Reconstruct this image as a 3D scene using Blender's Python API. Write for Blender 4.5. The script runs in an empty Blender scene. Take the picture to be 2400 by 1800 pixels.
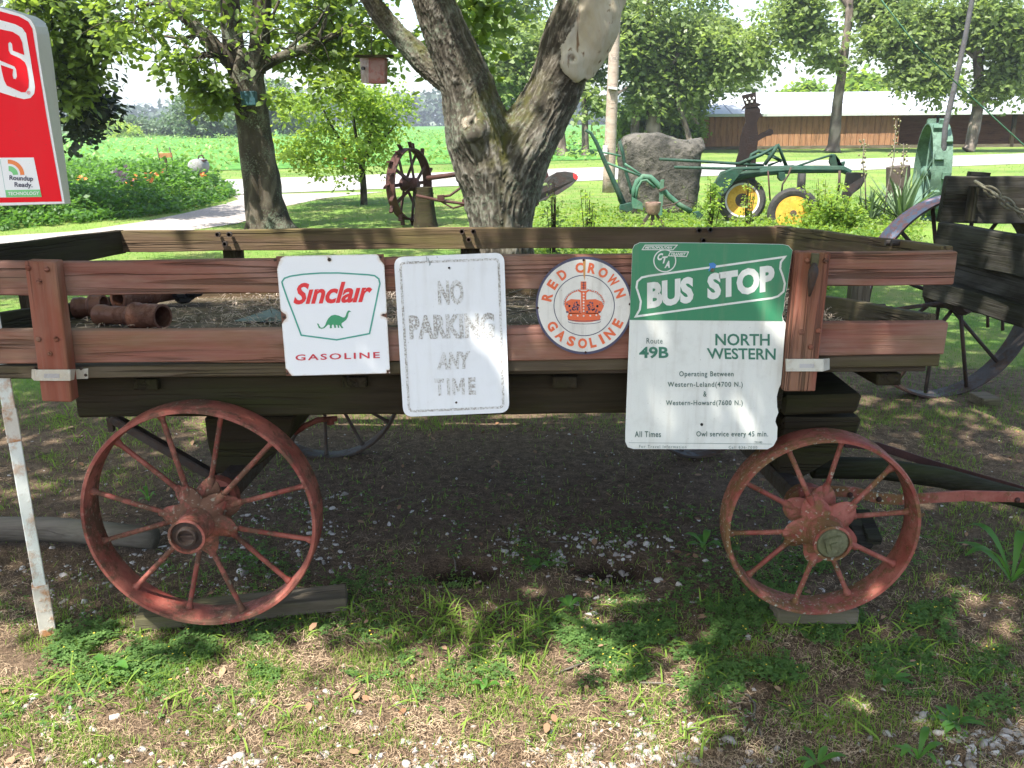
import bpy, bmesh, math, random
import numpy as np
from mathutils import Vector, Matrix
random.seed(7); RNG = np.random.default_rng(7)
SC = bpy.context.scene
# ---------------------------------------------------------------- camera, sky, sun, exposure
F = 2100.0; PITCH = math.radians(16.3); ROLL = 0.009; CAM = np.array([0.0, 0.0, 1.5])
_f = np.array([0, math.cos(PITCH), -math.sin(PITCH)])
_u0 = np.array([0, math.sin(PITCH), math.cos(PITCH)]); _x = np.array([1.0, 0, 0])
_r = math.cos(ROLL)*_x - math.sin(ROLL)*_u0; _u = math.cos(ROLL)*_u0 + math.sin(ROLL)*_x
cam = bpy.data.cameras.new('camera'); camo = bpy.data.objects.new('camera', cam); SC.collection.objects.link(camo)
cam.sensor_width = 36; cam.lens = F/2400*36; cam.clip_start = 0.05; cam.clip_end = 3000
m = Matrix.Identity(4)
for i in range(3):
    m[i][0] = _r[i]; m[i][1] = _u[i]; m[i][2] = -_f[i]; m[i][3] = CAM[i]
camo.matrix_world = m; SC.camera = camo
SUN = Vector((-0.33, -0.45, 1.0)).normalized()
SUNH = np.array([0.33, 0.45])            # shadow offset per metre of height
elev = math.asin(SUN.z); azim = math.atan2(SUN.x, SUN.y)
w = bpy.data.worlds.new('World'); SC.world = w; w.use_nodes = True
nt = w.node_tree; nt.nodes.clear()
sky = nt.nodes.new('ShaderNodeTexSky'); sky.sky_type = 'NISHITA'; sky.sun_disc = False
sky.sun_elevation = elev; sky.sun_rotation = azim; sky.air_density = 1.0; sky.dust_density = 2.2; sky.ozone_density = 0.3
bg = nt.nodes.new('ShaderNodeBackground'); bg.inputs[1].default_value = 0.15
wo = nt.nodes.new('ShaderNodeOutputWorld')
nt.links.new(sky.outputs[0], bg.inputs[0]); nt.links.new(bg.outputs[0], wo.inputs[0])
sl = bpy.data.lights.new('sun', 'SUN'); sl.energy = 4.7; sl.angle = math.radians(0.53); sl.color = (1.0, 0.955, 0.88)
so = bpy.data.objects.new('sun', sl); SC.collection.objects.link(so)
so.rotation_euler = SUN.to_track_quat('Z', 'Y').to_euler(); so.location = (0, -5, 12)
vs = SC.view_settings; vs.view_transform = 'Standard'; vs.look = 'None'; vs.gamma = 1.0; vs.use_curve_mapping = False
vs.exposure = 1.6
SC.cycles.max_bounces = 6; SC.cycles.transparent_max_bounces = 6
SC.cycles.use_denoising = True
# ---------------------------------------------------------------- pixel <-> place
def dirv(px, py):
    return _f + (px-1200)/F*_r - (py-900)/F*_u
def P(px, py, Y):
    d = dirv(px, py); return Vector(CAM + d*(Y/d[1]))
def G(px, py, z=0.0):
    d = dirv(px, py); return Vector(CAM + d*((z-CAM[2])/d[2]))
def proj(A):
    A = np.asarray(A) - CAM; dd = A@_f
    return 1200 + (A@_r)/dd*F, 900 - (A@_u)/dd*F
def R(a): return math.radians(a)
# ---------------------------------------------------------------- noise
_perm = np.random.default_rng(3).random(65536).astype(np.float32)
def vn(p):
    p = np.asarray(p, np.float64); i = np.floor(p).astype(np.int64); f = p-i; f = f*f*(3-2*f)
    def h(a, b, c): return _perm[(a*73856093 ^ b*19349663 ^ c*83492791) & 65535]
    x, y, z = i[:, 0], i[:, 1], i[:, 2]; fx, fy, fz = f[:, 0], f[:, 1], f[:, 2]
    def L(a, b, t): return a+(b-a)*t
    return L(L(L(h(x, y, z), h(x+1, y, z), fx), L(h(x, y+1, z), h(x+1, y+1, z), fx), fy),
             L(L(h(x, y, z+1), h(x+1, y, z+1), fx), L(h(x, y+1, z+1), h(x+1, y+1, z+1), fx), fy), fz)*2-1
def fbm(p, o=4):
    p = np.asarray(p, np.float64); s = 0; a = 1; t = 0
    for k in range(o): s = s+a*vn(p*2**k+17.3*k); t += a; a *= .5
    return s/t
def sst(a, b, x):
    t = np.clip((x-a)/(b-a), 0, 1); return t*t*(3-2*t)
# ---------------------------------------------------------------- objects
COL = SC.collection
def link(o, parent=None):
    COL.objects.link(o)
    if parent is not None: o.parent = parent
    return o
def tag(o, label=None, cat=None, group=None, kind=None):
    if label: o['label'] = label
    if cat: o['category'] = cat
    if group: o['group'] = group
    if kind: o['kind'] = kind
    return o
def empty(name, loc, label, cat, group=None):
    o = bpy.data.objects.new(name, None); o.empty_display_size = .2; link(o); o.location = loc
    bpy.context.view_layer.update() if False else None
    o.matrix_world = Matrix.Translation(Vector(loc))
    return tag(o, label, cat, group)
def meshobj(name, V, Fc, mat, parent=None, smooth=False, attrs=None, origin=None, mats=None, midx=None):
    """V world-space verts; origin = parent's world location (children are stored relative to it)"""
    me = bpy.data.meshes.new(name); V = np.asarray(V, np.float32)
    off = np.zeros(3)
    if origin is not None: off = np.array(origin, np.float32)
    elif parent is not None: off = np.array(world_loc(parent), np.float32)
    V = V-off
    if isinstance(Fc, np.ndarray) and Fc.ndim == 2:
        n, k = Fc.shape
        me.vertices.add(len(V)); me.vertices.foreach_set('co', V.ravel())
        me.loops.add(n*k); me.loops.foreach_set('vertex_index', Fc.astype(np.int32).ravel())
        me.polygons.add(n); me.polygons.foreach_set('loop_start', np.arange(0, n*k, k, dtype=np.int32))
        me.polygons.foreach_set('loop_total', np.full(n, k, np.int32)); me.update(calc_edges=True)
    else:
        me.from_pydata([tuple(map(float, v)) for v in V], [], [tuple(map(int, f)) for f in Fc]); me.update()
    if smooth: me.polygons.foreach_set('use_smooth', np.ones(len(me.polygons), bool))
    for m_ in (mats or [mat]): me.materials.append(m_)
    if midx is not None: me.polygons.foreach_set('material_index', np.asarray(midx, np.int32))
    if attrs:
        for k, (dom, val) in attrs.items():
            a = me.attributes.new(k, 'FLOAT', dom); a.data.foreach_set('value', np.asarray(val, np.float32))
    o = bpy.data.objects.new(name, me); link(o, parent)
    if parent is None and origin is not None: o.location = origin
    return o
WL = {}
def world_loc(o):
    l = Vector((0, 0, 0))
    while o is not None: l = l+o.location; o = o.parent
    return l
def frame(axis, up=(0, 0, 1)):
    z = Vector(axis).normalized(); u = Vector(up)
    if abs(z.dot(u.normalized())) > .98: u = Vector((0, 1, 0)) if abs(z.y) < .9 else Vector((1, 0, 0))
    x = u.cross(z).normalized(); y = z.cross(x); return x, y, z
class MB:
    def __init__(s): s.v = []; s.f = []; s.m = []; s.mi = 0
    def add(s, V, Fc):
        b = len(s.v); s.v += [tuple(v) for v in V]; s.f += [tuple(i+b for i in f) for f in Fc]; s.m += [s.mi]*len(Fc); return s
    def obox(s, c, ax, ay, az, hx, hy, hz):
        c = Vector(c); V = [c+ax*(hx*i)+ay*(hy*j)+az*(hz*k) for i in (-1, 1) for j in (-1, 1) for k in (-1, 1)]
        return s.add(V, [(0, 1, 3, 2), (4, 6, 7, 5), (0, 4, 5, 1), (2, 3, 7, 6), (0, 2, 6, 4), (1, 5, 7, 3)])
    def box(s, c, hx, hy, hz, rz=0, rx=0, ry=0):
        Rm = Matrix.Rotation(rz, 3, 'Z')@Matrix.Rotation(ry, 3, 'Y')@Matrix.Rotation(rx, 3, 'X')
        return s.obox(c, Rm@Vector((1, 0, 0)), Rm@Vector((0, 1, 0)), Rm@Vector((0, 0, 1)), hx, hy, hz)
    def bar(s, p0, p1, w, h, up=(0, 0, 1)):
        p0 = Vector(p0); p1 = Vector(p1); x, y, z = frame(p1-p0, up)
        return s.obox((p0+p1)/2, x, y, z, w/2, h/2, (p1-p0).length/2)
    def tube(s, pts, rad, n=8, cap=True):
        pts = [Vector(p) for p in pts]
        if not hasattr(rad, '__len__'): rad = [rad]*len(pts)
        V = []; prev = None
        for i, p in enumerate(pts):
            t = (pts[min(i+1, len(pts)-1)]-pts[max(i-1, 0)]).normalized()
            if prev is None: x, y, z = frame(t)
            else:
                x = prev-t*prev.dot(t); x.normalize(); y = t.cross(x)
            prev = x
            for k in range(n):
                a = 2*math.pi*k/n; V.append(p+(x*math.cos(a)+y*math.sin(a))*rad[i])
        Fc = [(i*n+k, i*n+(k+1) % n, (i+1)*n+(k+1) % n, (i+1)*n+k) for i in range(len(pts)-1) for k in range(n)]
        if cap: Fc += [tuple(range(n-1, -1, -1)), tuple(range((len(pts)-1)*n, len(pts)*n))]
        return s.add(V, Fc)
    def cyl(s, p0, p1, r0, r1=None, n=12): return s.tube([p0, p1], [r0, r0 if r1 is None else r1], n)
    def lathe(s, c, axis, prof, n=24, close=False, rfun=None):
        c = Vector(c); x, y, z = frame(axis); V = []
        for (r, h) in prof:
            for k in range(n):
                a = 2*math.pi*k/n; rr = r if rfun is None else rfun(a, r, h)
                V.append(c+z*h+(x*math.cos(a)+y*math.sin(a))*rr)
        m_ = len(prof); rng = m_ if close else m_-1
        Fc = [(i*n+k, i*n+(k+1) % n, ((i+1) % m_)*n+(k+1) % n, ((i+1) % m_)*n+k) for i in range(rng) for k in range(n)]
        if not close:
            if prof[0][0] > 1e-4: Fc.append(tuple(range(n-1, -1, -1)))
            if prof[-1][0] > 1e-4: Fc.append(tuple(range((m_-1)*n, m_*n)))
        return s.add(V, Fc)
    def sphere(s, c, r, n=10, m_=6, sc=(1, 1, 1)):
        prof = [(max(1e-5, r*math.sin(math.pi*i/m_)), -r*math.cos(math.pi*i/m_)) for i in range(m_+1)]
        b = len(s.v); s.lathe((0, 0, 0), (0, 0, 1), prof, n)
        s.v[b:] = [(v[0]*sc[0]+c[0], v[1]*sc[1]+c[1], v[2]*sc[2]+c[2]) for v in s.v[b:]]; return s
    def prism(s, front, back):
        n = len(front); Fc = [tuple(range(n)), tuple(range(2*n-1, n-1, -1))]
        Fc += [(i, i+n, (i+1) % n+n, (i+1) % n) for i in range(n)]
        return s.add(list(front)+list(back), Fc)
    def build(s, name, mat, parent=None, smooth=False, bevel=0, origin=None, auto=False, mats=None):
        o = meshobj(name, np.array([tuple(v) for v in s.v]), s.f, mat, parent, smooth or auto, origin=origin, mats=mats, midx=s.m if mats else None)
        bm = bmesh.new(); bm.from_mesh(o.data); bmesh.ops.recalc_face_normals(bm, faces=bm.faces); 
        if bevel: bmesh.ops.bevel(bm, geom=list(bm.edges), offset=bevel, segments=1, affect='EDGES', clamp_overlap=True)
        bm.to_mesh(o.data); bm.free()
        if auto:
            try: o.data.set_sharp_from_angle(angle=math.radians(38))
            except Exception: pass
        return o
# ---------------------------------------------------------------- material helpers
class Mt:
    def __init__(s, name, rough=.8, metal=0.0, spec=.5):
        s.m = bpy.data.materials.new(name); s.m.use_nodes = True; s.nt = s.m.node_tree
        s.b = s.nt.nodes['Principled BSDF']; s.b.inputs['Roughness'].default_value = rough
        s.b.inputs['Metallic'].default_value = metal; s.b.inputs['Specular IOR Level'].default_value = spec
    def n(s, t, **kw):
        x = s.nt.nodes.new(t)
        for k, v in kw.items(): setattr(x, k, v)
        return x
    def L(s, a, b): s.nt.links.new(a, b)
    def co(s, scale=(1, 1, 1), kind='Object', rnd=0.0, rot=(0, 0, 0)):
        if kind == 'World': o = s.n('ShaderNodeNewGeometry').outputs['Position']
        else: o = s.n('ShaderNodeTexCoord').outputs[kind]
        mp = s.n('ShaderNodeMapping'); s.L(o, mp.inputs[0]); mp.inputs['Scale'].default_value = scale; mp.inputs['Rotation'].default_value = rot
        if rnd:
            oi = s.n('ShaderNodeObjectInfo'); mu = s.n('ShaderNodeMath', operation='MULTIPLY'); s.L(oi.outputs['Random'], mu.inputs[0]); mu.inputs[1].default_value = rnd
            s.L(mu.outputs[0], mp.inputs['Location'])
        return mp.outputs[0]
    def noise(s, vec, scale=1, detail=4, rough=.6, dist=0.0):
        x = s.n('ShaderNodeTexNoise'); s.L(vec, x.inputs['Vector']); x.inputs['Scale'].default_value = scale
        x.inputs['Detail'].default_value = detail; x.inputs['Roughness'].default_value = rough; x.inputs['Distortion'].default_value = dist
        return x.outputs['Fac']
    def voro(s, vec, scale=1, feature='F1', out='Distance'):
        x = s.n('ShaderNodeTexVoronoi', feature=feature); s.L(vec, x.inputs['Vector']); x.inputs['Scale'].default_value = scale; return x.outputs[out]
    def ramp(s, fac, stops):
        x = s.n('ShaderNodeValToRGB'); s.L(fac, x.inputs[0]); e = x.color_ramp.elements
        while len(e) < len(stops): e.new(.5)
        for el, (p, c) in zip(e, stops):
            el.position = p; el.color = (c, c, c, 1) if not hasattr(c, '__len__') else (*c, 1)
        return x.outputs[0]
    def mix(s, fac, a, b, mode='MIX'):
        x = s.n('ShaderNodeMix', data_type='RGBA', blend_type=mode)
        for v, i in ((fac, 0), (a, 6), (b, 7)):
            if hasattr(v, 'links') or hasattr(v, 'is_linked'): s.L(v, x.inputs[i])
            elif i == 0: x.inputs[0].default_value = v
            else: x.inputs[i].default_value = (*v, 1)
        return x.outputs[2]
    def math(s, op, a, b=0.0, clamp=False):
        x = s.n('ShaderNodeMath', operation=op, use_clamp=clamp)
        for i, v in enumerate((a, b)):
            if hasattr(v, 'is_linked'): s.L(v, x.inputs[i])
            else: x.inputs[i].default_value = v
        return x.outputs[0]
    def attr(s, name): return s.n('ShaderNodeAttribute', attribute_name=name).outputs['Fac']
    def col(s, c):
        if hasattr(c, 'is_linked'): s.L(c, s.b.inputs['Base Color'])
        else: s.b.inputs['Base Color'].default_value = (*c, 1)
        return s
    def rough(s, c): s.L(c, s.b.inputs['Roughness']); return s
    def bump(s, h, strength=.5, dist=.01):
        x = s.n('ShaderNodeBump'); s.L(h, x.inputs['Height']); x.inputs['Strength'].default_value = strength; x.inputs['Distance'].default_value = dist
        s.L(x.outputs[0], s.b.inputs['Normal']); return s
    def translucent(s, color, fac=.4):
        t = s.n('ShaderNodeBsdfTranslucent'); mx = s.n('ShaderNodeMixShader'); mx.inputs[0].default_value = fac
        if hasattr(color, 'is_linked'): s.L(color, t.inputs[0])
        else: t.inputs[0].default_value = (*color, 1)
        out = s.nt.nodes['Material Output']; s.L(s.b.outputs[0], mx.inputs[1]); s.L(t.outputs[0], mx.inputs[2]); s.L(mx.outputs[0], out.inputs[0]); return s

def wood_mat(name, a, b, gray=(.3, .28, .25), wear=.4, green=.0, greencol=(.10, .12, .03), crack=.6, dirt=.35):
    s = Mt(name, .9, spec=.12)
    g = s.noise(s.co((1.3, 26, 26), rnd=31), 1, 6, .65, .4)
    fine = s.noise(s.co((5, 160, 160), rnd=31), 1, 3, .6)
    pt = s.noise(s.co((2.2, 7, 7), rnd=17), 1, 4, .6, .5)
    c = s.mix(s.ramp(g, [(.32, 0.0), (.68, 1.0)]), a, b)
    c = s.mix(s.math('MULTIPLY', s.ramp(pt, [(.42, 0.0), (.7, 1.0)]), wear), c, gray)
    c = s.mix(s.math('MULTIPLY', s.ramp(fine, [(.45, 0.0), (.75, 1.0)]), .25), c, gray)
    dk = s.noise(s.co((1.4, 5, 5), rnd=47), 1, 5, .7)
    c = s.mix(s.math('MULTIPLY', s.ramp(dk, [(.5, 0.0), (.72, 1.0)]), dirt), c, (.035, .028, .018))
    if green:
        gn = s.noise(s.co((1.6, 9, 9), rnd=9), 1, 5, .65)
        c = s.mix(s.math('MULTIPLY', s.ramp(gn, [(.45, 0.0), (.68, 1.0)]), green), c, greencol)
    cr = s.noise(s.co((1.1, 42, 42), rnd=77), 1, 2, .5, .25)
    cr = s.ramp(cr, [(.455, 0.0), (.49, 1.0), (.51, 1.0), (.545, 0.0)])
    cm = s.math('MULTIPLY', cr, s.ramp(s.noise(s.co((.9, 8, 8), rnd=5), 1, 2), [(.45, 0.0), (.6, 1.0)]))
    c = s.mix(s.math('MULTIPLY', cm, crack), c, (.03, .022, .016))
    s.col(c); h = s.math('SUBTRACT', s.math('MULTIPLY', g, .5), s.math('MULTIPLY', cm, .8)); h = s.math('ADD', h, s.math('MULTIPLY', fine, .25))
    s.bump(h, .8, .009); return s.m
def paint_mat(name, a, b, rust=(.10, .045, .022), rustamt=.5, lichen=0.0, rough=.62, sc=1.0, lc=(.42, .45, .36)):
    s = Mt(name, rough, spec=.35)
    n1 = s.noise(s.co((9*sc,)*3), 1, 5, .65, .3); n2 = s.noise(s.co((28*sc,)*3), 1, 6, .7); n3 = s.noise(s.co((4*sc,)*3), 1, 4, .6)
    c = s.mix(s.ramp(n1, [(.35, 0.0), (.68, 1.0)]), a, b)
    rm = s.ramp(s.math('ADD', s.math('MULTIPLY', n2, .55), s.math('MULTIPLY', n3, .5)), [(.50, 0.0), (.585, 1.0)])
    c = s.mix(s.math('MULTIPLY', rm, rustamt), c, rust)
    if lichen:
        v = s.ramp(s.noise(s.co((75*sc,)*3), 1, 3, .6), [(.60, 0.0), (.66, 1.0)]); v = s.math('MULTIPLY', v, s.ramp(n3, [(.42, 0.0), (.62, 1.0)]))
        c = s.mix(s.math('MULTIPLY', v, lichen), c, lc)
    s.col(c); s.bump(s.math('ADD', n2, s.math('MULTIPLY', rm, .6)), .6, .004); s.rough(s.ramp(rm, [(0, rough), (1, .92)])); return s.m
def leaf_mat(name, dark, light, trans, fac=.42, rough=.5, var='var'):
    s = Mt(name, rough, spec=.35); v = s.attr(var); c = s.mix(v, dark, light); s.col(c)
    s.translucent(s.mix(v, trans, tuple(min(1, x*1.5) for x in trans)), fac); return s.m
# ---------------------------------------------------------------- materials
RED_WOOD = wood_mat('red_stained_wood', (.18, .066, .047), (.28, .128, .095), (.31, .21, .17), .7, green=.35, greencol=(.12, .11, .03))
POST_WOOD = wood_mat('red_post_wood', (.19, .058, .036), (.27, .10, .065), (.27, .18, .13), .5, green=.35, greencol=(.13, .11, .03), crack=.7)
GRAY_WOOD = wood_mat('gray_weathered_wood', (.065, .048, .032), (.12, .09, .062), (.15, .13, .09), .4, green=.55, greencol=(.065, .062, .014))
RAIL_WOOD = wood_mat('algae_brown_wood', (.085, .052, .034), (.145, .095, .06), (.15, .12, .07), .4, green=.5, greencol=(.085, .085, .018))
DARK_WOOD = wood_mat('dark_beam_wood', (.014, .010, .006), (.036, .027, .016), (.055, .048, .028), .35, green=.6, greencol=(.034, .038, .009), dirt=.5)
BLACK_WOOD = wood_mat('black_mossy_wood', (.009, .008, .006), (.022, .019, .015), (.10, .095, .085), .3, green=.5, greencol=(.035, .045, .01), dirt=.6)
DECK_WOOD = wood_mat('deck_wood', (.06, .045, .033), (.11, .085, .062), (.14, .12, .10), .4, green=.2)
PALE_WOOD = wood_mat('pale_block_wood', (.085, .066, .045), (.15, .122, .088), (.20, .175, .135), .5, green=.7, greencol=(.07, .075, .025), dirt=.7)
LOG_WOOD = wood_mat('gray_log_wood', (.075, .064, .052), (.15, .13, .108), (.23, .205, .175), .5, green=.15)
RED_METAL = paint_mat('red_wheel_paint', (.18, .034, .026), (.32, .11, .08), rust=(.10, .055, .034), rustamt=.9, lichen=.3)
RED_METAL2 = paint_mat('faded_red_wheel_paint', (.19, .036, .026), (.31, .11, .08), rust=(.13, .08, .028), rustamt=.85, lichen=.8, sc=1.3)
RUST_IRON = paint_mat('rusty_iron', (.032, .010, .008), (.055, .018, .013), rust=(.05, .022, .015), rustamt=.7)
DARK_IRON = paint_mat('dark_iron', (.035, .028, .024), (.06, .045, .038), rust=(.09, .045, .025), rustamt=.4)
GREEN_METAL = paint_mat('green_machine_paint', (.008, .036, .022), (.014, .055, .035), rust=(.04, .05, .035), rustamt=.45)
GREEN_LIGHT = paint_mat('faded_green_paint', (.035, .11, .065), (.06, .15, .095), rust=(.10, .13, .09), rustamt=.4)
YELLOW_METAL = paint_mat('yellow_rim_paint', (.46, .25, .02), (.54, .33, .05), rust=(.25, .13, .03), rustamt=.35)
GALV = paint_mat('pale_painted_strap', (.52, .50, .42), (.60, .58, .50), rust=(.35, .22, .10), rustamt=.3, rough=.5)
POSTWHITE = paint_mat('white_post_paint', (.66, .68, .62), (.74, .76, .70), rust=(.50, .22, .06), rustamt=.55, rough=.45, sc=.8)
RUBBER = paint_mat('black_rubber', (.018, .018, .018), (.035, .035, .033), rust=(.07, .065, .055), rustamt=.35, rough=.8)
CLAY = paint_mat('brown_clay', (.10, .038, .022), (.16, .065, .038), rust=(.08, .03, .02), rustamt=.5, rough=.5)
BLUERED = paint_mat('blue_red_flaked_paint', (.42, .17, .15), (.46, .24, .22), rust=(.24, .30, .42), rustamt=.95, rough=.5, sc=1.4)
WHITE_RING = paint_mat('gray_white_tyre_ring', (.42, .41, .40), (.50, .48, .47), rustamt=.2)
PLASTIC_BLACK = Mt('black_sheet', .35).col((.01, .01, .012)).m
SHINGLE = Mt('green_gray_sheet', .7).col((.10, .14, .13)).m
def flat(name, c, rough=.45, dirt=.12, spec=.5):
    s = Mt(name, rough, spec=spec); nn = s.noise(s.co((14, 14, 14)), 1, 6, .7)
    c2 = s.mix(s.math('MULTIPLY', s.ramp(nn, [(.5, 0.0), (.75, 1.0)]), dirt), c, (.25, .22, .17)); c2 = s.mix(s.math('MULTIPLY', s.ramp(s.noise(s.co((38, 38, 3)), 1, 4, .6), [(.52, 0.0), (.72, 1.0)]), dirt*1.1), c2, (.30, .26, .19))
    sp = s.ramp(s.noise(s.co((170, 170, 170)), 1, 2, .5), [(.70, 0.0), (.74, 1.0)])
    c2 = s.mix(s.math('MULTIPLY', sp, .35), c2, (.12, .09, .06)); s.col(c2); return s.m
def enamel(name, c):
    """white porcelain: rust only at chips near its edges (edge attribute)"""
    s = Mt(name, .28, spec=.5); e = s.attr('edge'); nn = s.noise(s.co((45, 45, 45)), 1, 5, .7)
    k = s.ramp(s.math('ADD', e, s.math('MULTIPLY', nn, .6)), [(.92, 0.0), (1.0, 1.0)])
    st = s.ramp(s.math('ADD', s.math('MULTIPLY', e, .8), s.math('MULTIPLY', nn, .7)), [(.56, 0.0), (.95, 1.0)])
    c2 = s.mix(s.math('MULTIPLY', st, .6), c, (.52, .36, .18)); c2 = s.mix(k, c2, (.14, .06, .04)); s.col(c2); return s.m
ENAMEL = enamel('white_enamel', (.80, .82, .84))
SIGNWHITE = flat('white_sheet_sign', (.76, .78, .80), dirt=.10)
BUSWHITE = flat('dull_white_sign', (.68, .69, .64), dirt=.22)
BUSGREEN = flat('green_sign_paint', (.035, .21, .10), dirt=.12)
INKGREEN = flat('dark_green_ink', (.04, .17, .11), dirt=.1)
INKDARK = flat('dark_ink', (.06, .12, .10), dirt=.1)
INKRED = flat('red_ink', (.72, .03, .035), dirt=.02)
INKRED2 = flat('crimson_ink', (.55, .04, .06), dirt=.05)
INKTEAL = flat('teal_ink', (.06, .34, .26), dirt=.05)
DINOGREEN = flat('emblem_green', (.045, .30, .14), dirt=.02)
ORANGE = flat('orange_ink', (.72, .14, .05), dirt=.08)
NAVY = flat('navy_ink', (.06, .06, .11), dirt=.1)
CREAM = flat('aged_white_enamel', (.70, .68, .62), dirt=.30, rough=.3)
BLUEPAINT = flat('blue_smear', (.05, .2, .5))
SIGNRED = flat('bright_red_panel', (.80, .006, .016), dirt=.02, rough=.55, spec=.2)
SIGNW2 = flat('white_panel_print', (.80, .80, .79), dirt=.03)
SIGNSIDE = flat('beige_box_side', (.46, .42, .36), dirt=.15)
LGREEN = flat('light_green_print', (.18, .55, .20), dirt=.0)
LORANGE = flat('orange_print', (.80, .22, .05), dirt=.0)
INKBLACK = flat('black_print', (.05, .05, .09), dirt=.0)
def speckle():
    s = Mt('worn_gray_lettering', .6); nn = s.noise(s.co((230, 230, 230)), 1, 3, .6); big = s.noise(s.co((12, 12, 12)), 1, 3, .6)
    k = s.ramp(s.math('ADD', s.math('MULTIPLY', nn, .75), s.math('MULTIPLY', big, .25)), [(.44, 0.0), (.53, 1.0)])
    s.col(s.mix(k, (.31, .29, .26), (.66, .665, .66))); return s.m
SPECK = speckle()
def rust_streak():
    s = Mt('rust_streak', .7); nn = s.noise(s.co((90, 90, 12)), 1, 3, .6); s.col(s.mix(nn, (.62, .35, .12), (.45, .20, .05))); return s.m
STREAK = rust_streak()

# ---------------------------------------------------------------- the hay wagon
wagon = empty('hay_wagon', (-.27, 3.2, 0.0), 'old flat farm wagon with red board sides and red iron wheels, hung with signs', 'wagon')
def board(name, p0, p1, h, t, mat, parent, up=(0, 0, 1), n=10, warp=.003, bev=.003, label=None, ragged=0.0):
    """board whose local X runs p0->p1 (centres), h along up, t across"""
    p0 = Vector(p0); p1 = Vector(p1); X = (p1-p0).normalized(); Z = Vector(up); Z = (Z-X*Z.dot(X)).normalized(); Yv = Z.cross(X)
    Ln = (p1-p0).length; V = []; Fc = []; sd = RNG.random()*50
    for i in range(n+1):
        u = i/n*Ln-Ln/2; wz = warp*math.sin(u*2.1+sd); wy = warp*math.sin(u*1.3+sd*2)
        rg = 0
        for (a, b) in ((-1, -1), (1, -1), (1, 1), (-1, 1)):
            e = 0 if 0 < i < n else ragged*(RNG.random()-.5)
            V.append((u+e, a*t/2+wy, b*h/2+wz+warp*.5*math.sin(u*9+sd*b)))
    for i in range(n):
        for k in range(4): Fc.append((4*i+k, 4*i+(k+1) % 4, 4*i+4+(k+1) % 4, 4*i+4+k))
    Fc += [(3, 2, 1, 0), (4*n, 4*n+1, 4*n+2, 4*n+3)]
    me = bpy.data.meshes.new(name); me.from_pydata(V, [], Fc); me.materials.append(mat)
    bm = bmesh.new(); bm.from_mesh(me); bmesh.ops.recalc_face_normals(bm, faces=bm.faces)
    if bev:
        eg = [e for e in bm.edges if e.calc_face_angle(0) > 1.0]
        bmesh.ops.bevel(bm, geom=eg, offset=bev, segments=1, affect='EDGES', clamp_overlap=True)
    bm.to_mesh(me); bm.free()
    o = bpy.data.objects.new(name, me); link(o, parent)
    M_ = Matrix((X, Yv, Z)).transposed().to_4x4(); M_.translation = (p0+p1)/2-(world_loc(parent) if parent else Vector((0, 0, 0))); o.matrix_local = M_
    if label: o['label'] = label
    return o
def pxboard(name, l, r, yt0, yb0, yt1, yb1, Y, t, mat, parent, dY=0, **k):
    a = P(l, yt0, Y); b = P(l, yb0, Y); c = P(r, yt1, Y+dY); d = P(r, yb1, Y+dY)
    return board(name, (a+b)/2+Vector((0, t/2, 0)), (c+d)/2+Vector((0, t/2, 0)), ((a-b).length+(c-d).length)/2, t, mat, parent, **k)
YF = 2.40; SL = -.060                      # near face of the side, slope of the bed toward the back
pxboard('side_rail', -330, 2240, 616, 694, 593, 668, YF, .036, RED_WOOD, wagon, n=30, ragged=.006)
pxboard('side_rail', -330, 2216, 782, 858, 758, 832, YF, .036, RED_WOOD, wagon, n=30, ragged=.006)
pxboard('sill', -330, 2204, 860, 890, 834, 860, YF+.012, .05, GRAY_WOOD, wagon, n=30)
def bolt(c, r, parent, mat, ax=(0, -1, 0)):
    b = MB().lathe(c, ax, [(r, 0), (r*.95, r*.3), (r*.7, r*.62), (r*.35, r*.78), (1e-4, r*.82)], 10); return b.build('bolt', mat, parent, smooth=True)
def stake(xt, xb, wpx, yt, yb, Yf, t, mat, bolts, parent):
    a = P(xt, yt, Yf); b = P(xt+wpx, yt, Yf); c = P(xb+wpx*.94, yb, Yf); d = P(xb, yb, Yf)
    top = (a+b)/2; bot = (c+d)/2; off = Vector((0, t/2, 0))
    o = board('stake', bot+off, top+off, ((a-b).length+(c-d).length)/2, t, mat, parent, up=(1, 0, 0), n=8, warp=.002, bev=.003)
    return o
# near stakes with round bolt heads
st1 = stake(54, 96, 74, 613, 942, 2.355, .044, POST_WOOD, None, wagon)
st2 = stake(1869, 1839, 79, 592, 918, 2.355, .044, POST_WOOD, None, wagon)
for (x, y) in ((66, 628), (110, 632), (92, 660), (90, 795), (132, 795), (117, 829), (1892, 611), (1935, 611), (1878, 778), (1918, 775), (1900, 813)):
    bolt(P(x, y, 2.355), .0075, wagon, POST_WOOD)
# dark peg pushed in the right stake
mb = MB(); a, b, c = P(1909, 618, 2.34), P(1906, 640, 2.325), P(1897, 694, 2.34); mb.tube([a, (a*.4+b*.6), b, (b+c)/2, c], [.006, .012, .013, .009, .003], 8)
mb.build('peg', DARK_IRON, wagon, smooth=True)
mb = MB(); mb.bar(P(1911, 594, 2.35), P(1908, 622, 2.35), .018, .012); mb.build('peg_slot_wood', PALE_WOOD, wagon)
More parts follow.
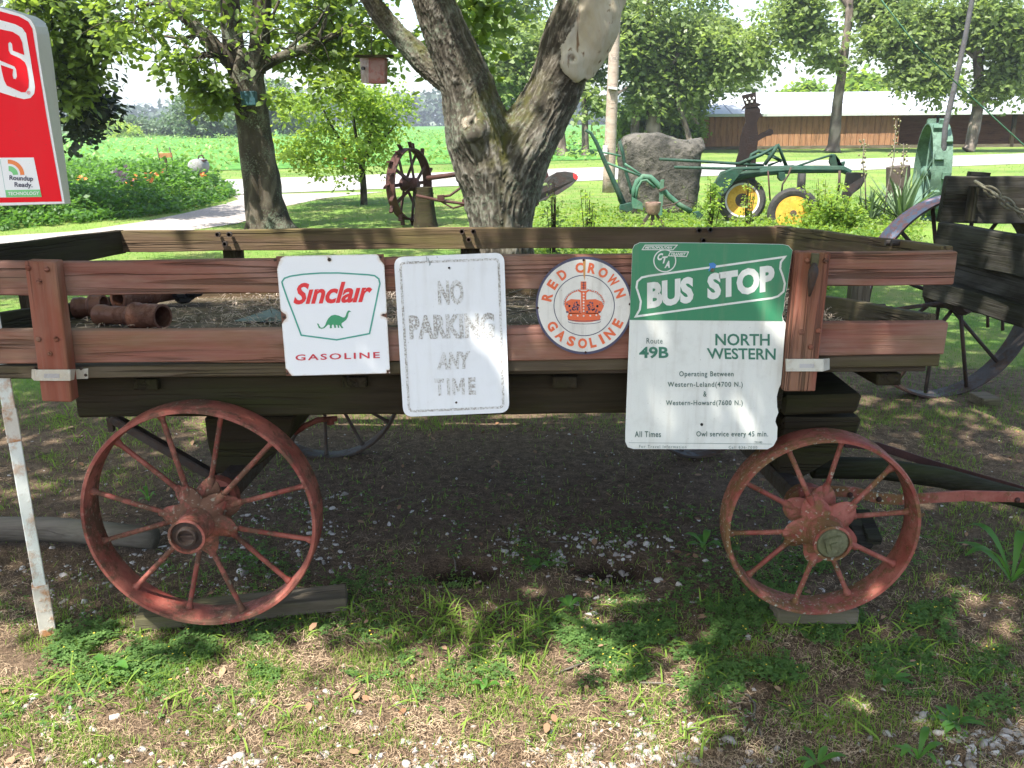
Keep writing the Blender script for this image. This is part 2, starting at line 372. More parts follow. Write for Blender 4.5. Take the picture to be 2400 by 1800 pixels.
# straps round the stakes
def strap(x0, x1, yt, yb, xl, xr, parent):
    mb = MB(); t = .003; Yo = 2.350
    A = [P(xl, yt, 2.409), P(x0-4, yt, 2.409), P(x0, yt+1, Yo), P(x1, yt+1, Yo), P(x1+14, yt, 2.409), P(xr, yt-2, 2.409)]
    B = [P(xl, yb-6, 2.409), P(x0-4, yb, 2.409), P(x0, yb, Yo), P(x1, yb, Yo), P(x1+14, yb-4, 2.409), P(xr, yb-5, 2.409)]
    for i in range(5):
        f = [A[i], A[i+1], B[i+1], B[i]]; nrm = (A[i+1]-A[i]).cross(B[i]-A[i]).normalized()*t
        if nrm.y > 0: nrm = -nrm
        mb.prism([p+nrm for p in f], f)
    o = mb.build('strap', GALV, parent, bevel=.0006)
    return o
s1 = strap(86, 166, 865, 892, 75, 207, wagon); s2 = strap(1842, 1928, 840, 870, 1838, 1941, wagon)
for (x, y, pa) in ((82, 862, s1), (190, 864, s1), (201, 879, s1), (190, 862, s1), (1933, 857, s2)):
    bolt(P(x, y, 2.405), .0045, pa, DARK_IRON)
for (x0, x1, y0, y1, pa) in ((103, 139, 876, 886, s1), (1874, 1908, 853, 862, s2)):   # stamped plates on the straps
    mb = MB(); q = [P(x0, y0, 2.3460), P(x1, y0, 2.3460), P(x1, y1, 2.3460), P(x0, y1, 2.3460)]; mb.prism(q, [p+Vector((0, .0008, 0)) for p in q]); mb.build('stamped_plate', WHITE_RING, pa)
# bed: z of deck top at Y
def zdeck(Y): return .845+SL*(Y-2.4)
XL, XR = -1.72, 1.18
ybeg = 2.455; nP = 11; wpl = (4.02-ybeg)/nP
for i in range(nP):
    y = ybeg+(i+.5)*wpl; board('deck_plank', (XL, y, zdeck(y)-.017), (XR, y, zdeck(y)-.017), wpl-.006, .032, DECK_WOOD, wagon, up=(0, 1, SL), n=12, warp=.0025)
for x in (-1.62, -1.05, -.45, .15, .72, 1.08):
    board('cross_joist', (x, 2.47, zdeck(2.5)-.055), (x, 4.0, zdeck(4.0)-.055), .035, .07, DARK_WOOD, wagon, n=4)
# long beams under the bed
def longbeam(Y):
    a, b = P(168, 887, 2.5), P(168, 982, 2.5); x1 = P(1840, 900, 2.5).x
    zt = a.z+SL*(Y-2.5); zb = b.z+SL*(Y-2.5)
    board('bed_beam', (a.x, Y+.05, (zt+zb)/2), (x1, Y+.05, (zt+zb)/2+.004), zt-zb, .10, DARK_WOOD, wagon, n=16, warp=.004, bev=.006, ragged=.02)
longbeam(2.5); longbeam(3.75)
for (x0, x1, yt, yb, Y) in ((1826, 2016, 918, 968, 2.56), (1826, 2010, 971, 1034, 2.57)):
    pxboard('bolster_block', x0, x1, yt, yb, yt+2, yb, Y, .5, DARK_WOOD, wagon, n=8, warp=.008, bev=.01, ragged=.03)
# far side rails, stakes
yb_ = 4.0
def back(px, py): return P(px, py, yb_)
a, b, c, d = back(286, 540), back(286, 588), back(1856, 530), back(1856, 578)
board('side_rail', (a+b)/2, (c+d)/2, (a-b).length, .036, RAIL_WOOD, wagon, n=22)
off = Vector((0, 0, -.215)); board('side_rail', (a+b)/2+off, (c+d)/2+off, (a-b).length, .036, RAIL_WOOD, wagon, n=22)
for x in (540, 1099, 1640):
    t_ = back(x, 566); board('stake', (t_.x, 4.04, t_.z-.42), (t_.x, 4.04, t_.z), .085, .04, DARK_WOOD, wagon, up=(1, 0, 0), n=4)
for (x, y, L_) in ((514, 548, 40), (541, 548, 30), (531, 570, 20), (1083, 541, 0), (1099, 560, 0), (1110, 541, 0), (1636, 538, 0), (1662, 537, 0), (1646, 562, 0)):
    c0 = P(x, y, 3.975); q = MB().cyl(c0, c0+Vector((0, -.03, 0)), .008, n=8).cyl(c0+Vector((0, -.03, 0)), c0+Vector((.0, -.012, 0)), .012, n=6)
    q.build('bolt', DARK_IRON, wagon)
# end boards
def endboard(far_t, far_b, near_t, hgt, X, name='end_board', mat=RAIL_WOOD):
    pf = P(*far_t, 4.0); pn = P(*near_t, 2.46); h = hgt
    return board(name, (X, 4.02, pf.z-h/2), (X, 2.45, pn.z-h/2), h, .036, mat, wagon, n=12)
endboard((1840, 531), None, (2233, 572), .105, 1.19, mat=RAIL_WOOD)
endboard((1945, 668), None, (2213, 737), .105, 1.17, mat=GRAY_WOOD)
endboard((290, 540), None, (-289, 600), .105, -1.74, mat=DARK_WOOD)
endboard((200, 690), None, (-270, 770), .105, -1.72, mat=DARK_WOOD)
for (X, Y, mat) in ((1.232, 3.15, PALE_WOOD), (-1.785, 3.3, DARK_WOOD)):
    board('stake', (X, Y, .66), (X, Y, 1.06), .10, .045, mat, wagon, up=(0, 1, 0), n=4)
for (x, y, Y) in ((1890, 543, 3.8), (1886, 566, 3.8), (2098, 569, 2.75), (2112, 569, 2.72), (2074, 718, 3.0), (2090, 723, 2.98)):
    c0 = P(x, y, Y); MB().cyl(c0, c0+Vector((-.03, 0, 0)), .009, n=8).build('bolt', DARK_IRON, wagon)
# ---- iron wheels
def iron_wheel(C, Rr, nsp, mat, parent, rot=0.0, width=.09, nut='ring', hub=1.0, phase=0.0, long=.15, name='wheel'):
    """wheel turning about Y; the -Y side faces the viewer"""
    C = Vector(C); w2 = width/2; ax = Vector((0, -1, 0)).normalized()
    axv = Matrix.Rotation(rot, 3, 'Z')@ax; X, Yv, Z = frame(axv)
    prof = [(Rr, -w2), (Rr+.004, -w2+.008), (Rr+.002, 0), (Rr+.004, w2-.008), (Rr, w2), (Rr-.009, w2), (Rr-.011, w2-.008), (Rr-.014, .012), (Rr-.014, -.012), (Rr-.011, -w2+.008), (Rr-.009, -w2)]
    root = MB().lathe(C, axv, prof, 96, close=True).build(name, mat, parent, auto=True)
    root['kind_note'] = 'rim'; del root['kind_note']
    hr = .052*hub
    for k in range(nsp):
        a = 2*math.pi*(k+.5)/nsp+phase; d = X*math.cos(a)+Yv*math.sin(a); s_ = 1 if k % 2 else -1
        p0 = C+d*hr*1.1+Z*(.032*s_+.012); p1 = C+d*(Rr-.012)+Z*(.010*s_)
        t = .0077
        MB().tube([p0, p0*.5+p1*.5, p1-d*.02, p1-d*.008, p1], [t*1.1, t, t, t*1.5, t*1.7], 8).build('spoke', mat, root, smooth=True)
    hb = MB()
    hb.lathe(C, axv, [(hr*.8, -.10), (hr*.95, -.085), (hr*.98, -.06), (hr*1.02, -.03), (hr*1.02, .05), (hr*.92, .075), (hr*.86, .09), (hr*.86, long*.93), (hr*.93, long*.94), (hr*.95, long), (hr*.82, long+.001), (hr*.80, long-.02), (1e-4, long-.021)], 36)
    nl = nsp//2
    for s_ in (-1, 1):
        ph = 2*math.pi*((0 if s_ < 0 else 1)+.5)/nsp+phase
        def rf(a, r, h, ph=ph): return r if r < hr*1.2 else hr*1.0+(r-hr*1.0)*(.30+.70*(.5+.5*math.cos(nl*(a-ph)))**.7)
        z0 = .032*s_+.012
        hb.lathe(C, axv, [(hr*.9, z0-.012), (hr*1.95, z0-.006), (hr*2.0, z0), (hr*1.85, z0+.004), (hr*.9, z0+.022)], 120, rfun=rf)
        for k in range(nsp):
            if (k % 2 == 1) != (s_ > 0): continue
            a = 2*math.pi*(k+.5)/nsp+phase; d = X*math.cos(a)+Yv*math.sin(a)
            hb.tube([C+d*hr*1.0+Z*z0, C+d*hr*1.8+Z*z0, C+d*hr*2.08+Z*z0], [.0135, .012, .0105], 10)
    h = hb.build('hub', mat, root, auto=True)
    nb = MB()
    e = C+axv*(long-.020)
    if nut == 'ring':
        nb.lathe(e, axv, [(hr*.78, 0), (hr*.8, .008), (hr*.55, .01), (hr*.5, .024), (hr*.42, .026), (hr*.38, .012), (1e-4, .010)], 24)
        nb.bar(e+axv*.013-X*hr*.35, e+axv*.013+X*hr*.35, .006, .006)
    else:
        nb.lathe(e, axv, [(hr*.80, 0), (hr*.80, .014), (hr*.72, .018), (1e-4, .020)], 24)
        u1 = (X*math.cos(.3)+Yv*math.sin(.3)); u2 = axv.cross(u1)
        nb.obox(e+axv*.025, u1, u2, axv, hr*.40, hr*.40, .006); nb.obox(e+axv*.033, u1, u2, axv, hr*.17, hr*.17, .005)
    nb.build('axle_nut', DARK_IRON if nut == 'ring' else GREEN_NUT, root, auto=True, bevel=0)
    cb = MB().lathe(C, axv, [(hr*1.05, -.15), (hr*1.2, -.145), (hr*1.2, -.11), (hr*.9, -.10)], 24); cb.build('collar', mat, root, auto=True)
    return root
GREEN_NUT = paint_mat('green_gray_nut', (.12, .122, .06), (.19, .19, .11), rust=(.05, .045, .025), rustamt=.5)
GRAY_METAL = paint_mat('gray_green_axle_metal', (.13, .12, .08), (.20, .19, .13), rust=(.06, .045, .03), rustamt=.5)
iron_wheel((-.908, 2.42, .402), .337, 12, RED_METAL, wagon, rot=0, phase=R(.6), hub=1.05, width=.10)
iron_wheel((.900, 2.42, .358), .277, 10, RED_METAL2, wagon, rot=R(-2), nut='square', phase=R(-11), hub=1.08, long=.14, width=.10)
iron_wheel((-.86, 3.95, .35), .35, 12, DARK_IRON, wagon, rot=math.pi, phase=.3)
iron_wheel((.86, 3.9, .29), .28, 10, DARK_IRON, wagon, rot=math.pi+.25, phase=.3)
MB().bar((-.897, 2.50, .412), (-.86, 3.85, .36), .07, .07).build('axle', DARK_IRON, wagon, bevel=.008)
MB().bar((.903, 2.50, .364), (.86, 3.85, .30), .06, .06).build('axle', DARK_IRON, wagon, bevel=.008)
# rear bolster: dark block between axle and beams, diagonal braces
mb = MB(); q = [P(478, 978, 2.72), P(690, 978, 2.72), P(672, 1040, 2.72), P(590, 1102, 2.72), P(505, 1112, 2.72), P(486, 1040, 2.72)]
mb.prism(q, [p+Vector((0, 1.0, -.05)) for p in q]); mb.build('rear_bolster', DARK_WOOD, wagon, bevel=.006)
mb = MB(); q = [P(1815, 1030, 2.75), P(1990, 1030, 2.75), P(1960, 1075, 2.75), P(1880, 1120, 2.75), P(1825, 1110, 2.75)]
mb.prism(q, [p+Vector((0, .95, -.05)) for p in q]); mb.build('front_bolster', DARK_WOOD, wagon, bevel=.006)
a = P(262, 978, 2.75); b = P(505, 1118, 2.75); mb = MB().bar(a, b, .035, .03); mb.build('brace', DARK_IRON, wagon, bevel=.004)
a = P(258, 978, 2.9); b = P(262, 1010, 2.9); MB().bar(a, b, .018, .018).build('brace', DARK_IRON, wagon)
# rocker bolt and curved red stay under the beam seen beside the rear wheel
pts = [P(690, 1015, 3.2), P(715, 998, 3.2), P(745, 984, 3.2), P(790, 981, 3.2)]; MB().tube(pts, .011, 8).build('stay_rod', RED_METAL, wagon, smooth=True)
MB().cyl(P(774, 983, 3.2), P(775, 994, 3.2), .014, n=10).build('bolt', RED_METAL, wagon)
# tongue: timber, two flat hounds
mb = MB(); pts = [P(1905, 1095, 2.95), P(2060, 1098, 2.95), P(2210, 1120, 2.9), P(2400, 1170, 2.85), P(2700, 1260, 2.8)]
mb.tube(pts, [.04, .038, .036, .032, .03], 10); tg = mb.build('tongue_timber', BLACK_WOOD, wagon, smooth=True)
mb = MB()
def strapline(pts, w_, t_, mat, nm, par):
    mb = MB(); pts = [Vector(p) for p in pts]
    for i in range(len(pts)-1):
        a, b = pts[i], pts[i+1]; u = Vector((0, 0, w_/2)); v = Vector((0, t_, 0))
        mb.prism([a+u, b+u, b-u, a-u], [a+u+v, b+u+v, b-u+v, a-u+v])
    return mb.build(nm, mat, par, bevel=.001)
hd = strapline([P(1925, 1150, 2.70), P(2005, 1155, 2.70), P(2065, 1170, 2.70), P(2110, 1172, 2.70), P(2260, 1163, 2.70), P(2400, 1166, 2.70), P(2700, 1175, 2.7)], .036, .009, RED_METAL2, 'hound_bar', wagon)
strapline([P(1980, 1040, 3.05), P(2060, 1047, 3.05), P(2200, 1093, 3.05), P(2400, 1150, 3.05), P(2700, 1235, 3.05)], .03, .009, RUST_IRON, 'hound_bar', wagon)
for (x, y) in ((1951, 1151), (1992, 1160), (2060, 1170), (2384, 1172)):
    bolt(P(x, y, 2.70), .010, hd, RUST_IRON)
# dark stubs hanging behind the front wheel
for (x0, y0, x1, y1) in ((1980, 1185, 2030, 1285), (2020, 1200, 2050, 1270)):
    MB().bar(P(x0, y0, 2.95), P(x1, y1, 2.8), .05, .03).build('broken_board', BLACK_WOOD, wagon, bevel=.003)

# blocks beneath the wheels, log
def gboard(name, pa, pb, w_, z, t, mat, label, cat, group=None):
    a = G(*pa, z); b = G(*pb, z); o = board(name, a, b, w_, t, mat, None, up=Vector((b-a)).cross(Vector((0, 0, 1))), n=8, warp=.004, bev=.004, ragged=.01)
    return tag(o, label, cat, group)
gboard('wood_block', (325, 1446), (815, 1402), .10, .032, .045, PALE_WOOD, 'gray flat board lying on the ground under the big rear wheel of the red wagon', 'board')
gboard('wood_block', (1812, 1434), (2005, 1434), .08, .045, .05, PALE_WOOD, 'short weathered block under the small front wheel of the red wagon', 'board')
lg = MB(); pts = [G(-240, 1245, .06), G(-60, 1240, .06), G(120, 1240, .065), G(250, 1250, .065), G(362, 1262, .06)]
lg.tube(pts, [.05, .048, .046, .043, .04], 14); o = lg.build('log', LOG_WOOD, None, smooth=True, bevel=0); tag(o, 'long gray fallen pole lying on the ground at left behind the rear wheel', 'log')
lg = MB(); lg.bar(G(2290, 928, .03), G(2325, 945, .03), .1, .05); tag(lg.build('wood_block', PALE_WOOD, None, bevel=.004), 'small mossy block on the grass beside the black wagon wheel', 'board')

# ---- load on the deck: clay pipes, twigs, litter
def dk(px, py, h=0.0):
    Y = 3.0
    for _ in range(12):
        p = G(px, py, zdeck(Y)+h); Y = p.y
    return p
def pipe(a, b, r0, r1, nm, lab, col=CLAY):
    mb = MB(); a = Vector(a); b = Vector(b); L_ = (b-a).length; ax = (b-a).normalized(); t = .010
    mb.lathe(a, ax, [(r0, 0), (r0*1.13, .0), (r0*1.13, .03), (r0, .04), (r0*.99, L_*.52), (r1*1.1, L_*.55), (r1*1.17, L_*.58), (r1*1.17, L_*.61), (r1*1.05, L_*.64), (r1*1.04, L_), (r1*.86, L_), (r1*.80, L_*.6), (r0*.8, .02), (r0*.8, 0)], 28, close=True)
    o = mb.build(nm, col, None, auto=True); return tag(o, lab, 'clay pipe', 'clay pipes on the wagon bed')
pipe(dk(232, 738, .035), dk(382, 742, .045), .034, .043, 'clay_pipe', 'brown clay pipe lying nearest the rail with its wide dark mouth facing right')
pipe(dk(250, 712, .06)+Vector((0, .1, 0)), dk(385, 690, .06)+Vector((0, .1, 0)), .036, .040, 'clay_pipe', 'brown clay pipe lying behind and above the wide mouthed one')
pipe(dk(178, 722, .04), dk(245, 716, .05), .036, .04, 'clay_pipe', 'short dark clay pipe end at the left of the pipe pile')
a = dk(545, 762, .004); b = dk(655, 750, .03)
q = [dk(548, 752, .01), dk(640, 722, .03), dk(672, 740, .02), dk(672, 752, .01)]
o = MB().prism(q, [p-Vector((0, 0, .004)) for p in q]).build('sheet_scrap', SHINGLE, None); tag(o, 'flat gray green sheet scrap lying on the wagon bed left of the gasoline sign', 'scrap')
mb = MB()
c = dk(455, 690, .05)
for k in range(7):
    mb.sphere(c+Vector((RNG.uniform(-.06, .06), RNG.uniform(-.03, .03), RNG.uniform(-.02, .03))), .03, 7, 5, (1.2, 1, .7))
tag(mb.build('plastic_bag', PLASTIC_BLACK, None, smooth=False), 'crumpled black plastic lying in the twigs behind the top rail', 'plastic bag')
# ---------------------------------------------------------------- signs hung on the wagon
from mathutils.geometry import tessellate_polygon
def text_mesh(s, bold=0.0, shear=0.0, space=1.0):
    cu = bpy.data.curves.new('t', 'FONT'); cu.body = s; cu.offset = bold; cu.shear = shear; cu.space_character = space; cu.resolution_u = 3; cu.fill_mode = 'FRONT'
    o = bpy.data.objects.new('t', cu); COL.objects.link(o); bpy.context.view_layer.update()
    me = bpy.data.meshes.new_from_object(o.evaluated_get(bpy.context.evaluated_depsgraph_get()))
    V = np.array([v.co[:] for v in me.vertices]); Fc = [tuple(p.vertices) for p in me.polygons]
    bpy.data.objects.remove(o); bpy.data.curves.remove(cu); bpy.data.meshes.remove(me); return V, Fc
class Sign:
    """flat print laid on a sign whose face lies in plane Y; coordinates are read off the picture and set at that depth"""
    def __init__(s, root, Y, sc, ox, oy, plane=None): s.root = root; s.Y = Y; s.sc = sc; s.ox = ox; s.oy = oy; s.plane = plane
    def p(s, x, y, lift=0.0):
        X, Yp = s.ox+x*s.sc, s.oy+y*s.sc
        if s.plane: 
            (p0, nrm) = s.plane; d = Vector(dirv(X, Yp)); c = Vector(CAM); t = (p0-c).dot(nrm)/d.dot(nrm); return c+d*t+nrm*lift
        return P(X, Yp, s.Y-lift)
    def text(s, txt, tl, tr, br, bl, mat, bold=0.0, shear=0.0, space=1.0, lift=.0012, name='lettering'):
        V, Fc = text_mesh(txt, bold, shear, space); mn = V.min(0); mx = V.max(0); u = (V[:, 0]-mn[0])/(mx[0]-mn[0]); v = (mx[1]-V[:, 1])/(mx[1]-mn[1])
        W = [s.p(*(np.array(tl)*(1-a)*(1-b)+np.array(tr)*a*(1-b)+np.array(br)*a*b+np.array(bl)*(1-a)*b), lift) for a, b in zip(u, v)]
        return meshobj(name, np.array([tuple(w_) for w_ in W]), Fc, mat, s.root)
    def poly(s, pts, mat, lift=.0008, name='print'):
        tri = tessellate_polygon([[Vector((a, b, 0)) for a, b in pts]])
        W = [s.p(a, b, lift) for a, b in pts]
        return meshobj(name, np.array([tuple(w_) for w_ in W]), [tuple(t) for t in tri], mat, s.root)
    def stroke(s, pts, wd, mat, closed=False, lift=.0010, name='outline'):
        pts = [np.array(p, float) for p in pts]; n = len(pts); V = []; Fc = []
        for i in range(n):
            a = pts[i-1] if (i > 0 or closed) else pts[i]; b = pts[(i+1) % n] if (i < n-1 or closed) else pts[i]
            d1 = (pts[i]-a); d2 = (b-pts[i]); l1 = np.linalg.norm(d1); l2 = np.linalg.norm(d2)
            d1 = d1/l1 if l1 > 0 else d2/l2; d2 = d2/l2 if l2 > 0 else d1
            t = d1+d2; t = t/max(1e-6, np.linalg.norm(t)); nn = np.array([-t[1], t[0]]); k = wd/2/max(.35, abs(nn@np.array([-d1[1], d1[0]])))
            V += [s.p(*(pts[i]+nn*k), lift), s.p(*(pts[i]-nn*k), lift)]
        for i in range(n if closed else n-1):
            j = (i+1) % n; Fc.append((2*i, 2*j, 2*j+1, 2*i+1))
        return meshobj(name, np.array([tuple(v) for v in V]), Fc, mat, s.root)
def rounded(c4, rad, n=6):
    out = []; c4 = [np.array(c, float) for c in c4]
    for i in range(4):
        a, b, c = c4[i-1], c4[i], c4[(i+1) % 4]; r_ = rad[i] if hasattr(rad, '__len__') else rad
        u = (a-b)/np.linalg.norm(a-b); v = (c-b)/np.linalg.norm(c-b)
        if r_ <= 0: out.append(tuple(b)); continue
        p0 = b+u*r_; p1 = b+v*r_
        for k in range(n+1):
            t = k/n; out.append(tuple((1-t)**2*p0+2*t*(1-t)*b+t*t*p1))
    return out
def sign_plate(name, pts, Y, sc, ox, oy, mat, label, cat='sign', th=.0025, edge=False, group=None, Yback=None):
    W = [P(ox+x*sc, oy+y*sc, Y) for x, y in pts]; c = sum(W, Vector())/len(W)
    if edge:
        # dense grid plate so that chips can follow the edge
        xs = np.linspace(0, 1, 40); ys = np.linspace(0, 1, 44); q = pts; V = []; E = []
        holes = edge
        for b in ys:
            for a in xs:
                p = np.array(q[0])*(1-a)*(1-b)+np.array(q[1])*a*(1-b)+np.array(q[2])*a*b+np.array(q[3])*(1-a)*b
                V.append(tuple(P(ox+p[0]*sc, oy+p[1]*sc, Y)))
                dd = min([math.hypot(p[0]-hx, p[1]-hy)/hr for hx, hy, hr in holes]+[9]); eb = min(a, b, 1-a, 1-b)
                E.append(max(0, 1-dd)*1.1+max(0, 1-eb/.018)*.52)
        Fc = [(j*40+i, j*40+i+1, (j+1)*40+i+1, (j+1)*40+i) for j in range(43) for i in range(39)]
        o = meshobj(name, np.array(V), Fc, mat, None, attrs={'edge': ('POINT', E)}, origin=tuple(c))
        md = o.modifiers.new('thick', 'SOLIDIFY'); md.thickness = th; md.offset = -1; o.data.flip_normals()
    else:
        mb = MB(); mb.prism(W, [p+Vector((0, th, 0)) for p in W]); o = mb.build(name, mat, None, origin=tuple(c))
    tag(o, label, cat, group); return o
Ysg = 2.386
Z1 = (600/2212, 630, 560)
# gasoline sign with green emblem
c4 = [(62, 150), (992, 132), (1047, 1160), (152, 1184)]
g1 = sign_plate('gasoline_sign', c4, Ysg, *Z1, ENAMEL, 'square white enamel gasoline sign with red lettering over a green long necked animal', edge=[(60, 180, 95), (525, 180, 40), (985, 165, 75), (125, 672, 75), (990, 660, 45), (160, 1165, 55), (1027, 1142, 26)])
S = Sign(g1, Ysg, *Z1)
S.text('S\u0131ncla\u0131r', (213, 382), (895, 360), (892, 545), (213, 568), INKRED, bold=.028, shear=.28, space=.98)
S.text('GASOLINE', (230, 1000), (958, 976), (960, 1030), (230, 1052), INKRED2, bold=.018, space=1.25)
out = [(120, 400), (113, 372), (135, 340), (185, 322), (300, 305), (450, 295), (600, 294), (750, 303), (860, 310), (915, 318), (950, 345), (960, 385), (950, 430), (870, 818), (585, 872), (280, 832), (220, 670), (165, 530)]
S.stroke(out, 13, INKTEAL, closed=True)
dino = [(415, 730), (430, 733), (438, 752), (450, 768), (470, 765), (487, 745), (498, 715), (515, 685), (540, 662), (570, 655), (605, 662), (630, 675), (650, 680), (663, 668), (672, 640), (682, 622), (695, 617), (712, 630), (695, 632), (688, 645), (682, 675), (668, 700), (648, 715), (630, 728), (628, 745), (645, 770), (628, 771), (612, 748), (606, 745), (610, 768), (597, 768), (592, 745), (578, 742), (582, 768), (566, 768), (560, 742), (550, 740), (543, 752), (545, 771), (526, 771), (528, 745), (512, 740), (495, 757), (478, 772), (455, 777), (432, 770), (425, 750)]
S.poly(dino, DINOGREEN, name='animal_emblem')
for (x, y, r) in ((53, 183, 12), (523, 178, 15), (990, 655, 9), (160, 1163, 9), (1027, 1142, 9), (130, 675, 12), (965, 158, 10)):
    bolt(S.p(x, y, .0012), r*Z1[0]*.00122, g1, DARK_IRON)
# no parking
c4 = [(1080, 158), (2033, 118), (2079, 1500), (1163, 1538)]
g2 = sign_plate('parking_sign', rounded(c4, 85), Ysg-.003, *Z1, SIGNWHITE, 'tall white no parking sign with worn gray lettering and rounded corners', th=.002)
S = Sign(g2, Ysg-.003, *Z1)
S.stroke(rounded([(1135, 208), (1985, 172), (2028, 1455), (1212, 1490)], 45), 20, SPECK, closed=True)
S.text('NO', (1455, 360), (1675, 350), (1688, 566), (1465, 574), SPECK, bold=.045, space=1.05)
S.text('PARKING', (1208, 660), (1945, 634), (1955, 855), (1218, 870), SPECK, bold=.05, space=1.05)
S.text('ANY', (1462, 979), (1740, 969), (1735, 1120), (1452, 1130), SPECK, bold=.05, space=1.05)
S.text('T', (1430, 1207), (1512, 1204), (1518, 1354), (1440, 1356), SPECK, bold=.05); S.text('I', (1537, 1204), (1560, 1203), (1566, 1352), (1543, 1353), SPECK, bold=.05); S.text('E', (1722, 1198), (1785, 1196), (1790, 1345), (1728, 1347), SPECK, bold=.05)
S.poly([(1588, 1351), (1583, 1203), (1608, 1202), (1636, 1290), (1660, 1200), (1690, 1199), (1694, 1348), (1668, 1349), (1665, 1245), (1645, 1320), (1630, 1321), (1607, 1247), (1611, 1350)], SPECK, lift=.0012, name='lettering')
for (x, y) in ((1558, 250), (1620, 1413)): bolt(S.p(x, y, .001), .0032, g2, DARK_IRON)
for seg in (((1375, 165), (1395, 225)), ((1385, 230), (1400, 200)), ((1360, 150), (1368, 190)), ((1452, 150), (1457, 163))):
    S.stroke(seg, 4, INKDARK, name='scratch')
# round red crown sign
Z2 = (670/2138, 1230, 550)
cx, cy = 444, 530
circ = lambda r, n=64, x=cx, y=cy, ky=1.0: [(x+r*math.cos(2*math.pi*k/n), y+r*ky*math.sin(2*math.pi*k/n)) for k in range(n)]
g3 = sign_plate('round_sign', circ(362, ky=1.01), Ysg, *Z2, NAVY, 'round white gasoline sign with orange lettering around an orange crown', th=.003)
S = Sign(g3, Ysg, *Z2)
S.poly(circ(346), CREAM, lift=.0006, name='enamel_face'); S.stroke(circ(226), 6, NAVY, closed=True)
def arc_letters(items, r0, r1, outward=True, wd=62):
    for ch, deg, ww in items:
        a = R(deg); rad = np.array([math.cos(a), -math.sin(a)]); tan = np.array([math.sin(a), math.cos(a)])
        c0 = np.array([cx, cy]); top, bot = (r1, r0) if outward else (r0, r1)
        if not outward: tan = -tan
        h = wd*ww/2
        S.text(ch, c0+rad*top-tan*h, c0+rad*top+tan*h, c0+rad*bot+tan*h, c0+rad*bot-tan*h, ORANGE, bold=.045, name='letter')
arc_letters([('R', 167, .95), ('E', 146.5, .85), ('D', 125.5, .95), ('C', 97, 1), ('R', 78, .95), ('O', 60, 1.1), ('W', 41, 1.25), ('N', 19, 1.0)], 245, 322)
arc_letters([('G', 213, 1.05), ('A', 232, 1.05), ('S', 250, .9), ('O', 267.5, 1.1), ('L', 283, .75), ('I', 297.5, .35), ('N', 312, 1.05), ('E', 332, .85)], 245, 322, False)
# crown
S.poly([(318, 610), (330, 585), (545, 585), (568, 610), (560, 640), (500, 652), (440, 655), (385, 652), (325, 640)], ORANGE, name='crown_band')
S.poly([(300, 540), (310, 500), (345, 482), (415, 486), (420, 590), (330, 592), (310, 570)], ORANGE, name='crown_cap')
S.poly([(458, 486), (530, 482), (575, 500), (590, 540), (575, 570), (556, 592), (455, 590)], ORANGE, name='crown_cap')
for k in range(26):
    x = RNG.uniform(312, 412); y = RNG.uniform(492, 582)
    for sx in (x, 2*438-x): S.poly(circ(RNG.uniform(4, 8.5), 7, sx, y), NAVY, lift=.0012, name='crown_ornament')
S.stroke([(305, 540), (300, 500), (318, 460), (355, 430), (400, 415), (425, 430), (432, 480)], 13, ORANGE, name='crown_arch')
S.stroke([(583, 540), (590, 500), (570, 460), (535, 430), (480, 415), (455, 430), (448, 480)], 13, ORANGE, name='crown_arch')
for k in range(12):
    t = k/11; a = math.pi*(1.0-t*.44)
    for sg in (1, -1):
        x = 440+sg*148*math.cos(a)*1.0; y = 520-112*math.sin(a)
        S.poly(circ(6.5, 8, x, y), NAVY, lift=.0012, name='pearl'); S.poly(circ(4.5, 8, x, y), CREAM, lift=.0014, name='pearl')
S.poly([(420, 420), (460, 420), (458, 585), (422, 585)], ORANGE, lift=.0013, name='crown_column')
for k in range(7): S.poly(circ(7, 8, 440, 440+k*22), CREAM, lift=.0015, name='pearl')
S.poly([(418, 350), (460, 350), (460, 412), (418, 412)], ORANGE, lift=.0013, name='crown_cross')
for y in (358, 378, 398): S.stroke([(424, y), (455, y)], 4, NAVY, lift=.0016)
S.stroke([(440, 352), (440, 410)], 5, NAVY, lift=.0016)
for x, y in ((395, 606), (440, 608), (490, 606), (345, 602), (535, 602)): S.poly(circ(7, 8, x, y), CREAM, lift=.0014, name='pearl')
S.poly([(325, 640)]+[(445-122*math.cos(t), 640+14*math.sin(t)) for t in np.linspace(0, math.pi, 12)][1:]+[(565, 636), (568, 655)]+[(445+122*math.cos(t), 650+20*math.sin(t)) for t in np.linspace(0, math.pi, 12)]+[(322, 650)], CREAM, lift=.0012, name='crown_base')
S.stroke([(445+122*math.cos(t), 632-(-14)*math.sin(t)) for t in np.linspace(0, math.pi, 14)], 4, NAVY, lift=.0016)
S.stroke([(445+122*math.cos(t), 648+20*math.sin(t)) for t in np.linspace(0, math.pi, 14)], 4, NAVY, lift=.0016)
S.poly([(434, 186), (455, 186), (452, 300), (446, 345), (438, 300)], STREAK, lift=.0017, name='rust_streak')
for (x, y) in ((440, 190), (455, 880), (96, 548), (786, 520)): bolt(S.p(x, y, .001), .0034, g3, RUST_IRON)
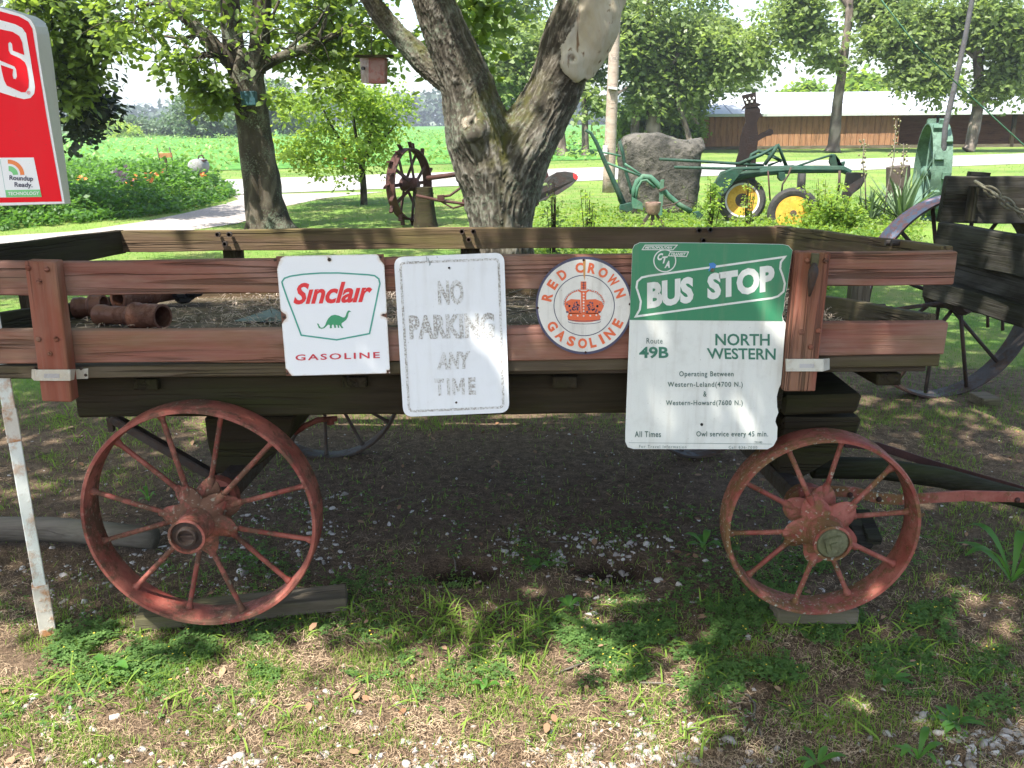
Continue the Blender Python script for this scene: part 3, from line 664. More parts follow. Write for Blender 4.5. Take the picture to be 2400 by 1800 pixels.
# bus stop sign
right = [(2002, 115), (1975, 300), (1962, 400), (1945, 470), (1938, 560), (1925, 600), (1935, 640), (1952, 660), (1940, 800), (1928, 980), (1915, 1120), (1900, 1150), (1885, 1210), (1888, 1290), (1897, 1330), (1880, 1370), (1874, 1400), (1890, 1440), (1886, 1530), (1860, 1580), (1815, 1605)]
left = [(815, 1603), (770, 1590), (752, 1550), (752, 1480), (805, 110), (820, 78), (862, 58)]
pts = [(862, 58), (1400, 62), (1930, 72), (1972, 82)]+right+left[:-1]
Yb = Ysg-.006
g4 = sign_plate('bus_stop_sign', pts, Yb, *Z2, BUSWHITE, 'tall green and white bus stop sign with street names, chipped along its right edge', th=.003)
S = Sign(g4, Yb, *Z2)
S.poly([(862, 60), (1400, 64), (1930, 74), (1970, 84), (2000, 117), (1973, 300), (1960, 400), (1943, 470), (1936, 560), (1923, 600), (1930, 646), (785, 638), (806, 112), (822, 80)], BUSGREEN, name='green_field')
ban = [(830, 612), (860, 560), (868, 500), (850, 440), (835, 395), (842, 350), (875, 320), (930, 308), (1400, 243), (1945, 166), (1915, 205), (1910, 255), (1930, 310), (1945, 365), (1935, 425), (1895, 460), (1850, 474), (1340, 542)]
S.stroke(ban, 15, BUSWHITE, closed=True)
S.text('BUS', (915, 358), (1262, 310), (1262, 508), (915, 556), BUSWHITE, bold=.055)
S.text('STOP', (1365, 292), (1868, 222), (1868, 420), (1365, 490), BUSWHITE, bold=.055)
S.stroke(circ(82, 40, 1047, 195), 8, BUSWHITE, closed=True)
for ch, x, y in (('C', 1012, 165), ('T', 1046, 188), ('A', 1066, 222)):
    S.text(ch, (x-18, y-24), (x+24, y-28), (x+18, y+26), (x-22, y+28), BUSWHITE, bold=.05, shear=.2, lift=.0020)
for q, tx, tq in (([(878, 112), (900, 78), (1140, 78), (1108, 113)], 'METROPOLITAN', [(902, 86), (1103, 86), (1099, 106), (898, 106)]), ([(1075, 158), (1090, 126), (1224, 129), (1208, 164)], 'TRANSIT', [(1094, 134), (1205, 136), (1201, 158), (1090, 156)])):
    S.poly(q, BUSGREEN, lift=.0014, name='badge_panel'); S.stroke(q, 6, BUSWHITE, closed=True, lift=.0018); S.text(tx, *tq, BUSWHITE, bold=.03, shear=.15, lift=.0020)
def T4(x0, y0, x1, y1, dy=0): return (x0, y0), (x1, y0+dy), (x1, y1+dy), (x0, y1)
S.text('Route', *T4(910, 773, 1030, 815), INKDARK, bold=.0, space=1.1)
S.text('49B', *T4(855, 838, 1075, 925), INKGREEN, bold=.03)
S.text('NORTH', *T4(1425, 740, 1832, 829, 2), INKGREEN, bold=.02)
S.text('WESTERN', (1360, 848), (1878, 850), (1875, 937), (1370, 929), INKGREEN, bold=.02)
S.text('Operating Between', *T4(1155, 1021, 1562, 1072), INKDARK, bold=.012, space=1.15)
S.text('Western-Leland(4700 N.)', *T4(1068, 1100, 1630, 1150), INKDARK, bold=.012, space=1.15)
S.text('&', *T4(1335, 1171, 1360, 1212), INKDARK, bold=.012)
S.text('Western-Howard(7600 N.)', *T4(1055, 1238, 1630, 1287), INKDARK, bold=.012, space=1.15)
S.text('All Times', *T4(822, 1470, 1018, 1515), INKDARK, bold=.012, space=1.12)
S.text('Owl service every 45 min.', *T4(1283, 1470, 1820, 1522), INKDARK, bold=.012, space=1.12)
S.stroke([(778, 1556), (1848, 1566)], 2.5, INKDARK); S.text('For Travel Information', *T4(855, 1573, 1208, 1595, 3), INKDARK, space=1.3); S.text('Call 836-7000', *T4(1525, 1580, 1738, 1600), INKDARK, space=1.3); S.text('TR180', *T4(1718, 1545, 1775, 1560), INKDARK)
S.poly(circ(11, 16, 1323, 1420), PLASTIC_BLACK, name='hole')
S.poly([(1378, 215), (1410, 208), (1432, 225), (1425, 248), (1400, 262), (1372, 275), (1385, 240)], BLUEPAINT, lift=.0022, name='blue_smear'); bolt(S.p(1403, 264, .002), .0055, g4, GRAY_METAL)
# ---------------------------------------------------------------- tall red box sign and its post
ZS = (240/766, 0, 0)
SLV = paint_mat('rusty_white_sleeve', (.55, .50, .42), (.62, .58, .5), rust=(.45, .18, .05), rustamt=.9, sc=.7)
px_ = (108-1200)/F*(2.44*math.cos(PITCH)+1.5*math.sin(PITCH))
mb = MB(); mb.box((px_, 2.44, .95), .0165, .0165, .93, rz=.5)
post = empty('box_sign', (px_, 2.44, 0), 'tall red box sign on a square white post at the left edge', 'sign')
mb.build('post', POSTWHITE, post, bevel=.002)
for z_, w_, h_ in ((.085, .0225, .085), (.68, .0185, .05)): MB().box((px_, 2.44, z_), w_, w_, h_, rz=.5).build('post_sleeve', SLV, post, bevel=.002)
fr = [(-420, -50), (0, 55), (180, 112), (232, 145), (262, 195), (276, 250), (300, 450), (385, 950), (488, 1525), (-420, 1555)]
bk = [(-380, -40), (60, 62), (270, 125), (330, 162), (355, 205), (368, 260), (398, 450), (455, 950), (530, 1522), (-380, 1545)]
A = [P(x*ZS[0], y*ZS[0], 2.20) for x, y in fr]; B = [P(x*ZS[0], y*ZS[0], 2.30) for x, y in bk]
mb = MB(); mb.prism(A, B); box = mb.build('sign_box', SIGNSIDE, post)
S = Sign(post, 2.20, *ZS)
S.poly([(-418, -48), (0, 57), (179, 114), (230, 147), (260, 197), (273, 250), (297, 450), (382, 950), (484, 1521), (-418, 1551)], SIGNW2, lift=.001, name='white_border')
S.poly([(-418, -15), (0, 84), (140, 122), (210, 160), (242, 215), (268, 380), (350, 880), (464, 1507), (-418, 1525)], SIGNRED, lift=.002, name='red_face')
S.poly([(-418, 30), (0, 150), (110, 180), (165, 208), (195, 250), (225, 420), (262, 650), (256, 700), (228, 733), (180, 742), (100, 722), (0, 690), (-418, 560)], SIGNW2, lift=.003, name='white_field')
S.poly([(-60, 200), (0, 218), (95, 238), (145, 270), (165, 315), (182, 412), (95, 378), (90, 330), (75, 312), (60, 325), (65, 380), (80, 405), (150, 437), (185, 465), (200, 500), (215, 600), (213, 655), (190, 690), (160, 690), (50, 640), (30, 600), (15, 540), (5, 485), (98, 518), (93, 560), (100, 588), (118, 592), (126, 570), (120, 520), (108, 498), (0, 452), (-60, 425)], SIGNRED, lift=.004, name='letter')
S.stroke(circ(11, 14, 214, 694), 2.5, SIGNRED, closed=True, lift=.004); S.text('R', *T4(209, 688, 219, 700), SIGNRED, lift=.004)
S.poly([(-418, 1180), (0, 1180), (252, 1178), (312, 1473), (48, 1477), (-418, 1480)], SIGNW2, lift=.003, name='white_patch')
S.poly([(40, 1422), (300, 1418), (311, 1472), (50, 1475)], LGREEN, lift=.0036, name='green_strip')
S.stroke([(-2, 1182), (48, 1476)], 2, INKTEAL, lift=.0036)
def arc(cx_, cy_, r0, r1, a0, a1, sx=1.0): 
    t = np.linspace(R(a0), R(a1), 12); return [(cx_+sx*r1*math.cos(a), cy_-r1*math.sin(a)) for a in t]+[(cx_+sx*r0*math.cos(a), cy_-r0*math.sin(a)) for a in t[::-1]]
S.poly(arc(62, 1312, 88, 118, 2, 92, 1.02), LORANGE, lift=.0036, name='orange_arc'); S.poly(arc(66, 1312, 32, 70, 5, 92, 1.0), LGREEN, lift=.0036, name='green_arc')
S.text('Roundup', (66, 1310), (245, 1318), (250, 1365), (72, 1358), INKBLACK, bold=.02, shear=.1, lift=.0042); S.text('Ready.', (104, 1362), (240, 1366), (245, 1412), (110, 1408), INKBLACK, bold=.02, shear=.1, lift=.0042)
S.text('TECHNOLOGY', (58, 1436), (292, 1432), (296, 1458), (62, 1461), SIGNW2, bold=.02, shear=.15, lift=.0048)
# ---------------------------------------------------------------- ground sheets
def axis(dense0, dense1, step, far0, far1, g=1.16):
    a = list(np.arange(dense0, dense1+1e-6, step)); s = step
    while a[-1] < far1: s = min(s*g, 40); a.append(a[-1]+s)
    s = step
    while a[0] > far0: s = min(s*g, 40); a.insert(0, a[0]-s)
    return np.array(a)
PITS = [tuple(G(1085, 1345)[:2]), tuple(G(1432, 1340)[:2])]
def pit(x, y): return sum(np.exp(-np.clip(((x-a)/.135)**2+((y-b)/.085)**2, 0, 30)**2) for a, b in PITS)
def gh(x, y):
    fade = 1-sst(8, 20, y); n1 = fbm(np.c_[x*1.1, y*1.1, x*0], 3)*.018+fbm(np.c_[x*7, y*7, x*0+3], 3)*.008
    return n1*fade-.045*pit(x, y)
def gz(x, y): return gh(np.atleast_1d(np.asarray(x, float)), np.atleast_1d(np.asarray(y, float)))
xs = axis(-4.5, 4.5, .035, -700, 700); ys = axis(.8, 8, .035, -60, 1500)
GX, GY = np.meshgrid(xs, ys); gx = GX.ravel(); gy = GY.ravel()
zz = gh(gx, gy); nx, ny = len(xs), len(ys)
ii = np.arange(nx*ny).reshape(ny, nx); Fg = np.stack([ii[:-1, :-1], ii[:-1, 1:], ii[1:, 1:], ii[1:, :-1]], -1).reshape(-1, 4)
lawn = sst(4.3, 6.0, gy+fbm(np.c_[gx*.8, gy*.8, gx*0], 3)*1.2+.5*sst(1.6, 4, gx))
g = Mt('lawn_and_soil', .95, spec=.15); wc = g.co(kind='World')
n1 = g.noise(wc, 2.2, 5, .65); n2 = g.noise(wc, 22, 5, .7); n3 = g.noise(wc, 140, 3, .7); n4 = g.noise(wc, .25, 4, .6)
soil = g.mix(g.ramp(n2, [(.35, 0.0), (.7, 1.0)]), (.052, .034, .021), (.17, .118, .078))
soil = g.mix(g.math('MULTIPLY', g.ramp(n3, [(.5, 0.0), (.7, 1.0)]), .5), soil, (.30, .22, .15))
grass = g.mix(g.ramp(n2, [(.3, 0.0), (.7, 1.0)]), (.045, .10, .018), (.11, .20, .035)); grass = g.mix(g.ramp(n4, [(.4, 0.0), (.65, 1.0)]), grass, (.15, .23, .045))
grass = g.mix(g.math('MULTIPLY', g.ramp(n1, [(.45, 0.0), (.65, 1.0)]), .6), grass, (.20, .18, .075))
soil = g.mix(g.math('MULTIPLY', g.attr('wet'), .9), soil, (.022, .014, .010))
g.col(g.mix(g.ramp(g.math('ADD', g.attr('lawn'), g.math('MULTIPLY', g.math('SUBTRACT', n1, .5), .9)), [(.35, 0.0), (.65, 1.0)]), soil, grass))
g.bump(g.math('ADD', n2, g.math('MULTIPLY', n3, .5)), .8, .02)
go = meshobj('ground', np.c_[gx, gy, zz], Fg, g.m, None, True, attrs={'lawn': ('POINT', lawn), 'wet': ('POINT', np.clip(pit(gx, gy)*1.2, 0, 1))}); tag(go, kind='structure')
def sheet(name, pts, z, mat, sub=40, kind='structure'):
    """long strip sheet: two px edges resampled"""
    a = np.array([[*G(*p)[:2]] for p in pts[0]]); b = np.array([[*G(*p)[:2]] for p in pts[1]])
    def rs(q):
        d = np.r_[0, np.cumsum(np.linalg.norm(np.diff(q, axis=0), axis=1))]; t = np.linspace(0, d[-1], sub); return np.c_[np.interp(t, d, q[:, 0]), np.interp(t, d, q[:, 1])]
    a, b = rs(a), rs(b); k = 8; V = []
    for i in range(sub):
        for j in range(k+1):
            t = j/k; p = a[i]*(1-t)+b[i]*t; V.append((p[0], p[1], z))
    Fc = [(i*(k+1)+j, i*(k+1)+j+1, (i+1)*(k+1)+j+1, (i+1)*(k+1)+j) for i in range(sub-1) for j in range(k)]
    return tag(meshobj(name, np.array(V), Fc, mat, None, True), kind=kind)
r_ = Mt('pale_asphalt', .9, spec=.2); wc = r_.co(kind='World'); r_.col(r_.mix(r_.ramp(r_.noise(wc, 1.2, 5, .7), [(.3, 0.0), (.7, 1.0)]), (.22, .21, .20), (.31, .295, .285))); r_.bump(r_.noise(wc, 60, 3), .3, .01)
ra, rb = np.array([-6.2, 20.2]), np.array([24.0, 34.0]); dr = (rb-ra)/np.linalg.norm(rb-ra); nr = np.array([-dr[1], dr[0]])
def rstrip(name, o0, o1, z, mat, l0=-150, l1=260, n=60):
    V = []; Fc = []
    for i in range(n+1):
        c = ra+dr*(l0+(l1-l0)*i/n)
        for o_ in (o0, o1): V.append((*(c+nr*o_), z))
    Fc = [(2*i, 2*i+1, 2*i+3, 2*i+2) for i in range(n)]
    return tag(meshobj(name, np.array(V), Fc, mat, None), kind='structure')
rstrip('road', 0, 6.0, .012, r_.m)
lm = Mt('road_line', .7).col((.6, .6, .58)).m
rstrip('road_line', .35, .47, .017, lm); rstrip('road_line', 5.4, 5.52, .017, lm)
ym = Mt('yellow_line', .7).col((.45, .36, .18)).m; rstrip('road_line', 2.9, 3.0, .017, ym)
c_ = Mt('crop_field', .95, spec=.1); wc = c_.co(kind='World'); c_.col(c_.mix(c_.ramp(c_.noise(wc, .8, 6, .75), [(.3, 0.0), (.7, 1.0)]), (.055, .15, .03), (.09, .22, .045)))
V = []; Fc = []
for i, o_ in enumerate(np.r_[11.5, 14, 20, 30, 45, 70, 110, 170, 260, 420]):
    b0 = ra+nr*o_; aR = (.125*b0[1]-b0[0])/(dr[0]-.125*dr[1])
    for a_ in (-500, -200, -50, 0, 5): V.append((*(b0+dr*min(a_, aR)), .02) if a_ < 5 else (*(b0+dr*max(aR, 2)), .02))
Fc = [(5*i+j, 5*i+j+1, 5*i+j+6, 5*i+j+5) for i in range(9) for j in range(4)]
tag(meshobj('crop_field', np.array(V), Fc, c_.m, None), kind='structure')
d_ = Mt('gravel_drive', .95, spec=.2); wc = d_.co(kind='World'); v_ = d_.voro(wc, 38); d_.col(d_.mix(d_.ramp(d_.math('ADD', d_.math('MULTIPLY', v_, .9), d_.math('MULTIPLY', d_.noise(wc, 3, 5, .7), .6)), [(.3, 0.0), (.75, 1.0)]), (.42, .39, .37), (.27, .24, .22))); d_.bump(v_, .6, .02)
sheet('gravel_driveway', [[(-700, 600), (-300, 577), (0, 554), (180, 543), (330, 521), (430, 501), (520, 480), (560, 468), (548, 461), (520, 458)], [(-700, 640), (-300, 608), (0, 575), (200, 556), (430, 543), (560, 524), (605, 508), (660, 486), (760, 465), (900, 450)]], .0065, d_.m, 50)
# ---------------------------------------------------------------- leaves
BARK_ATT = True
def bark_mat(name, dark, mid, light, moss=.4, sc=1.0):
    s = Mt(name, .95, spec=.15); o = s.co((6*sc, 6*sc, 1.6*sc)); h = s.attr('ridge'); nn = s.noise(s.co((30*sc, 30*sc, 9*sc)), 1, 6, .7); big = s.noise(s.co((2.2,)*3), 1, 4, .6)
    k = s.math('ADD', s.math('MULTIPLY', h, .7), s.math('MULTIPLY', nn, .4))
    c = s.mix(s.ramp(k, [(.25, 0.0), (.7, 1.0)]), dark, mid); c = s.mix(s.ramp(k, [(.62, 0.0), (.95, 1.0)]), c, light)
    lich = s.ramp(s.math('ADD', s.math('MULTIPLY', s.noise(s.co((45, 45, 45)), 1, 4, .65), .5), s.math('MULTIPLY', big, .5)), [(.52, 0.0), (.6, 1.0)])
    c = s.mix(s.math('MULTIPLY', lich, .45), c, (.17, .21, .15))
    mo = s.math('MULTIPLY', s.attr('moss'), s.ramp(s.noise(s.co((14, 14, 8)), 1, 5, .7), [(.4, 0.0), (.6, 1.0)])); c = s.mix(s.math('MULTIPLY', mo, moss*2, clamp=True), c, (.065, .065, .012))
    sm = s.noise(s.co((5, 5, 2.2)), 1, 5, .6, .8); sc_ = s.mix(s.ramp(sm, [(.35, 0.0), (.62, 1.0)]), (.34, .29, .21), (.47, .43, .36)); sc_ = s.mix(s.ramp(s.noise(s.co((13, 13, 3.5)), 1, 4, .6, 1.2), [(.60, 0.0), (.68, 1.0)]), sc_, (.16, .10, .06))
    c = s.mix(s.attr('scar'), c, sc_); s.col(c); s.bump(nn, .6, .006); return s.m
BARK = bark_mat('gray_ridged_bark', (.045, .039, .031), (.105, .092, .073), (.20, .187, .16), .4)
BARK2 = bark_mat('dark_bark', (.016, .012, .009), (.045, .036, .027), (.11, .092, .072), .2)
BARK3 = bark_mat('far_bark', (.07, .055, .045), (.15, .12, .10), (.24, .20, .17), .1)
def spray_leaves(C, D, length, k, size, hexa=True, droop=.25, jitter=.45, var0=None, rng=RNG, flat_=.6):
    """C (N,3) spray roots, D (N,3) directions -> leaf mesh arrays"""
    N = len(C); t = (np.arange(k)+.5)/k
    D = D/np.linalg.norm(D, axis=1, keepdims=True); up = np.array([0, 0, 1.0]); S_ = np.cross(D, up); S_ /= np.linalg.norm(S_, axis=1, keepdims=True)+1e-6
    pos = C[:, None, :]+D[:, None, :]*(t[None, :, None]*length)*rng.uniform(.7, 1.2, (N, 1, 1))
    pos = pos-up*(t**2*droop*length)[None, :, None]
    sd = np.where(np.arange(k) % 2 == 0, 1.0, -1.0)[None, :, None]
    ax = D[:, None, :]*.55+S_[:, None, :]*sd*.8-up*.35+rng.normal(0, jitter, (N, k, 3)); ax /= np.linalg.norm(ax, axis=2, keepdims=True)
    nrm = up*flat_+rng.normal(0, jitter, (N, k, 3)); nrm -= ax*(nrm*ax).sum(2, keepdims=True); nrm /= np.linalg.norm(nrm, axis=2, keepdims=True)
    b = np.cross(nrm, ax); sz = size*rng.uniform(.6, 1.25, (N, k, 1)); pos = pos+rng.normal(0, size*.35, (N, k, 3))
    tpl = [(0, 0, 0), (.28, .30, .06), (.66, .27, .06), (1, 0, 0), (.66, -.27, .06), (.28, -.30, .06)] if hexa else [(0, 0, 0), (.45, .34, .05), (1, 0, 0), (.45, -.34, .05)]
    V = np.stack([pos+ax*sz*a+b*sz*c+nrm*sz*d for a, c, d in tpl], 2).reshape(-1, 3); m_ = len(tpl)
    Fc = np.arange(N*k*m_).reshape(-1, m_)
    if var0 is None: var0 = rng.random(N)
    var = np.clip(var0[:, None]*.6+rng.random((N, k))*.45, 0, 1).ravel()
    return V, Fc, var
def leafobj(name, V, Fc, var, mat, parent, kind='stuff'):
    o = meshobj(name, V, Fc, mat, parent, attrs={'var': ('FACE', var)}); 
    if kind: o['kind'] = kind
    return o
def in_ellipsoids(ells, n, rng=RNG, freq=1.2, thr=-.05, shell=.0):
    out = []; W = np.array([e[4] if len(e) > 4 else 1 for e in ells], float); W /= W.sum(); tot = 0
    while tot < n:
        idx = rng.choice(len(ells), n*2, p=W); v = rng.normal(0, 1, (n*2, 3)); v /= np.linalg.norm(v, axis=1, keepdims=True); v *= (shell+(1-shell)*rng.random((n*2, 1)))**(1/3)
        c = np.array([e[0] for e in ells])[idx]+v*np.array([e[1:4] for e in ells])[idx]
        c = c[fbm(c*freq+5, 3) > thr]; out.append(c); tot += len(c)
    return np.concatenate(out)[:n]
def pxell(px, py, rpx, Y, wt=1.0, ry=None, rz=None):
    c = P(px, py, Y); d = Y*math.cos(PITCH)+.0; s = d/F*rpx; return (tuple(c), s, ry if ry else s, (rz/rpx*s if rz else s), wt)
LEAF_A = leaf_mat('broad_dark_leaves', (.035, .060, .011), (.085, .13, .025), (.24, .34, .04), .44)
LEAF_B = leaf_mat('light_green_leaves', (.075, .14, .02), (.16, .25, .04), (.38, .52, .06), .45)
LEAF_C = leaf_mat('gray_green_oak_leaves', (.065, .10, .03), (.19, .25, .09), (.28, .38, .08), .42, rough=.38)
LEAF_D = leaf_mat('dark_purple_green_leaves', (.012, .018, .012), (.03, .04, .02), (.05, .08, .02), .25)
LEAF_H = leaf_mat('haze_tinted_far_leaves', (.06, .10, .05), (.12, .17, .08), (.12, .2, .06), .25)  # grayed leaf colour, part of the distance haze painted in
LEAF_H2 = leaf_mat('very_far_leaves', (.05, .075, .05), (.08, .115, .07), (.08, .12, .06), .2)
def limbs(name, L_, mat, parent, n=12, disp=.0, bark=3.0):
    V = []; Fc = []; b = 0; rid = []
    for pts, rad in L_:
        pts = [Vector(p) for p in pts]; N = len(pts)
        # resample with Catmull-Rom
        Q = []; Rr = []
        for i in range(N-1):
            p0, p1, p2, p3 = pts[max(i-1, 0)], pts[i], pts[i+1], pts[min(i+2, N-1)]; ns = max(2, int((p2-p1).length/ (max(rad[i], .01)*.9))); ns = min(ns, 14)
            for k in range(ns):
                t = k/ns; Q.append(.5*((2*p1)+(p2-p0)*t+(2*p0-5*p1+4*p2-p3)*t*t+(3*p1-p0-3*p2+p3)*t**3)); Rr.append(rad[i]*(1-t)+rad[i+1]*t)
        Q.append(pts[-1]); Rr.append(rad[-1]); mb = MB().tube(Q, Rr, n, cap=True); vv = np.array([tuple(v) for v in mb.v])
        q = np.repeat(np.array([tuple(p) for p in Q]), n, 0); nr_ = vv-q; rr = np.repeat(Rr, n)[:, None]
        a = np.tile(np.arange(n)/n*2*math.pi, len(Q)); h = np.abs(fbm(np.c_[np.cos(a)*bark*2, np.sin(a)*bark*2, q[:, 2]*bark*1.2+b], 3)); h = 1-np.clip(h*2.6, 0, 1)
        vv = vv+nr_*((h-.5)*disp)[:, None]*1.0; V.append(vv); Fc += [tuple(i+b for i in f) for f in mb.f]; b += len(vv); rid.append(h)
    rid = np.concatenate(rid); z0 = np.zeros(len(rid))
    return meshobj(name, np.concatenate(V), Fc, mat, parent, True, attrs={'ridge': ('POINT', rid), 'moss': ('POINT', z0+.2), 'scar': ('POINT', z0)})
def pl(pxs, Y, rpx, dY=None):
    """limb traced at depth Y (list of px points, radii in px) -> world polyline"""
    pts = []; rad = []
    for i, ((x, y), r) in enumerate(zip(pxs, rpx)):
        YY = Y+(dY[i] if dY else 0); p = P(x, y, YY); d = (np.array(p)-CAM)@_f; pts.append(p); rad.append(r*d/F)
    return pts, rad
# ---------------------------------------------------------------- the big forked tree behind the wagon
T0 = P(1178, 600, 6.0); TB = Vector((T0.x-.0, 6.0, 0))
tree0 = empty('maple_tree', TB, 'big forked tree with ridged gray bark and a pale bare wound, behind the wagon', 'tree')
def px2(L_, dY=None): return pl([a[:2] for a in L_], 6.0, [a[2] for a in L_], dY)
skel = [px2([(1188, 900, 98), (1183, 700, 82), (1178, 600, 77), (1172, 520, 76), (1165, 450, 82), (1150, 390, 90), (1128, 330, 82), (1108, 260, 70), (1088, 180, 63), (1050, 90, 57), (1013, 0, 50), (985, -90, 46), (965, -200, 40)], [0, 0, 0, 0, 0, 0, 0, -.02, -.05, -.1, -.15, -.2, -.3]),
        px2([(1080, 200, 38), (1035, 175, 34), (985, 135, 31), (915, 62, 27), (868, 0, 23), (835, -50, 21), (790, -120, 19)], [0, .05, .1, .12, .15, .2, .3]),
        px2([(1180, 520, 66), (1195, 430, 78), (1225, 345, 78), (1265, 280, 68), (1300, 215, 64), (1322, 150, 66), (1345, 80, 70), (1375, 0, 66), (1400, -80, 60), (1430, -200, 50)], [0, 0, 0, .02, .03, .03, .02, 0, 0, 0]),
        px2([(1330, 165, 52), (1365, 120, 54), (1392, 60, 50), (1418, 0, 46), (1445, -80, 40), (1475, -180, 34)], [-.03, -.04, -.04, -.02, 0, .05]),
        px2([(1110, 300, 40), (1095, 292, 38)], [-.13, -.17])]
mb = MB()
for pts, rad in skel:
    Q = []; Rr = []; N = len(pts)
    for i in range(N-1):
        p0, p1, p2, p3 = pts[max(i-1, 0)], pts[i], pts[i+1], pts[min(i+2, N-1)]
        for k in range(5):
            t = k/5; Q.append(.5*((2*p1)+(p2-p0)*t+(2*p0-5*p1+4*p2-p3)*t*t+(3*p1-p0-3*p2+p3)*t**3)); Rr.append(rad[i]*(1-t)+rad[i+1]*t)
    Q.append(pts[-1]); Rr.append(rad[-1]); mb.tube(Q, Rr, 20)
tmp = mb.build('tmp', BARK, None); md = tmp.modifiers.new('r', 'REMESH'); md.mode = 'VOXEL'; md.voxel_size = .0095
md = tmp.modifiers.new('s', 'SMOOTH'); md.iterations = 14; md.factor = .6
bpy.context.view_layer.update(); dg = bpy.context.evaluated_depsgraph_get(); ev = tmp.evaluated_get(dg); me = bpy.data.meshes.new_from_object(ev)
nv = len(me.vertices); co = np.empty(nv*3, np.float32); me.vertices.foreach_get('co', co); co = co.reshape(-1, 3).astype(float); nrm = np.empty(nv*3, np.float32); me.vertices.foreach_get('normal', nrm); nrm = nrm.reshape(-1, 3)
Fq = [tuple(p.vertices) for p in me.polygons]; bpy.data.objects.remove(tmp)
# nearest skeleton sample
SP = []; ST = []; SS = []
for pts, rad in skel[:4]:
    s0 = pts[0].z
    for i in range(len(pts)-1):
        for k in range(10):
            t = k/10; SP.append(pts[i].lerp(pts[i+1], t)); ST.append((pts[i+1]-pts[i]).normalized()); SS.append(s0+(pts[i+1]-pts[i]).length*t)
        s0 += (pts[i+1]-pts[i]).length
SP = np.array([tuple(p) for p in SP]); ST = np.array([tuple(p) for p in ST]); SS = np.array(SS)
near = np.empty(nv, int)
for i in range(0, nv, 20000):
    near[i:i+20000] = ((co[i:i+20000, None, :]-SP[None])**2).sum(2).argmin(1)
rel = co-SP[near]; tt = ST[near]; sx = SS[near]+(rel*tt).sum(1); rad_v = rel-tt*(rel*tt).sum(1)[:, None]
bx = np.cross(np.array([0, 1.0, 0]), tt); bx /= np.linalg.norm(bx, axis=1, keepdims=True); phi = np.arctan2((rad_v*bx).sum(1), -(rad_v@np.array([0, 1.0, 0])))
uu = phi*.22; wu = uu+fbm(np.c_[uu*6, sx*3, uu*0], 3)*.035
pb = np.c_[wu*38, sx*8.0, uu*0+2]; n1 = fbm(pb, 2); n2_ = fbm(np.c_[wu*70, sx*18, uu*0+5], 2); ridge = 1-np.clip(np.abs(n1)*3.2, 0, 1); ridge = np.clip(ridge*.75+(1-np.clip(np.abs(n2_)*3.0, 0, 1))*.45, 0, 1)
plate = fbm(np.c_[wu*60, sx*16, uu*0+9], 3)
pxv, pyv = proj(co)
def inpoly(x, y, poly):
    ins = np.zeros(len(x), bool); j = len(poly)-1
    for i in range(len(poly)):
        xi, yi = poly[i]; xj, yj = poly[j]; c_ = ((yi > y) != (yj > y)) & (x < (xj-xi)*(y-yi)/((yj-yi) or 1e-9)+xi); ins ^= c_; j = i
    return ins
front = nrm[:, 1] < .35
wob = fbm(co*9, 3)*14
scar = (inpoly(pxv+wob, pyv+wob, [(1352, -300), (1520, -300), (1470, 0), (1432, 115), (1390, 172), (1340, 188), (1317, 150), (1318, 110), (1345, 60), (1356, 0)]) & front).astype(float)
knot = np.exp(-(((pxv-1342)/17)**2+((pyv-136)/17)**2))*front; kn2 = np.exp(-(((pxv-1342)/6)**2+((pyv-137)/7)**2))*front
burl = np.exp(-(((pxv-1112)/42)**2+((pyv-310)/46)**2))*front; bs = np.exp(-(((pxv-1103)/21)**2+((pyv-285)/16)**2))*front; bh = np.exp(-(((pxv-1110)/9)**2+((pyv-292)/11)**2))*front
bark_amp = .0125*(1-ridge) ; amp = (-bark_amp+plate*.004)*(1-scar)+scar*fbm(np.c_[co[:, 0]*7, co[:, 1]*7, co[:, 2]*3], 4)*.055
amp = amp+fbm(co*4, 3)*.018+knot*.045-kn2*.075+burl*.055+burl*fbm(co*16, 3)*.02-bh*.04+scar*.010
co2 = co+nrm*amp[:, None]
moss = np.clip(sst(.1, .9, nrm[:, 2]+.25+fbm(co*3, 3)*.5)*.9+sst(1240, 1150, pxv)*sst(60, 330, pyv)*sst(-.3, .5, nrm[:, 0])*.7, 0, 1)
scar2 = np.clip(scar+(bs > .45)*.55*(bh < .5), 0, 1)
meshobj('trunk', co2, Fq, BARK, tree0, True, attrs={'ridge': ('POINT', np.clip(1-(1-ridge)+plate*.25, 0, 1)), 'moss': ('POINT', moss*(1-scar)), 'scar': ('POINT', scar2)})
print('trunk verts', nv)
ul = []
top = [skel[0][0][-1], skel[1][0][-1], skel[2][0][-1], skel[3][0][-1]]
for (p, r0, dx, dy) in ((top[0], .09, -2.0, -1.5), (top[1], .05, -3.2, -.5), (top[2], .12, 1.2, -1.0), (top[3], .08, 2.6, .5), (top[0], .07, -1.2, -4.0), (top[2], .08, -.4, -3.6), (top[1], .05, -3.6, -3.4)):
    e = Vector((dx, dy, 3.2+RNG.random())); m1 = p+e*.4+Vector((0, 0, .35)); ul.append(([p, m1, p+e], [r0, r0*.7, r0*.25]))
    for k in range(4):
        a = p.lerp(p+e, RNG.uniform(.35, .95)); e2 = Vector((RNG.uniform(-1.3, 1.3), RNG.uniform(-1.3, 1.3), RNG.uniform(-.1, .8))); ul.append(([a, a+e2*.5+Vector((0, 0, .1)), a+e2], [r0*.35, r0*.22, .01]))
limbs('upper_limb', ul, BARK, tree0, 8)
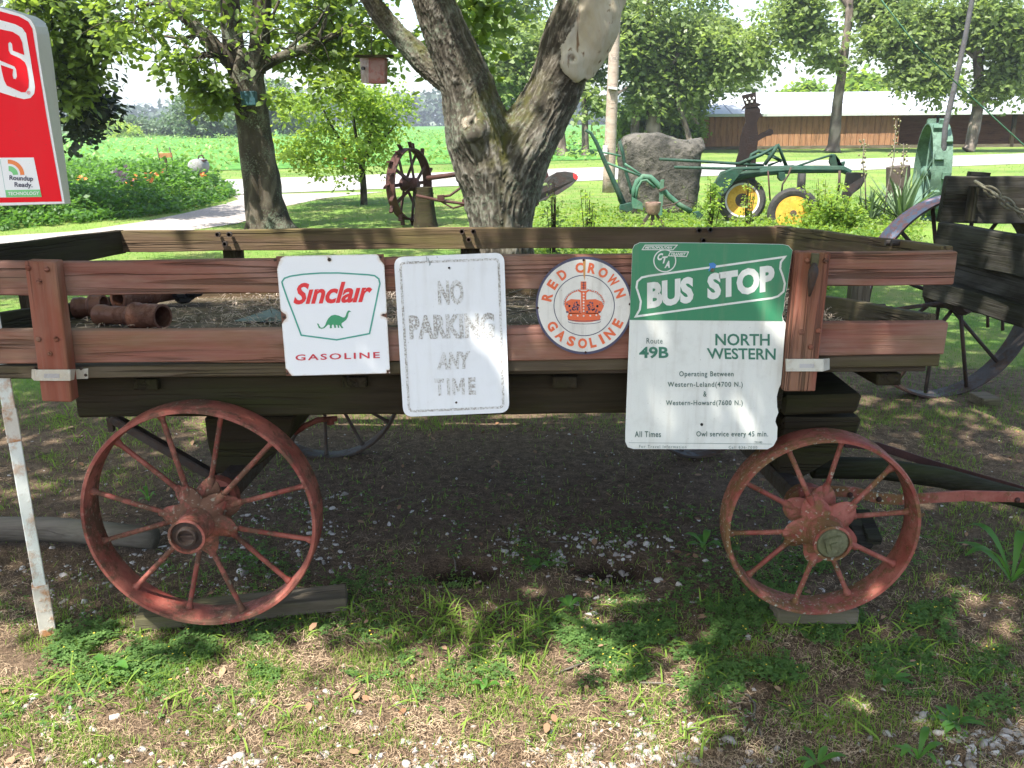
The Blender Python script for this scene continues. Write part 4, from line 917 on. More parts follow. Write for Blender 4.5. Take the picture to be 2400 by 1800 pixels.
# crown: leafy sprays; mostly out of view, density shaped to cast chosen light patches below
def shade_prob(qx, qy):
    px_, py_ = proj(np.c_[qx, qy, qx*0]); s = np.full(len(qx), .55)
    def gs(cx_, cy_, sx_, sy_): return np.exp(-((px_-cx_)/sx_)**2-((py_-cy_)/sy_)**2)
    s = s+.40*gs(1980, 1500, 440, 250)+.35*gs(1700, 1250, 700, 220)+.40*gs(900, 1290, 800, 100)
    s = s-.72*gs(350, 1720, 800, 260)-.45*gs(120, 1420, 260, 130)-1.1*gs(1180, 1470, 420, 90)-.25*gs(1700, 1700, 300, 80)-.3*gs(2000, 1600, 200, 40)-.5*gs(800, 1580, 520, 110)-.3*gs(1200, 1720, 300, 90)+.35*gs(400, 1680, 120, 45)-.25*gs(2350, 1650, 150, 80)-.45*gs(900, 985, 500, 26)-.3*gs(2250, 1500, 60, 60)
    s = s+.35*gs(1250, 520, 250, 40)+.3*gs(2000, 1080, 500, 70)-.30*gs(2020, 930, 120, 30)-.25*gs(1750, 545, 300, 20)-.4*gs(250, 560, 300, 50)
    s = s+.35*gs(1150, 1180, 1100, 90)
    return np.clip(s, -.4, 1)
rg = np.random.default_rng(21); NC = 90000
c = np.c_[rg.uniform(-7, 3.2, NC), rg.uniform(-2.2, 8.5, NC), rg.uniform(3.0, 7.0, NC)]
c = c[((c[:, 0]-.3)**2+(c[:, 1]-5.2)**2 < 64)]
c = c[c[:, 2] > 2.75+.14*np.maximum(c[:, 1], 0)+.3]
q = c[:, :2]+SUNH*c[:, 2:3]
nz = fbm(np.c_[q*1.15, q[:, :1]*0+1.5], 3)*1.15+fbm(np.c_[q*3.4, q[:, :1]*0], 2)*.35
pr = shade_prob(q[:, 0], q[:, 1]); keep = (nz*.85+pr*1.15 > .52) & (rg.random(len(c)) < .14)
vis = (q[:, 1] > .6) & (q[:, 1] < 11) & (np.abs(q[:, 0]) < 5.5)
keep2 = (fbm(c*.7, 3) > .0) & (rg.random(len(c)) < .05)
c = c[np.where(vis, keep, keep2)]; print('crown sprays', len(c))
D = c-np.array([0, 5.8, 2.5]); D[:, 2] *= .3; D += rg.normal(0, 1.0, D.shape)*1.2; D[:, 2] = D[:, 2]*.2-.1
V, Fc, var = spray_leaves(c, D, .42, 9, .115, True, rng=rg, flat_=1.3)
leafobj('crown', V, Fc, var, LEAF_A, tree0)
# drooping sprays seen at the top of the picture
ells = [pxell(1010, 40, 60, 7.5, 1), pxell(1080, 110, 50, 7.2, .8), pxell(1130, 30, 60, 7.5, .8), pxell(1120, 85, 22, 6.2, .15)]
c = in_ellipsoids(ells, 70, freq=2.5); D = RNG.normal(0, 1, c.shape); D[:, 2] = -.3
V, Fc, var = spray_leaves(c, D, .3, 8, .10); leafobj('low_foliage', V, Fc, var, LEAF_A, tree0)
# bird house hanging from the left limb
bh_ = empty('bird_house', P(874, 160, 5.9), 'red painted wooden bird house with a small round hole hanging left of the forked tree', 'bird house')
a, b, c_, d = [P(x, y, 5.83) for x, y in ((864, 134), (901, 134), (901, 195), (864, 195))]; e, f = P(843, 136, 5.93), P(847, 194, 5.93); back_ = Vector((0, .14, 0))
MB().prism([a, b, c_, d], [p+back_ for p in (a, b, c_, d)]).build('box', paint_mat('weathered_red_box', (.26, .07, .06), (.30, .11, .09), rust=(.33, .30, .27), rustamt=.45), bh_)
MB().prism([e, a, d, f], [p+Vector((.02, .12, 0)) for p in (e, a, d, f)]).build('front_board', paint_mat('gray_pink_board', (.30, .20, .18), (.36, .30, .28), rustamt=.3), bh_)
h0 = P(852, 160, 5.87); MB().lathe(h0, (-.45, -.9, 0), [(.011, -.002), (.011, .012), (1e-4, .012)], 14).build('hole', PLASTIC_BLACK, bh_)
r4 = [P(830, 128, 5.78), P(910, 128, 5.78), P(910, 135, 5.78), P(830, 135, 5.78)]; MB().prism(r4, [p+Vector((.01, .2, .012)) for p in r4]).build('roof', DARK_WOOD, bh_)
MB().cyl(P(870, 128, 5.9), P(872, 12, 6.1), .0025, n=5).build('wire', DARK_IRON, bh_)
# ---------------------------------------------------------------- trees
def foliage(name, parent, ells, n, k, length, size, mat, hexa=False, freq=1.0, thr=-.05, seed=1, shell=0.0, out=None, kind='stuff', droop=.3, flat_=.7):
    rg = np.random.default_rng(seed); c = in_ellipsoids(ells, n, rg, freq, thr, shell)
    D = rg.normal(0, 1, c.shape); D[:, 2] = D[:, 2]*.35-.15
    if out is not None: D += (c-np.array(out))*np.array([.35, .35, .1])
    v0 = np.clip(.5+fbm(c*freq*1.3+9, 3)*1.1+rg.normal(0, .12, len(c)), 0, 1)
    V, Fc, var = spray_leaves(c, D, length, k, size, hexa, droop=droop, rng=rg, var0=v0, flat_=flat_)
    return leafobj(name, V, Fc, var, mat, parent, kind)
def tree(name, base, label, trunkpx, Y, mat, group=None, n=12, disp=.1, bark=3.0):
    b = P(*base, Y); root = empty(name, (b.x, Y, 0), label, 'tree', group)
    L_ = [pl([q[:2] for q in t], Y, [q[2] for q in t], None) for t in trunkpx]
    o = limbs('trunk', L_, mat, root, n, disp, bark); return root
# --- left tree with broad dark leaves
t1 = tree('shade_tree', (632, 532), 'dark trunked tree with broad leaves beside the gravel driveway, a blue box on its trunk', [
    [(634, 545, 66), (630, 525, 52), (622, 490, 45), (615, 440, 42), (607, 380, 40), (598, 320, 37), (590, 260, 36), (582, 210, 37), (580, 175, 38), (580, 150, 34), (582, 120, 26)],
    [(572, 175, 20), (520, 125, 17), (468, 70, 15), (420, 25, 14), (385, -20, 12), (340, -70, 9)],
    [(560, 168, 9), (530, 145, 8), (490, 128, 7), (450, 138, 5), (410, 165, 3)],
    [(562, 170, 26), (548, 110, 24), (542, 50, 23), (540, -20, 21), (545, -100, 18)],
    [(596, 165, 26), (608, 110, 22), (612, 50, 22), (614, -20, 20), (612, -100, 17)],
    [(600, 165, 14), (640, 142, 12), (690, 122, 11), (750, 100, 8), (800, 72, 6), (850, 50, 3)],
    [(650, 140, 5), (690, 100, 4), (740, 60, 3), (770, 10, 2)], [(735, 105, 5), (760, 60, 4), (772, 10, 3)],
    [(618, 150, 5), (632, 60, 4), (655, 0, 3)], [(470, 72, 5), (430, 90, 4), (380, 85, 3), (330, 95, 2)], [(400, 5, 5), (350, 10, 4), (290, 20, 2)]], 13.4, BARK2, n=20, disp=.22, bark=4)
fe = [pxell(620, -60, 330, 14.2, 4, rz=120), pxell(470, 20, 110, 14.6, 1.0), pxell(700, 20, 150, 14.8, 2.0), pxell(800, 60, 90, 14, 1.3), pxell(860, 110, 55, 13.6, .6), pxell(745, 130, 60, 14, .5), pxell(590, 70, 70, 12.3, .5), pxell(640, 120, 40, 12.2, .25),
      pxell(450, 170, 50, 12.8, .4), pxell(500, 215, 45, 13.0, .4), pxell(400, 140, 45, 12.4, .25), pxell(340, 165, 40, 13.0, .25), pxell(300, 60, 70, 13, .4), pxell(395, 215, 30, 13.2, .16), pxell(445, 262, 20, 13.3, .08), pxell(350, 60, 90, 12.5, .6), pxell(895, 60, 60, 13, .6), pxell(780, 190, 26, 13, .15), pxell(655, 225, 24, 13, .12)]
foliage('crown', t1, fe, 1200, 8, .36, .115, LEAF_A, True, 1.5, .05, 5, flat_=.9)
tg_ = []; rgt = np.random.default_rng(77)
for (x, y, Yb) in ((480, 80, 13.2), (430, 40, 13.2), (520, 125, 13.3), (410, 165, 13.3), (360, 80, 13.3), (330, 20, 13.3), (690, 122, 13.3), (750, 100, 13.3), (800, 72, 13.4), (640, 142, 13.3), (560, 110, 13.1), (612, 90, 13.2), (450, 130, 13.2), (500, 128, 13.2), (420, 150, 13.3), (300, 50, 13.3), (770, 40, 13.4)):
    for k in range(6):
        a0 = P(x, y, Yb); dxx, dyy = rgt.normal(0, 55), rgt.normal(10, 42); e0 = P(x+dxx, y+dyy, Yb+rgt.normal(0, .5)); m0 = a0.lerp(e0, .5)+Vector((0, 0, .07)); tg_.append(([a0, m0, e0], [.014, .009, .004]))
limbs('twigs', tg_, BARK2, t1, 5)['kind'] = 'stuff'
mb = MB(); q = [P(562, 214, 13.10), P(597, 213, 13.10), P(600, 247, 13.10), P(566, 248, 13.10)]; mb.prism(q, [p+Vector((0, .12, 0)) for p in q])
mb.build('blue_box', paint_mat('worn_blue_paint', (.012, .05, .065), (.025, .08, .10), rust=(.03, .05, .05), rustamt=.5), t1, bevel=.01)
# --- dark tree at far left behind the box sign
t2 = tree('dark_tree', (60, 520), 'dark leaved tree at far left hanging behind the red box sign', [[(10, 520, 40), (20, 400, 36), (30, 250, 32), (50, 100, 28), (60, -40, 20)], [(35, 240, 14), (110, 170, 10), (180, 150, 6), (240, 180, 3)], [(32, 280, 10), (100, 260, 8), (160, 250, 5)]], 15.5, BARK2, n=12, disp=.15)
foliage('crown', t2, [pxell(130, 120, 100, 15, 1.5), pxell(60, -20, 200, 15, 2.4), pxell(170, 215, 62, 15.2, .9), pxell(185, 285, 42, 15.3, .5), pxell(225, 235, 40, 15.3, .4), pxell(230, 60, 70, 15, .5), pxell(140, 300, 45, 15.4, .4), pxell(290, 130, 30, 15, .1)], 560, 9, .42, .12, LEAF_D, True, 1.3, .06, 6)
foliage('lit_tone_foliage', t2, [pxell(160, 60, 120, 14.5, 1), pxell(190, 180, 60, 14.6, .6), pxell(240, 120, 60, 14.6, .5)], 420, 10, .4, .13, LEAF_A, True, 1.3, -.02, 7)  # sunlit part of the crown put into a lighter leaf colour
# --- bright sapling
t3 = tree('young_tree', (855, 478), 'small bright green young tree with a thin trunk on the lawn beside the road', [
    [(853, 482, 9), (852, 440, 7.5), (849, 400, 7.5), (848, 380, 8)], [(848, 388, 5), (862, 350, 4), (870, 300, 3), (878, 240, 2)], [(848, 384, 5), (838, 340, 4), (830, 290, 3.4), (822, 230, 2)], [(845, 385, 4), (815, 350, 3.4), (780, 300, 3), (750, 240, 2)], [(843, 382, 3), (800, 372, 2.4), (760, 350, 1.4)], [(850, 380, 3), (895, 330, 2.4), (930, 290, 1.4)]], 17.5, BARK2, n=8)
foliage('crown', t3, [pxell(800, 290, 130, 17.5, 3, rz=95), pxell(870, 330, 70, 17.5, 1), pxell(720, 250, 70, 17.5, 1.2), pxell(690, 330, 50, 17.3, .6), pxell(900, 260, 75, 17.6, 1.2), pxell(790, 200, 90, 17.6, 1.3), pxell(945, 280, 45, 17.6, .4), pxell(800, 380, 55, 17.2, .5), pxell(730, 390, 25, 17.3, .15), pxell(670, 230, 50, 17.8, .5)], 1150, 7, .34, .095, LEAF_B, False, 2.0, .08, 8)
# --- trunks and big trees across the road
t4 = tree('roadside_tree', (1318, 362), 'short dark trunk seen left of the pole just past the road', [[(1318, 366, 16), (1317, 350, 12), (1315, 320, 10), (1310, 270, 9), (1300, 200, 8), (1290, 100, 6)]], 42, BARK3, 'trees across the road', n=9, disp=.1)
t5 = tree('roadside_tree', (1373, 362), 'thin straight tree trunk right beside the wooden utility pole beyond the road', [[(1373, 366, 13), (1372, 350, 9), (1371, 300, 8), (1370, 240, 7), (1366, 150, 6), (1360, 60, 4)], [(1371, 236, 5), (1400, 230, 4.5), (1440, 222, 4), (1470, 205, 2.5)]], 42, BARK3, 'trees across the road', n=9, disp=.1)
foliage('crown', t4, [pxell(1200, 120, 120, 44, 2), pxell(1130, 40, 110, 46, 1.4), pxell(1170, 190, 60, 43, .8), pxell(1250, 40, 110, 46, 1.4), pxell(1280, 160, 60, 43, .7), pxell(1110, 150, 45, 46, .4)], 2200, 8, 1.0, .28, LEAF_C, False, .45, .03, 9)
foliage('crown', t5, [pxell(1400, 215, 45, 42, .6), pxell(1370, 270, 20, 41, .1), pxell(1440, 60, 90, 44, 1.2), pxell(1390, 130, 80, 43, 1)], 1200, 8, .9, .28, LEAF_C, False, .5, -.03, 10)
t6 = tree('roadside_tree', (1495, 320), 'pair of thick tree trunks under a big leafy crown behind the tall rock', [[(1528, 345, 22), (1530, 300, 19), (1532, 240, 18), (1530, 180, 15), (1525, 80, 12), (1520, -40, 8)], [(1488, 345, 12), (1488, 300, 10), (1492, 250, 9), (1500, 200, 7), (1490, 100, 6)], [(1530, 200, 9), (1580, 140, 8), (1620, 60, 6)], [(1620, 340, 7), (1605, 290, 7), (1590, 240, 6), (1580, 180, 5)]], 44, BARK3, 'trees across the road', n=10, disp=.1)
foliage('crown', t6, [pxell(1560, 60, 170, 46, 3), pxell(1480, 160, 90, 45, 1.2), pxell(1640, 150, 110, 46, 1.8), pxell(1700, 90, 105, 44, 1.5), pxell(1735, 150, 75, 58, 1), pxell(1600, 200, 70, 45, .8), pxell(1480, 20, 110, 46, 1.2), pxell(1500, 215, 40, 44, .5)], 5600, 8, 1.0, .27, LEAF_C, False, .42, -.0, 11)
sh = empty('shrub', (P(1540, 330, 47).x, 47, 0), 'dark tangled shrubs between the pole and the long shed, behind the rock', 'shrub')
foliage('foliage', sh, [pxell(1470, 285, 40, 47, 1), pxell(1450, 330, 30, 46, .5), pxell(1560, 270, 50, 47.5, 1), pxell(1590, 270, 50, 48, 1.2), pxell(1590, 230, 45, 48, .7), pxell(1590, 310, 45, 47, .8), pxell(1520, 320, 55, 48, .8), pxell(1625, 300, 18, 46, .2)], 2800, 7, .7, .27, LEAF_B, False, .6, -.03, 12)
lo = tree('leaning_tree', (1650, 310), 'pale leaning thin trunk curving in front of the left end of the shed shrubs', [[(1640, 300, 5), (1618, 262, 6), (1625, 235, 6), (1632, 210, 5), (1640, 180, 3)]], 46, paint_mat('pale_bark', (.30, .24, .18), (.38, .32, .25), rustamt=.2), n=8)
t7 = tree('oak_tree', (1953, 350), 'straight gray trunked tree standing in front of the middle of the long shed', [[(1951, 356, 22), (1954, 340, 14), (1958, 300, 13), (1963, 240, 12), (1972, 180, 10.5), (1982, 100, 10), (1990, 30, 9), (1995, -60, 7)], [(1978, 130, 4), (1920, 90, 4), (1860, 30, 3), (1830, -20, 2)], [(1990, 20, 5), (1970, -10, 5), (1950, -60, 3)], [(1962, 240, 1.5), (1954, 237, 1.5)]], 43, BARK3, 'oaks before the long shed', n=10, disp=.1)
foliage('crown', t7, [pxell(1870, 75, 62, 43, 1, rz=40), pxell(1930, 100, 50, 42, .8, rz=38), pxell(1850, 110, 45, 42, .5, rz=25), pxell(1960, 130, 60, 42.4, .7, rz=22), pxell(2030, 90, 45, 43, .6), pxell(1970, 165, 14, 42, .05), pxell(2040, 20, 60, 44, .8), pxell(1840, 30, 60, 44, .5), pxell(1900, 0, 60, 42, .5), pxell(2090, 30, 60, 44, .8), pxell(1912, 145, 14, 42, .05)], 2400, 8, .9, .26, LEAF_C, False, .55, .03, 13)
t8 = tree('oak_tree', (2275, 350), 'second oak before the dark open bay of the shed, at right', [[(2268, 354, 16), (2275, 340, 13), (2285, 290, 13), (2293, 240, 12), (2295, 190, 11), (2290, 120, 11), (2288, 40, 10), (2288, -60, 8)], [(2291, 150, 5), (2340, 90, 4), (2380, 30, 3)], [(2290, 140, 5), (2230, 90, 4), (2170, 40, 3)]], 42, BARK3, 'oaks before the long shed', n=10, disp=.1)
foliage('crown', t8, [pxell(2290, 100, 110, 42, 2.4, rz=85), pxell(2180, 90, 80, 42, 1.5), pxell(2130, 160, 50, 41.6, .6, rz=30), pxell(2370, 80, 90, 42, 1.8), pxell(2220, 190, 60, 41.6, .8, rz=20), pxell(2310, 200, 60, 41.6, .7, rz=18), pxell(2110, 100, 45, 42, .5), pxell(2180, 20, 80, 41, 1.0), pxell(2350, 10, 90, 41, 1.2), pxell(2260, 215, 14, 41, .06), pxell(2390, 190, 40, 42, .3)], 3100, 8, .9, .26, LEAF_C, False, .55, .07, 14)
# trees behind the shed
for i, (x, y, r_, Y, n_, lb) in enumerate(((2015, 195, 36, 75, 420, 'rounded light green tree top showing just over the shed roof'), (2200, 200, 40, 80, 300, 'low tree top at the ridge behind the shed, mid right'), (2360, 195, 45, 80, 380, 'tree top behind the shed at the far right'), (1880, 205, 30, 78, 220, 'small tree top left of the gray oak trunk over the roof'))):
    b = P(x, y, Y); t_ = empty('tree_behind_shed', (b.x, Y, 0), lb, 'tree', 'trees behind the shed'); limbs('trunk', [pl([(x, 300), (x, y)], Y, [5, 3])], BARK3, t_, 7)
    foliage('crown', t_, [pxell(x, y+8, r_, Y, 1)], n_, 7, 1.1, .55, LEAF_B, False, .4, -.1, 30+i)
# --- left mid-distance trees over the field
mids = [(330, 300, 45, 34, 130, 'round gray green tree in the field gap left of the shade tree', LEAF_H), (262, 305, 25, 22, 125, 'small light tree at the left end of the field clump', LEAF_B), (295, 318, 26, 18, 120, 'bright low bush in the field clump', LEAF_B), (215, 300, 34, 26, 140, 'thin sparse tree at the left field edge', LEAF_H),
        (470, 262, 60, 50, 110, 'tall hazy tree just left of the shade tree trunk', LEAF_H), (530, 250, 50, 55, 115, 'hazy gray green tree touching the shade tree trunk', LEAF_H), (420, 292, 34, 24, 130, 'low hazy tree in the field', LEAF_H), (640, 240, 55, 60, 120, 'pale tree behind the young tree at left', LEAF_H), (690, 280, 60, 40, 140, 'pale tree mass behind the young tree', LEAF_H)]
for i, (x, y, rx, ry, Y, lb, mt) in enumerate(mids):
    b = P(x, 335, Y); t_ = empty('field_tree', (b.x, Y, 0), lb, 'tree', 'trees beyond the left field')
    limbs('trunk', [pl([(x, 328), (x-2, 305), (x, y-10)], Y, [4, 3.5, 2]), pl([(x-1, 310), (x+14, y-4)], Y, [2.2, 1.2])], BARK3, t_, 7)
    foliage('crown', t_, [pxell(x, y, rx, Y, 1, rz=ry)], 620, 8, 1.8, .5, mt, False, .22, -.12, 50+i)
# far wood lines
def woodline(name, pts, h, n, size, mat, label, seed):
    rg = np.random.default_rng(seed); pts = np.array(pts, float); t = rg.random(n)*(len(pts)-1); i = t.astype(int); f = (t-i)[:, None]; b = pts[i]*(1-f)+pts[i+1]*f
    hh = h*(.65+.5*(fbm(np.c_[b[:, 0]*.035, b[:, 1]*.035, b[:, 0]*0], 3)+.3)); c = np.c_[b[:, 0]+rg.normal(0, 4, n), b[:, 1]+rg.normal(0, 5, n), rg.random(n)**.8*hh]
    D = rg.normal(0, 1, c.shape); V, Fc, var = spray_leaves(c, D, size*1.5, 4, size, False, rng=rg, var0=np.clip(.5+fbm(c*.15, 3), 0, 1), flat_=.5)
    o = leafobj(name, V, Fc, var, mat, None); return tag(o, label, 'wood', kind='stuff')
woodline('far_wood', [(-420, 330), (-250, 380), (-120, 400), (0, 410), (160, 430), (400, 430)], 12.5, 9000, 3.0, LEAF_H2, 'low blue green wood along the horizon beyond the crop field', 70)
woodline('field_hedge', [(-190, 150), (-150, 185), (-95, 205), (-60, 225)], 3.5, 2200, 1.1, LEAF_H, 'low hedge line at the far edge of the left field', 71)
# ---------------------------------------------------------------- long shed
YB = 49.0
def Pz(px, Y, z):
    lo, hi = 0, 1800
    for _ in range(40):
        m_ = (lo+hi)/2
        if P(px, m_, Y).z > z: lo = m_
        else: hi = m_
    return P(px, m_, Y)
xb0 = P(1648, 330, YB).x; xb1 = xb0+46; ez = P(1900, 270, YB).z; 
shed = empty('long_shed', (xb0+10, YB+3, 0), 'long low shed with brown board wall, dark open right end and shining metal roof', 'shed')
BOARDW = wood_mat('brown_shed_board', (.24, .11, .055), (.34, .17, .085), (.36, .22, .13), .3)
BOARDW2 = wood_mat('orange_shed_board', (.26, .12, .06), (.34, .18, .09), (.36, .23, .14), .3)
bw = .30; xo = P(2105, 330, YB).x; nb = int((xo-xb0)/bw); proto = None
for i in range(nb):
    x = xb0+(i+.5)*bw
    if proto is None or i % 2 == 0 and i < 4:
        o = board('wall_board', (x, YB, .12), (x, YB, ez-.02), bw-.02, .03, BOARDW if i % 2 else BOARDW2, shed, up=(1, 0, 0), n=2, warp=.0, bev=.004); protos = globals().setdefault('PR', []); protos.append(o); proto = o
    else:
        o = PR[i % len(PR)].copy(); link(o, shed); o.location = Vector((x, YB+RNG.uniform(0, .01), (.12+ez-.02)/2))-world_loc(shed)
MB().box((xb0+6, YB+.05, ez/2), 0.01, .01, ez/2).build('wall_post', BOARDW, shed)
mb = MB(); mb.box(((xb0+xb1)/2, YB+6.0, ez/2), (xb1-xb0)/2, .05, ez/2); mb.build('back_wall', BOARDW, shed)
mb = MB(); mb.box((xb0+.02, YB+3.0, ez/2+.1), .03, 3.0, ez/2); mb.build('end_wall', BOARDW, shed)
mb = MB(); mb.box((xo, YB+3.0, ez/2), .03, 2.95, ez/2); mb.build('partition', BOARDW, shed)
for k in range(6): MB().box((xo+2+k*4, YB, ez/2), .09, .09, ez/2).build('post', DARK_WOOD, shed)
mb = MB(); mb.box(((xb0+xb1)/2, YB-.02, .08), (xb1-xb0)/2, .06, .08); mb.build('base_board', PALE_WOOD, shed)
ROOFM = Mt('pale_metal_roof', .35, metal=.0, spec=.6); ROOFM.col(ROOFM.mix(ROOFM.noise(ROOFM.co((1, 1, 1)), 1.2, 4, .6), (.34, .355, .39), (.44, .455, .49)))
SEAM = Mt('roof_seam_gray', .5).col((.22, .23, .25)).m; ro = .38; rz0 = ez+.06; ridge_z = P(1700, 219, YB+4.6).z; xr0 = P(1632, 275, YB-ro).x
a = Vector((xr0, YB-ro, rz0)); pitchv = Vector((0, 4.6+ro, ridge_z-rz0)); nP_ = 50; pw = (xb1-xr0)/nP_
xr1 = P(1660, 219, YB+4.6).x
for i in range(nP_):
    x0 = a.x+i*pw; x1 = x0+pw-.012
    s0 = xr1-a.x if i == 0 else 0
    q = [Vector((x0, a.y, rz0)), Vector((x1, a.y, rz0)), Vector((x1, a.y+pitchv.y, ridge_z)), Vector((x0+0, a.y+pitchv.y, ridge_z))]
    o = MB().prism([p+Vector((0, 0, .03)) for p in q], q).build('roof_panel', ROOFM.m, shed); MB().add([Vector((x0-.03, a.y, rz0+.031)), Vector((x0+.03, a.y, rz0+.031)), Vector((x0+.03, a.y+pitchv.y, ridge_z+.031)), Vector((x0-.03, a.y+pitchv.y, ridge_z+.031)), Vector((x0, a.y, rz0+.08)), Vector((x0, a.y+pitchv.y, ridge_z+.08))], [(0, 4, 5, 3), (4, 1, 2, 5), (0, 1, 4)]).build('roof_seam', SEAM, o)
q = [Vector((a.x, a.y+2*pitchv.y, rz0)), Vector((xb1, a.y+2*pitchv.y, rz0)), Vector((xb1, a.y+pitchv.y, ridge_z)), Vector((a.x, a.y+pitchv.y, ridge_z))]; MB().prism([p+Vector((0, 0, .03)) for p in q], q).build('rear_roof', ROOFM.m, shed)
mb = MB(); mb.box(((a.x+xb1)/2, a.y-.02, rz0-.03), (xb1-a.x)/2, .02, .07); mb.build('fascia', paint_mat('pale_green_fascia', (.40, .46, .40), (.46, .52, .46), rustamt=.1), shed)
# ---------------------------------------------------------------- utility pole, guy wire, leaning pipe
pb = P(1427, 452, 20); up_ = empty('utility_pole', (pb.x, 20, 0), 'tall bare wooden utility pole standing left of the rock', 'pole')
pp = pl([(1425, 458), (1428, 400), (1432, 300), (1436, 200), (1440, 100), (1444, 0), (1450, -200)], 20, [14.5, 14, 13.5, 13, 12.5, 12.5, 12])
POLEM = wood_mat('pale_pole_wood', (.28, .21, .16), (.36, .29, .23), (.40, .36, .32), .5, dirt=.1)
MB().tube(*pp, n=14).build('shaft', POLEM, up_, smooth=True)
MB().bar(P(1426, 205, 19.85), P(1446, 208, 19.85), .14, .05).build('tag_plate', WHITE_RING, up_)
MB().box(tuple(P(1418, 352, 19.85)), .05, .03, .10).build('meter_box', WHITE_RING, up_)
gp = empty('leaning_pipe', P(2213, 480, 13.6), 'thin gray metal pipe leaning up out of the picture above the green wheel', 'pipe')
MB().tube(*pl([(2205, 470), (2215, 300), (2240, 190), (2262, 90), (2282, -20), (2300, -120)], 13.6, [6.5, 6.5, 6.2, 6, 5.8, 5.5]), n=10).build('shaft', paint_mat('dull_gray_pipe', (.05, .05, .055), (.09, .09, .095), rustamt=.1), gp, smooth=True)
gw = MB().tube([P(2020, -60, 10), P(2150, 110, 10), P(2280, 230, 10), P(2400, 340, 10), P(2560, 490, 10)], .008, 5).build('guy_wire', GREEN_LIGHT, None, smooth=True, origin=tuple(P(2400, 340, 10))); tag(gw, 'thin green guy wire slanting down across the shed roof at right', 'wire')
# ---------------------------------------------------------------- tall rock
def lump(outline, Y, depth, seed, amp=.05, nU=40, nV=40):
    """boulder from its outline: rounded front and back"""
    o = np.array(outline, float); c = o.mean(0); V = []; n = 96
    d = np.r_[0, np.cumsum(np.linalg.norm(np.diff(np.r_[o, o[:1]], axis=0), axis=1))]; t = np.linspace(0, d[-1], n, endpoint=False); oo = np.r_[o, o[:1]]; ring = np.c_[np.interp(t, d, oo[:, 0]), np.interp(t, d, oo[:, 1])]
    m_ = 26; rows = []
    for j in range(m_+1):
        a = math.pi*j/m_; k = math.sin(a)**.35 if 0 < j < m_ else 0.0; y = -math.cos(a)*depth/2
        for p in ring: q = c+(p-c)*k; w_ = P(q[0], q[1], Y); V.append((w_.x, Y+y*(1 if True else 0), w_.z))
    V = np.array(V); N = fbm(V*1.6+seed, 4)[:, None]*amp*2+fbm(V*7+seed, 4)[:, None]*amp*.6; cc = V.mean(0); dv = V-cc; dv /= np.linalg.norm(dv, axis=1, keepdims=True)+1e-6; V = V+dv*N
    Fc = np.array([(j*n+i, j*n+(i+1) % n, (j+1)*n+(i+1) % n, (j+1)*n+i) for j in range(m_) for i in range(n)]); return V, Fc
rkm = Mt('mossy_gray_rock', .95, spec=.2); oc = rkm.co((1, 1, 1)); a_ = rkm.noise(oc, 2.2, 6, .7, .4); b_ = rkm.noise(oc, 9, 6, .75)
cc_ = rkm.mix(rkm.ramp(a_, [(.38, 0.0), (.62, 1.0)]), (.045, .044, .038), (.135, .125, .105)); cc_ = rkm.mix(rkm.ramp(b_, [(.50, 0.0), (.62, 1.0)]), cc_, (.025, .026, .018)); cc_ = rkm.mix(rkm.ramp(rkm.noise(oc, 4.5, 5, .7), [(.60, 0.0), (.68, 1.0)]), cc_, (.17, .19, .10)); rkm.col(cc_); rkm.bump(rkm.math('ADD', a_, b_), 1.0, .06)
V, Fc = lump([(1448, 340), (1460, 322), (1490, 312), (1540, 311), (1562, 322), (1600, 332), (1640, 326), (1652, 344), (1640, 362), (1645, 400), (1636, 440), (1628, 480), (1615, 520), (1540, 530), (1450, 525), (1444, 470), (1452, 400)], 15.6, .7, 3)
rk = meshobj('standing_rock', V, Fc, rkm.m, None, True, origin=tuple(P(1545, 500, 15.6))); tag(rk, 'wide tall gray rock slab standing in the plant bed behind the green implement', 'rock')
# ---------------------------------------------------------------- lugged steel wheels
def steel_wheel(name, C, axis_, Rr, width, nsp, mat, label, lug, nl, hubmat=None, parent=None, group=None):
    C = Vector(C); A = Vector(axis_).normalized(); X, Yv, Z = frame(A); w2 = width/2
    root = parent or empty(name, C, label, 'wheel', group)
    MB().lathe(C, A, [(Rr, -w2), (Rr, w2), (Rr-.02, w2), (Rr-.02, -w2)], 56, close=True).build('rim', mat, root, auto=True)
    for k in range(nsp):
        a = 2*math.pi*k/nsp; d = X*math.cos(a)+Yv*math.sin(a); s_ = (1 if k % 2 else -1)
        MB().bar(C+d*.07+Z*.08*s_, C+d*(Rr-.01)+Z*.02*s_, .05, .015, up=A).build('spoke', mat, root)
    MB().lathe(C, A, [(.05, -.16), (.10, -.12), (.10, .12), (.05, .16)], 18).build('hub', mat, root, auto=True)
    lp = None
    for k in range(nl):
        a = 2*math.pi*k/nl; d = X*math.cos(a)+Yv*math.sin(a); t = A.cross(d); mb = MB(); z_ = (w2*.45 if k % 2 else -w2*.45)
        if lug == 'spade':
            q = [C+d*(Rr)+Z*(z_-w2*.4)-t*.045, C+d*Rr+Z*(z_+w2*.4)-t*.045, C+d*(Rr+.09)+Z*(z_+w2*.4)*1.0+t*.0, C+d*(Rr+.09)+Z*(z_-w2*.4)]
            mb.prism(q, [p+t*.03 for p in q])
        else: mb.obox(C+d*(Rr+.035)+Z*z_, d, t, Z, .035, .05, w2*.45)
        mb.build('lug', mat, root, bevel=.004)
    return root
cw = P(960, 432, 13.8); steel_wheel('steel_wheel', cw, (.90, -.44, .0), .53, .15, 12, RUST_IRON, 'rusty dark red steel tractor wheel with pointed lugs standing on the lawn', 'spade', 20)
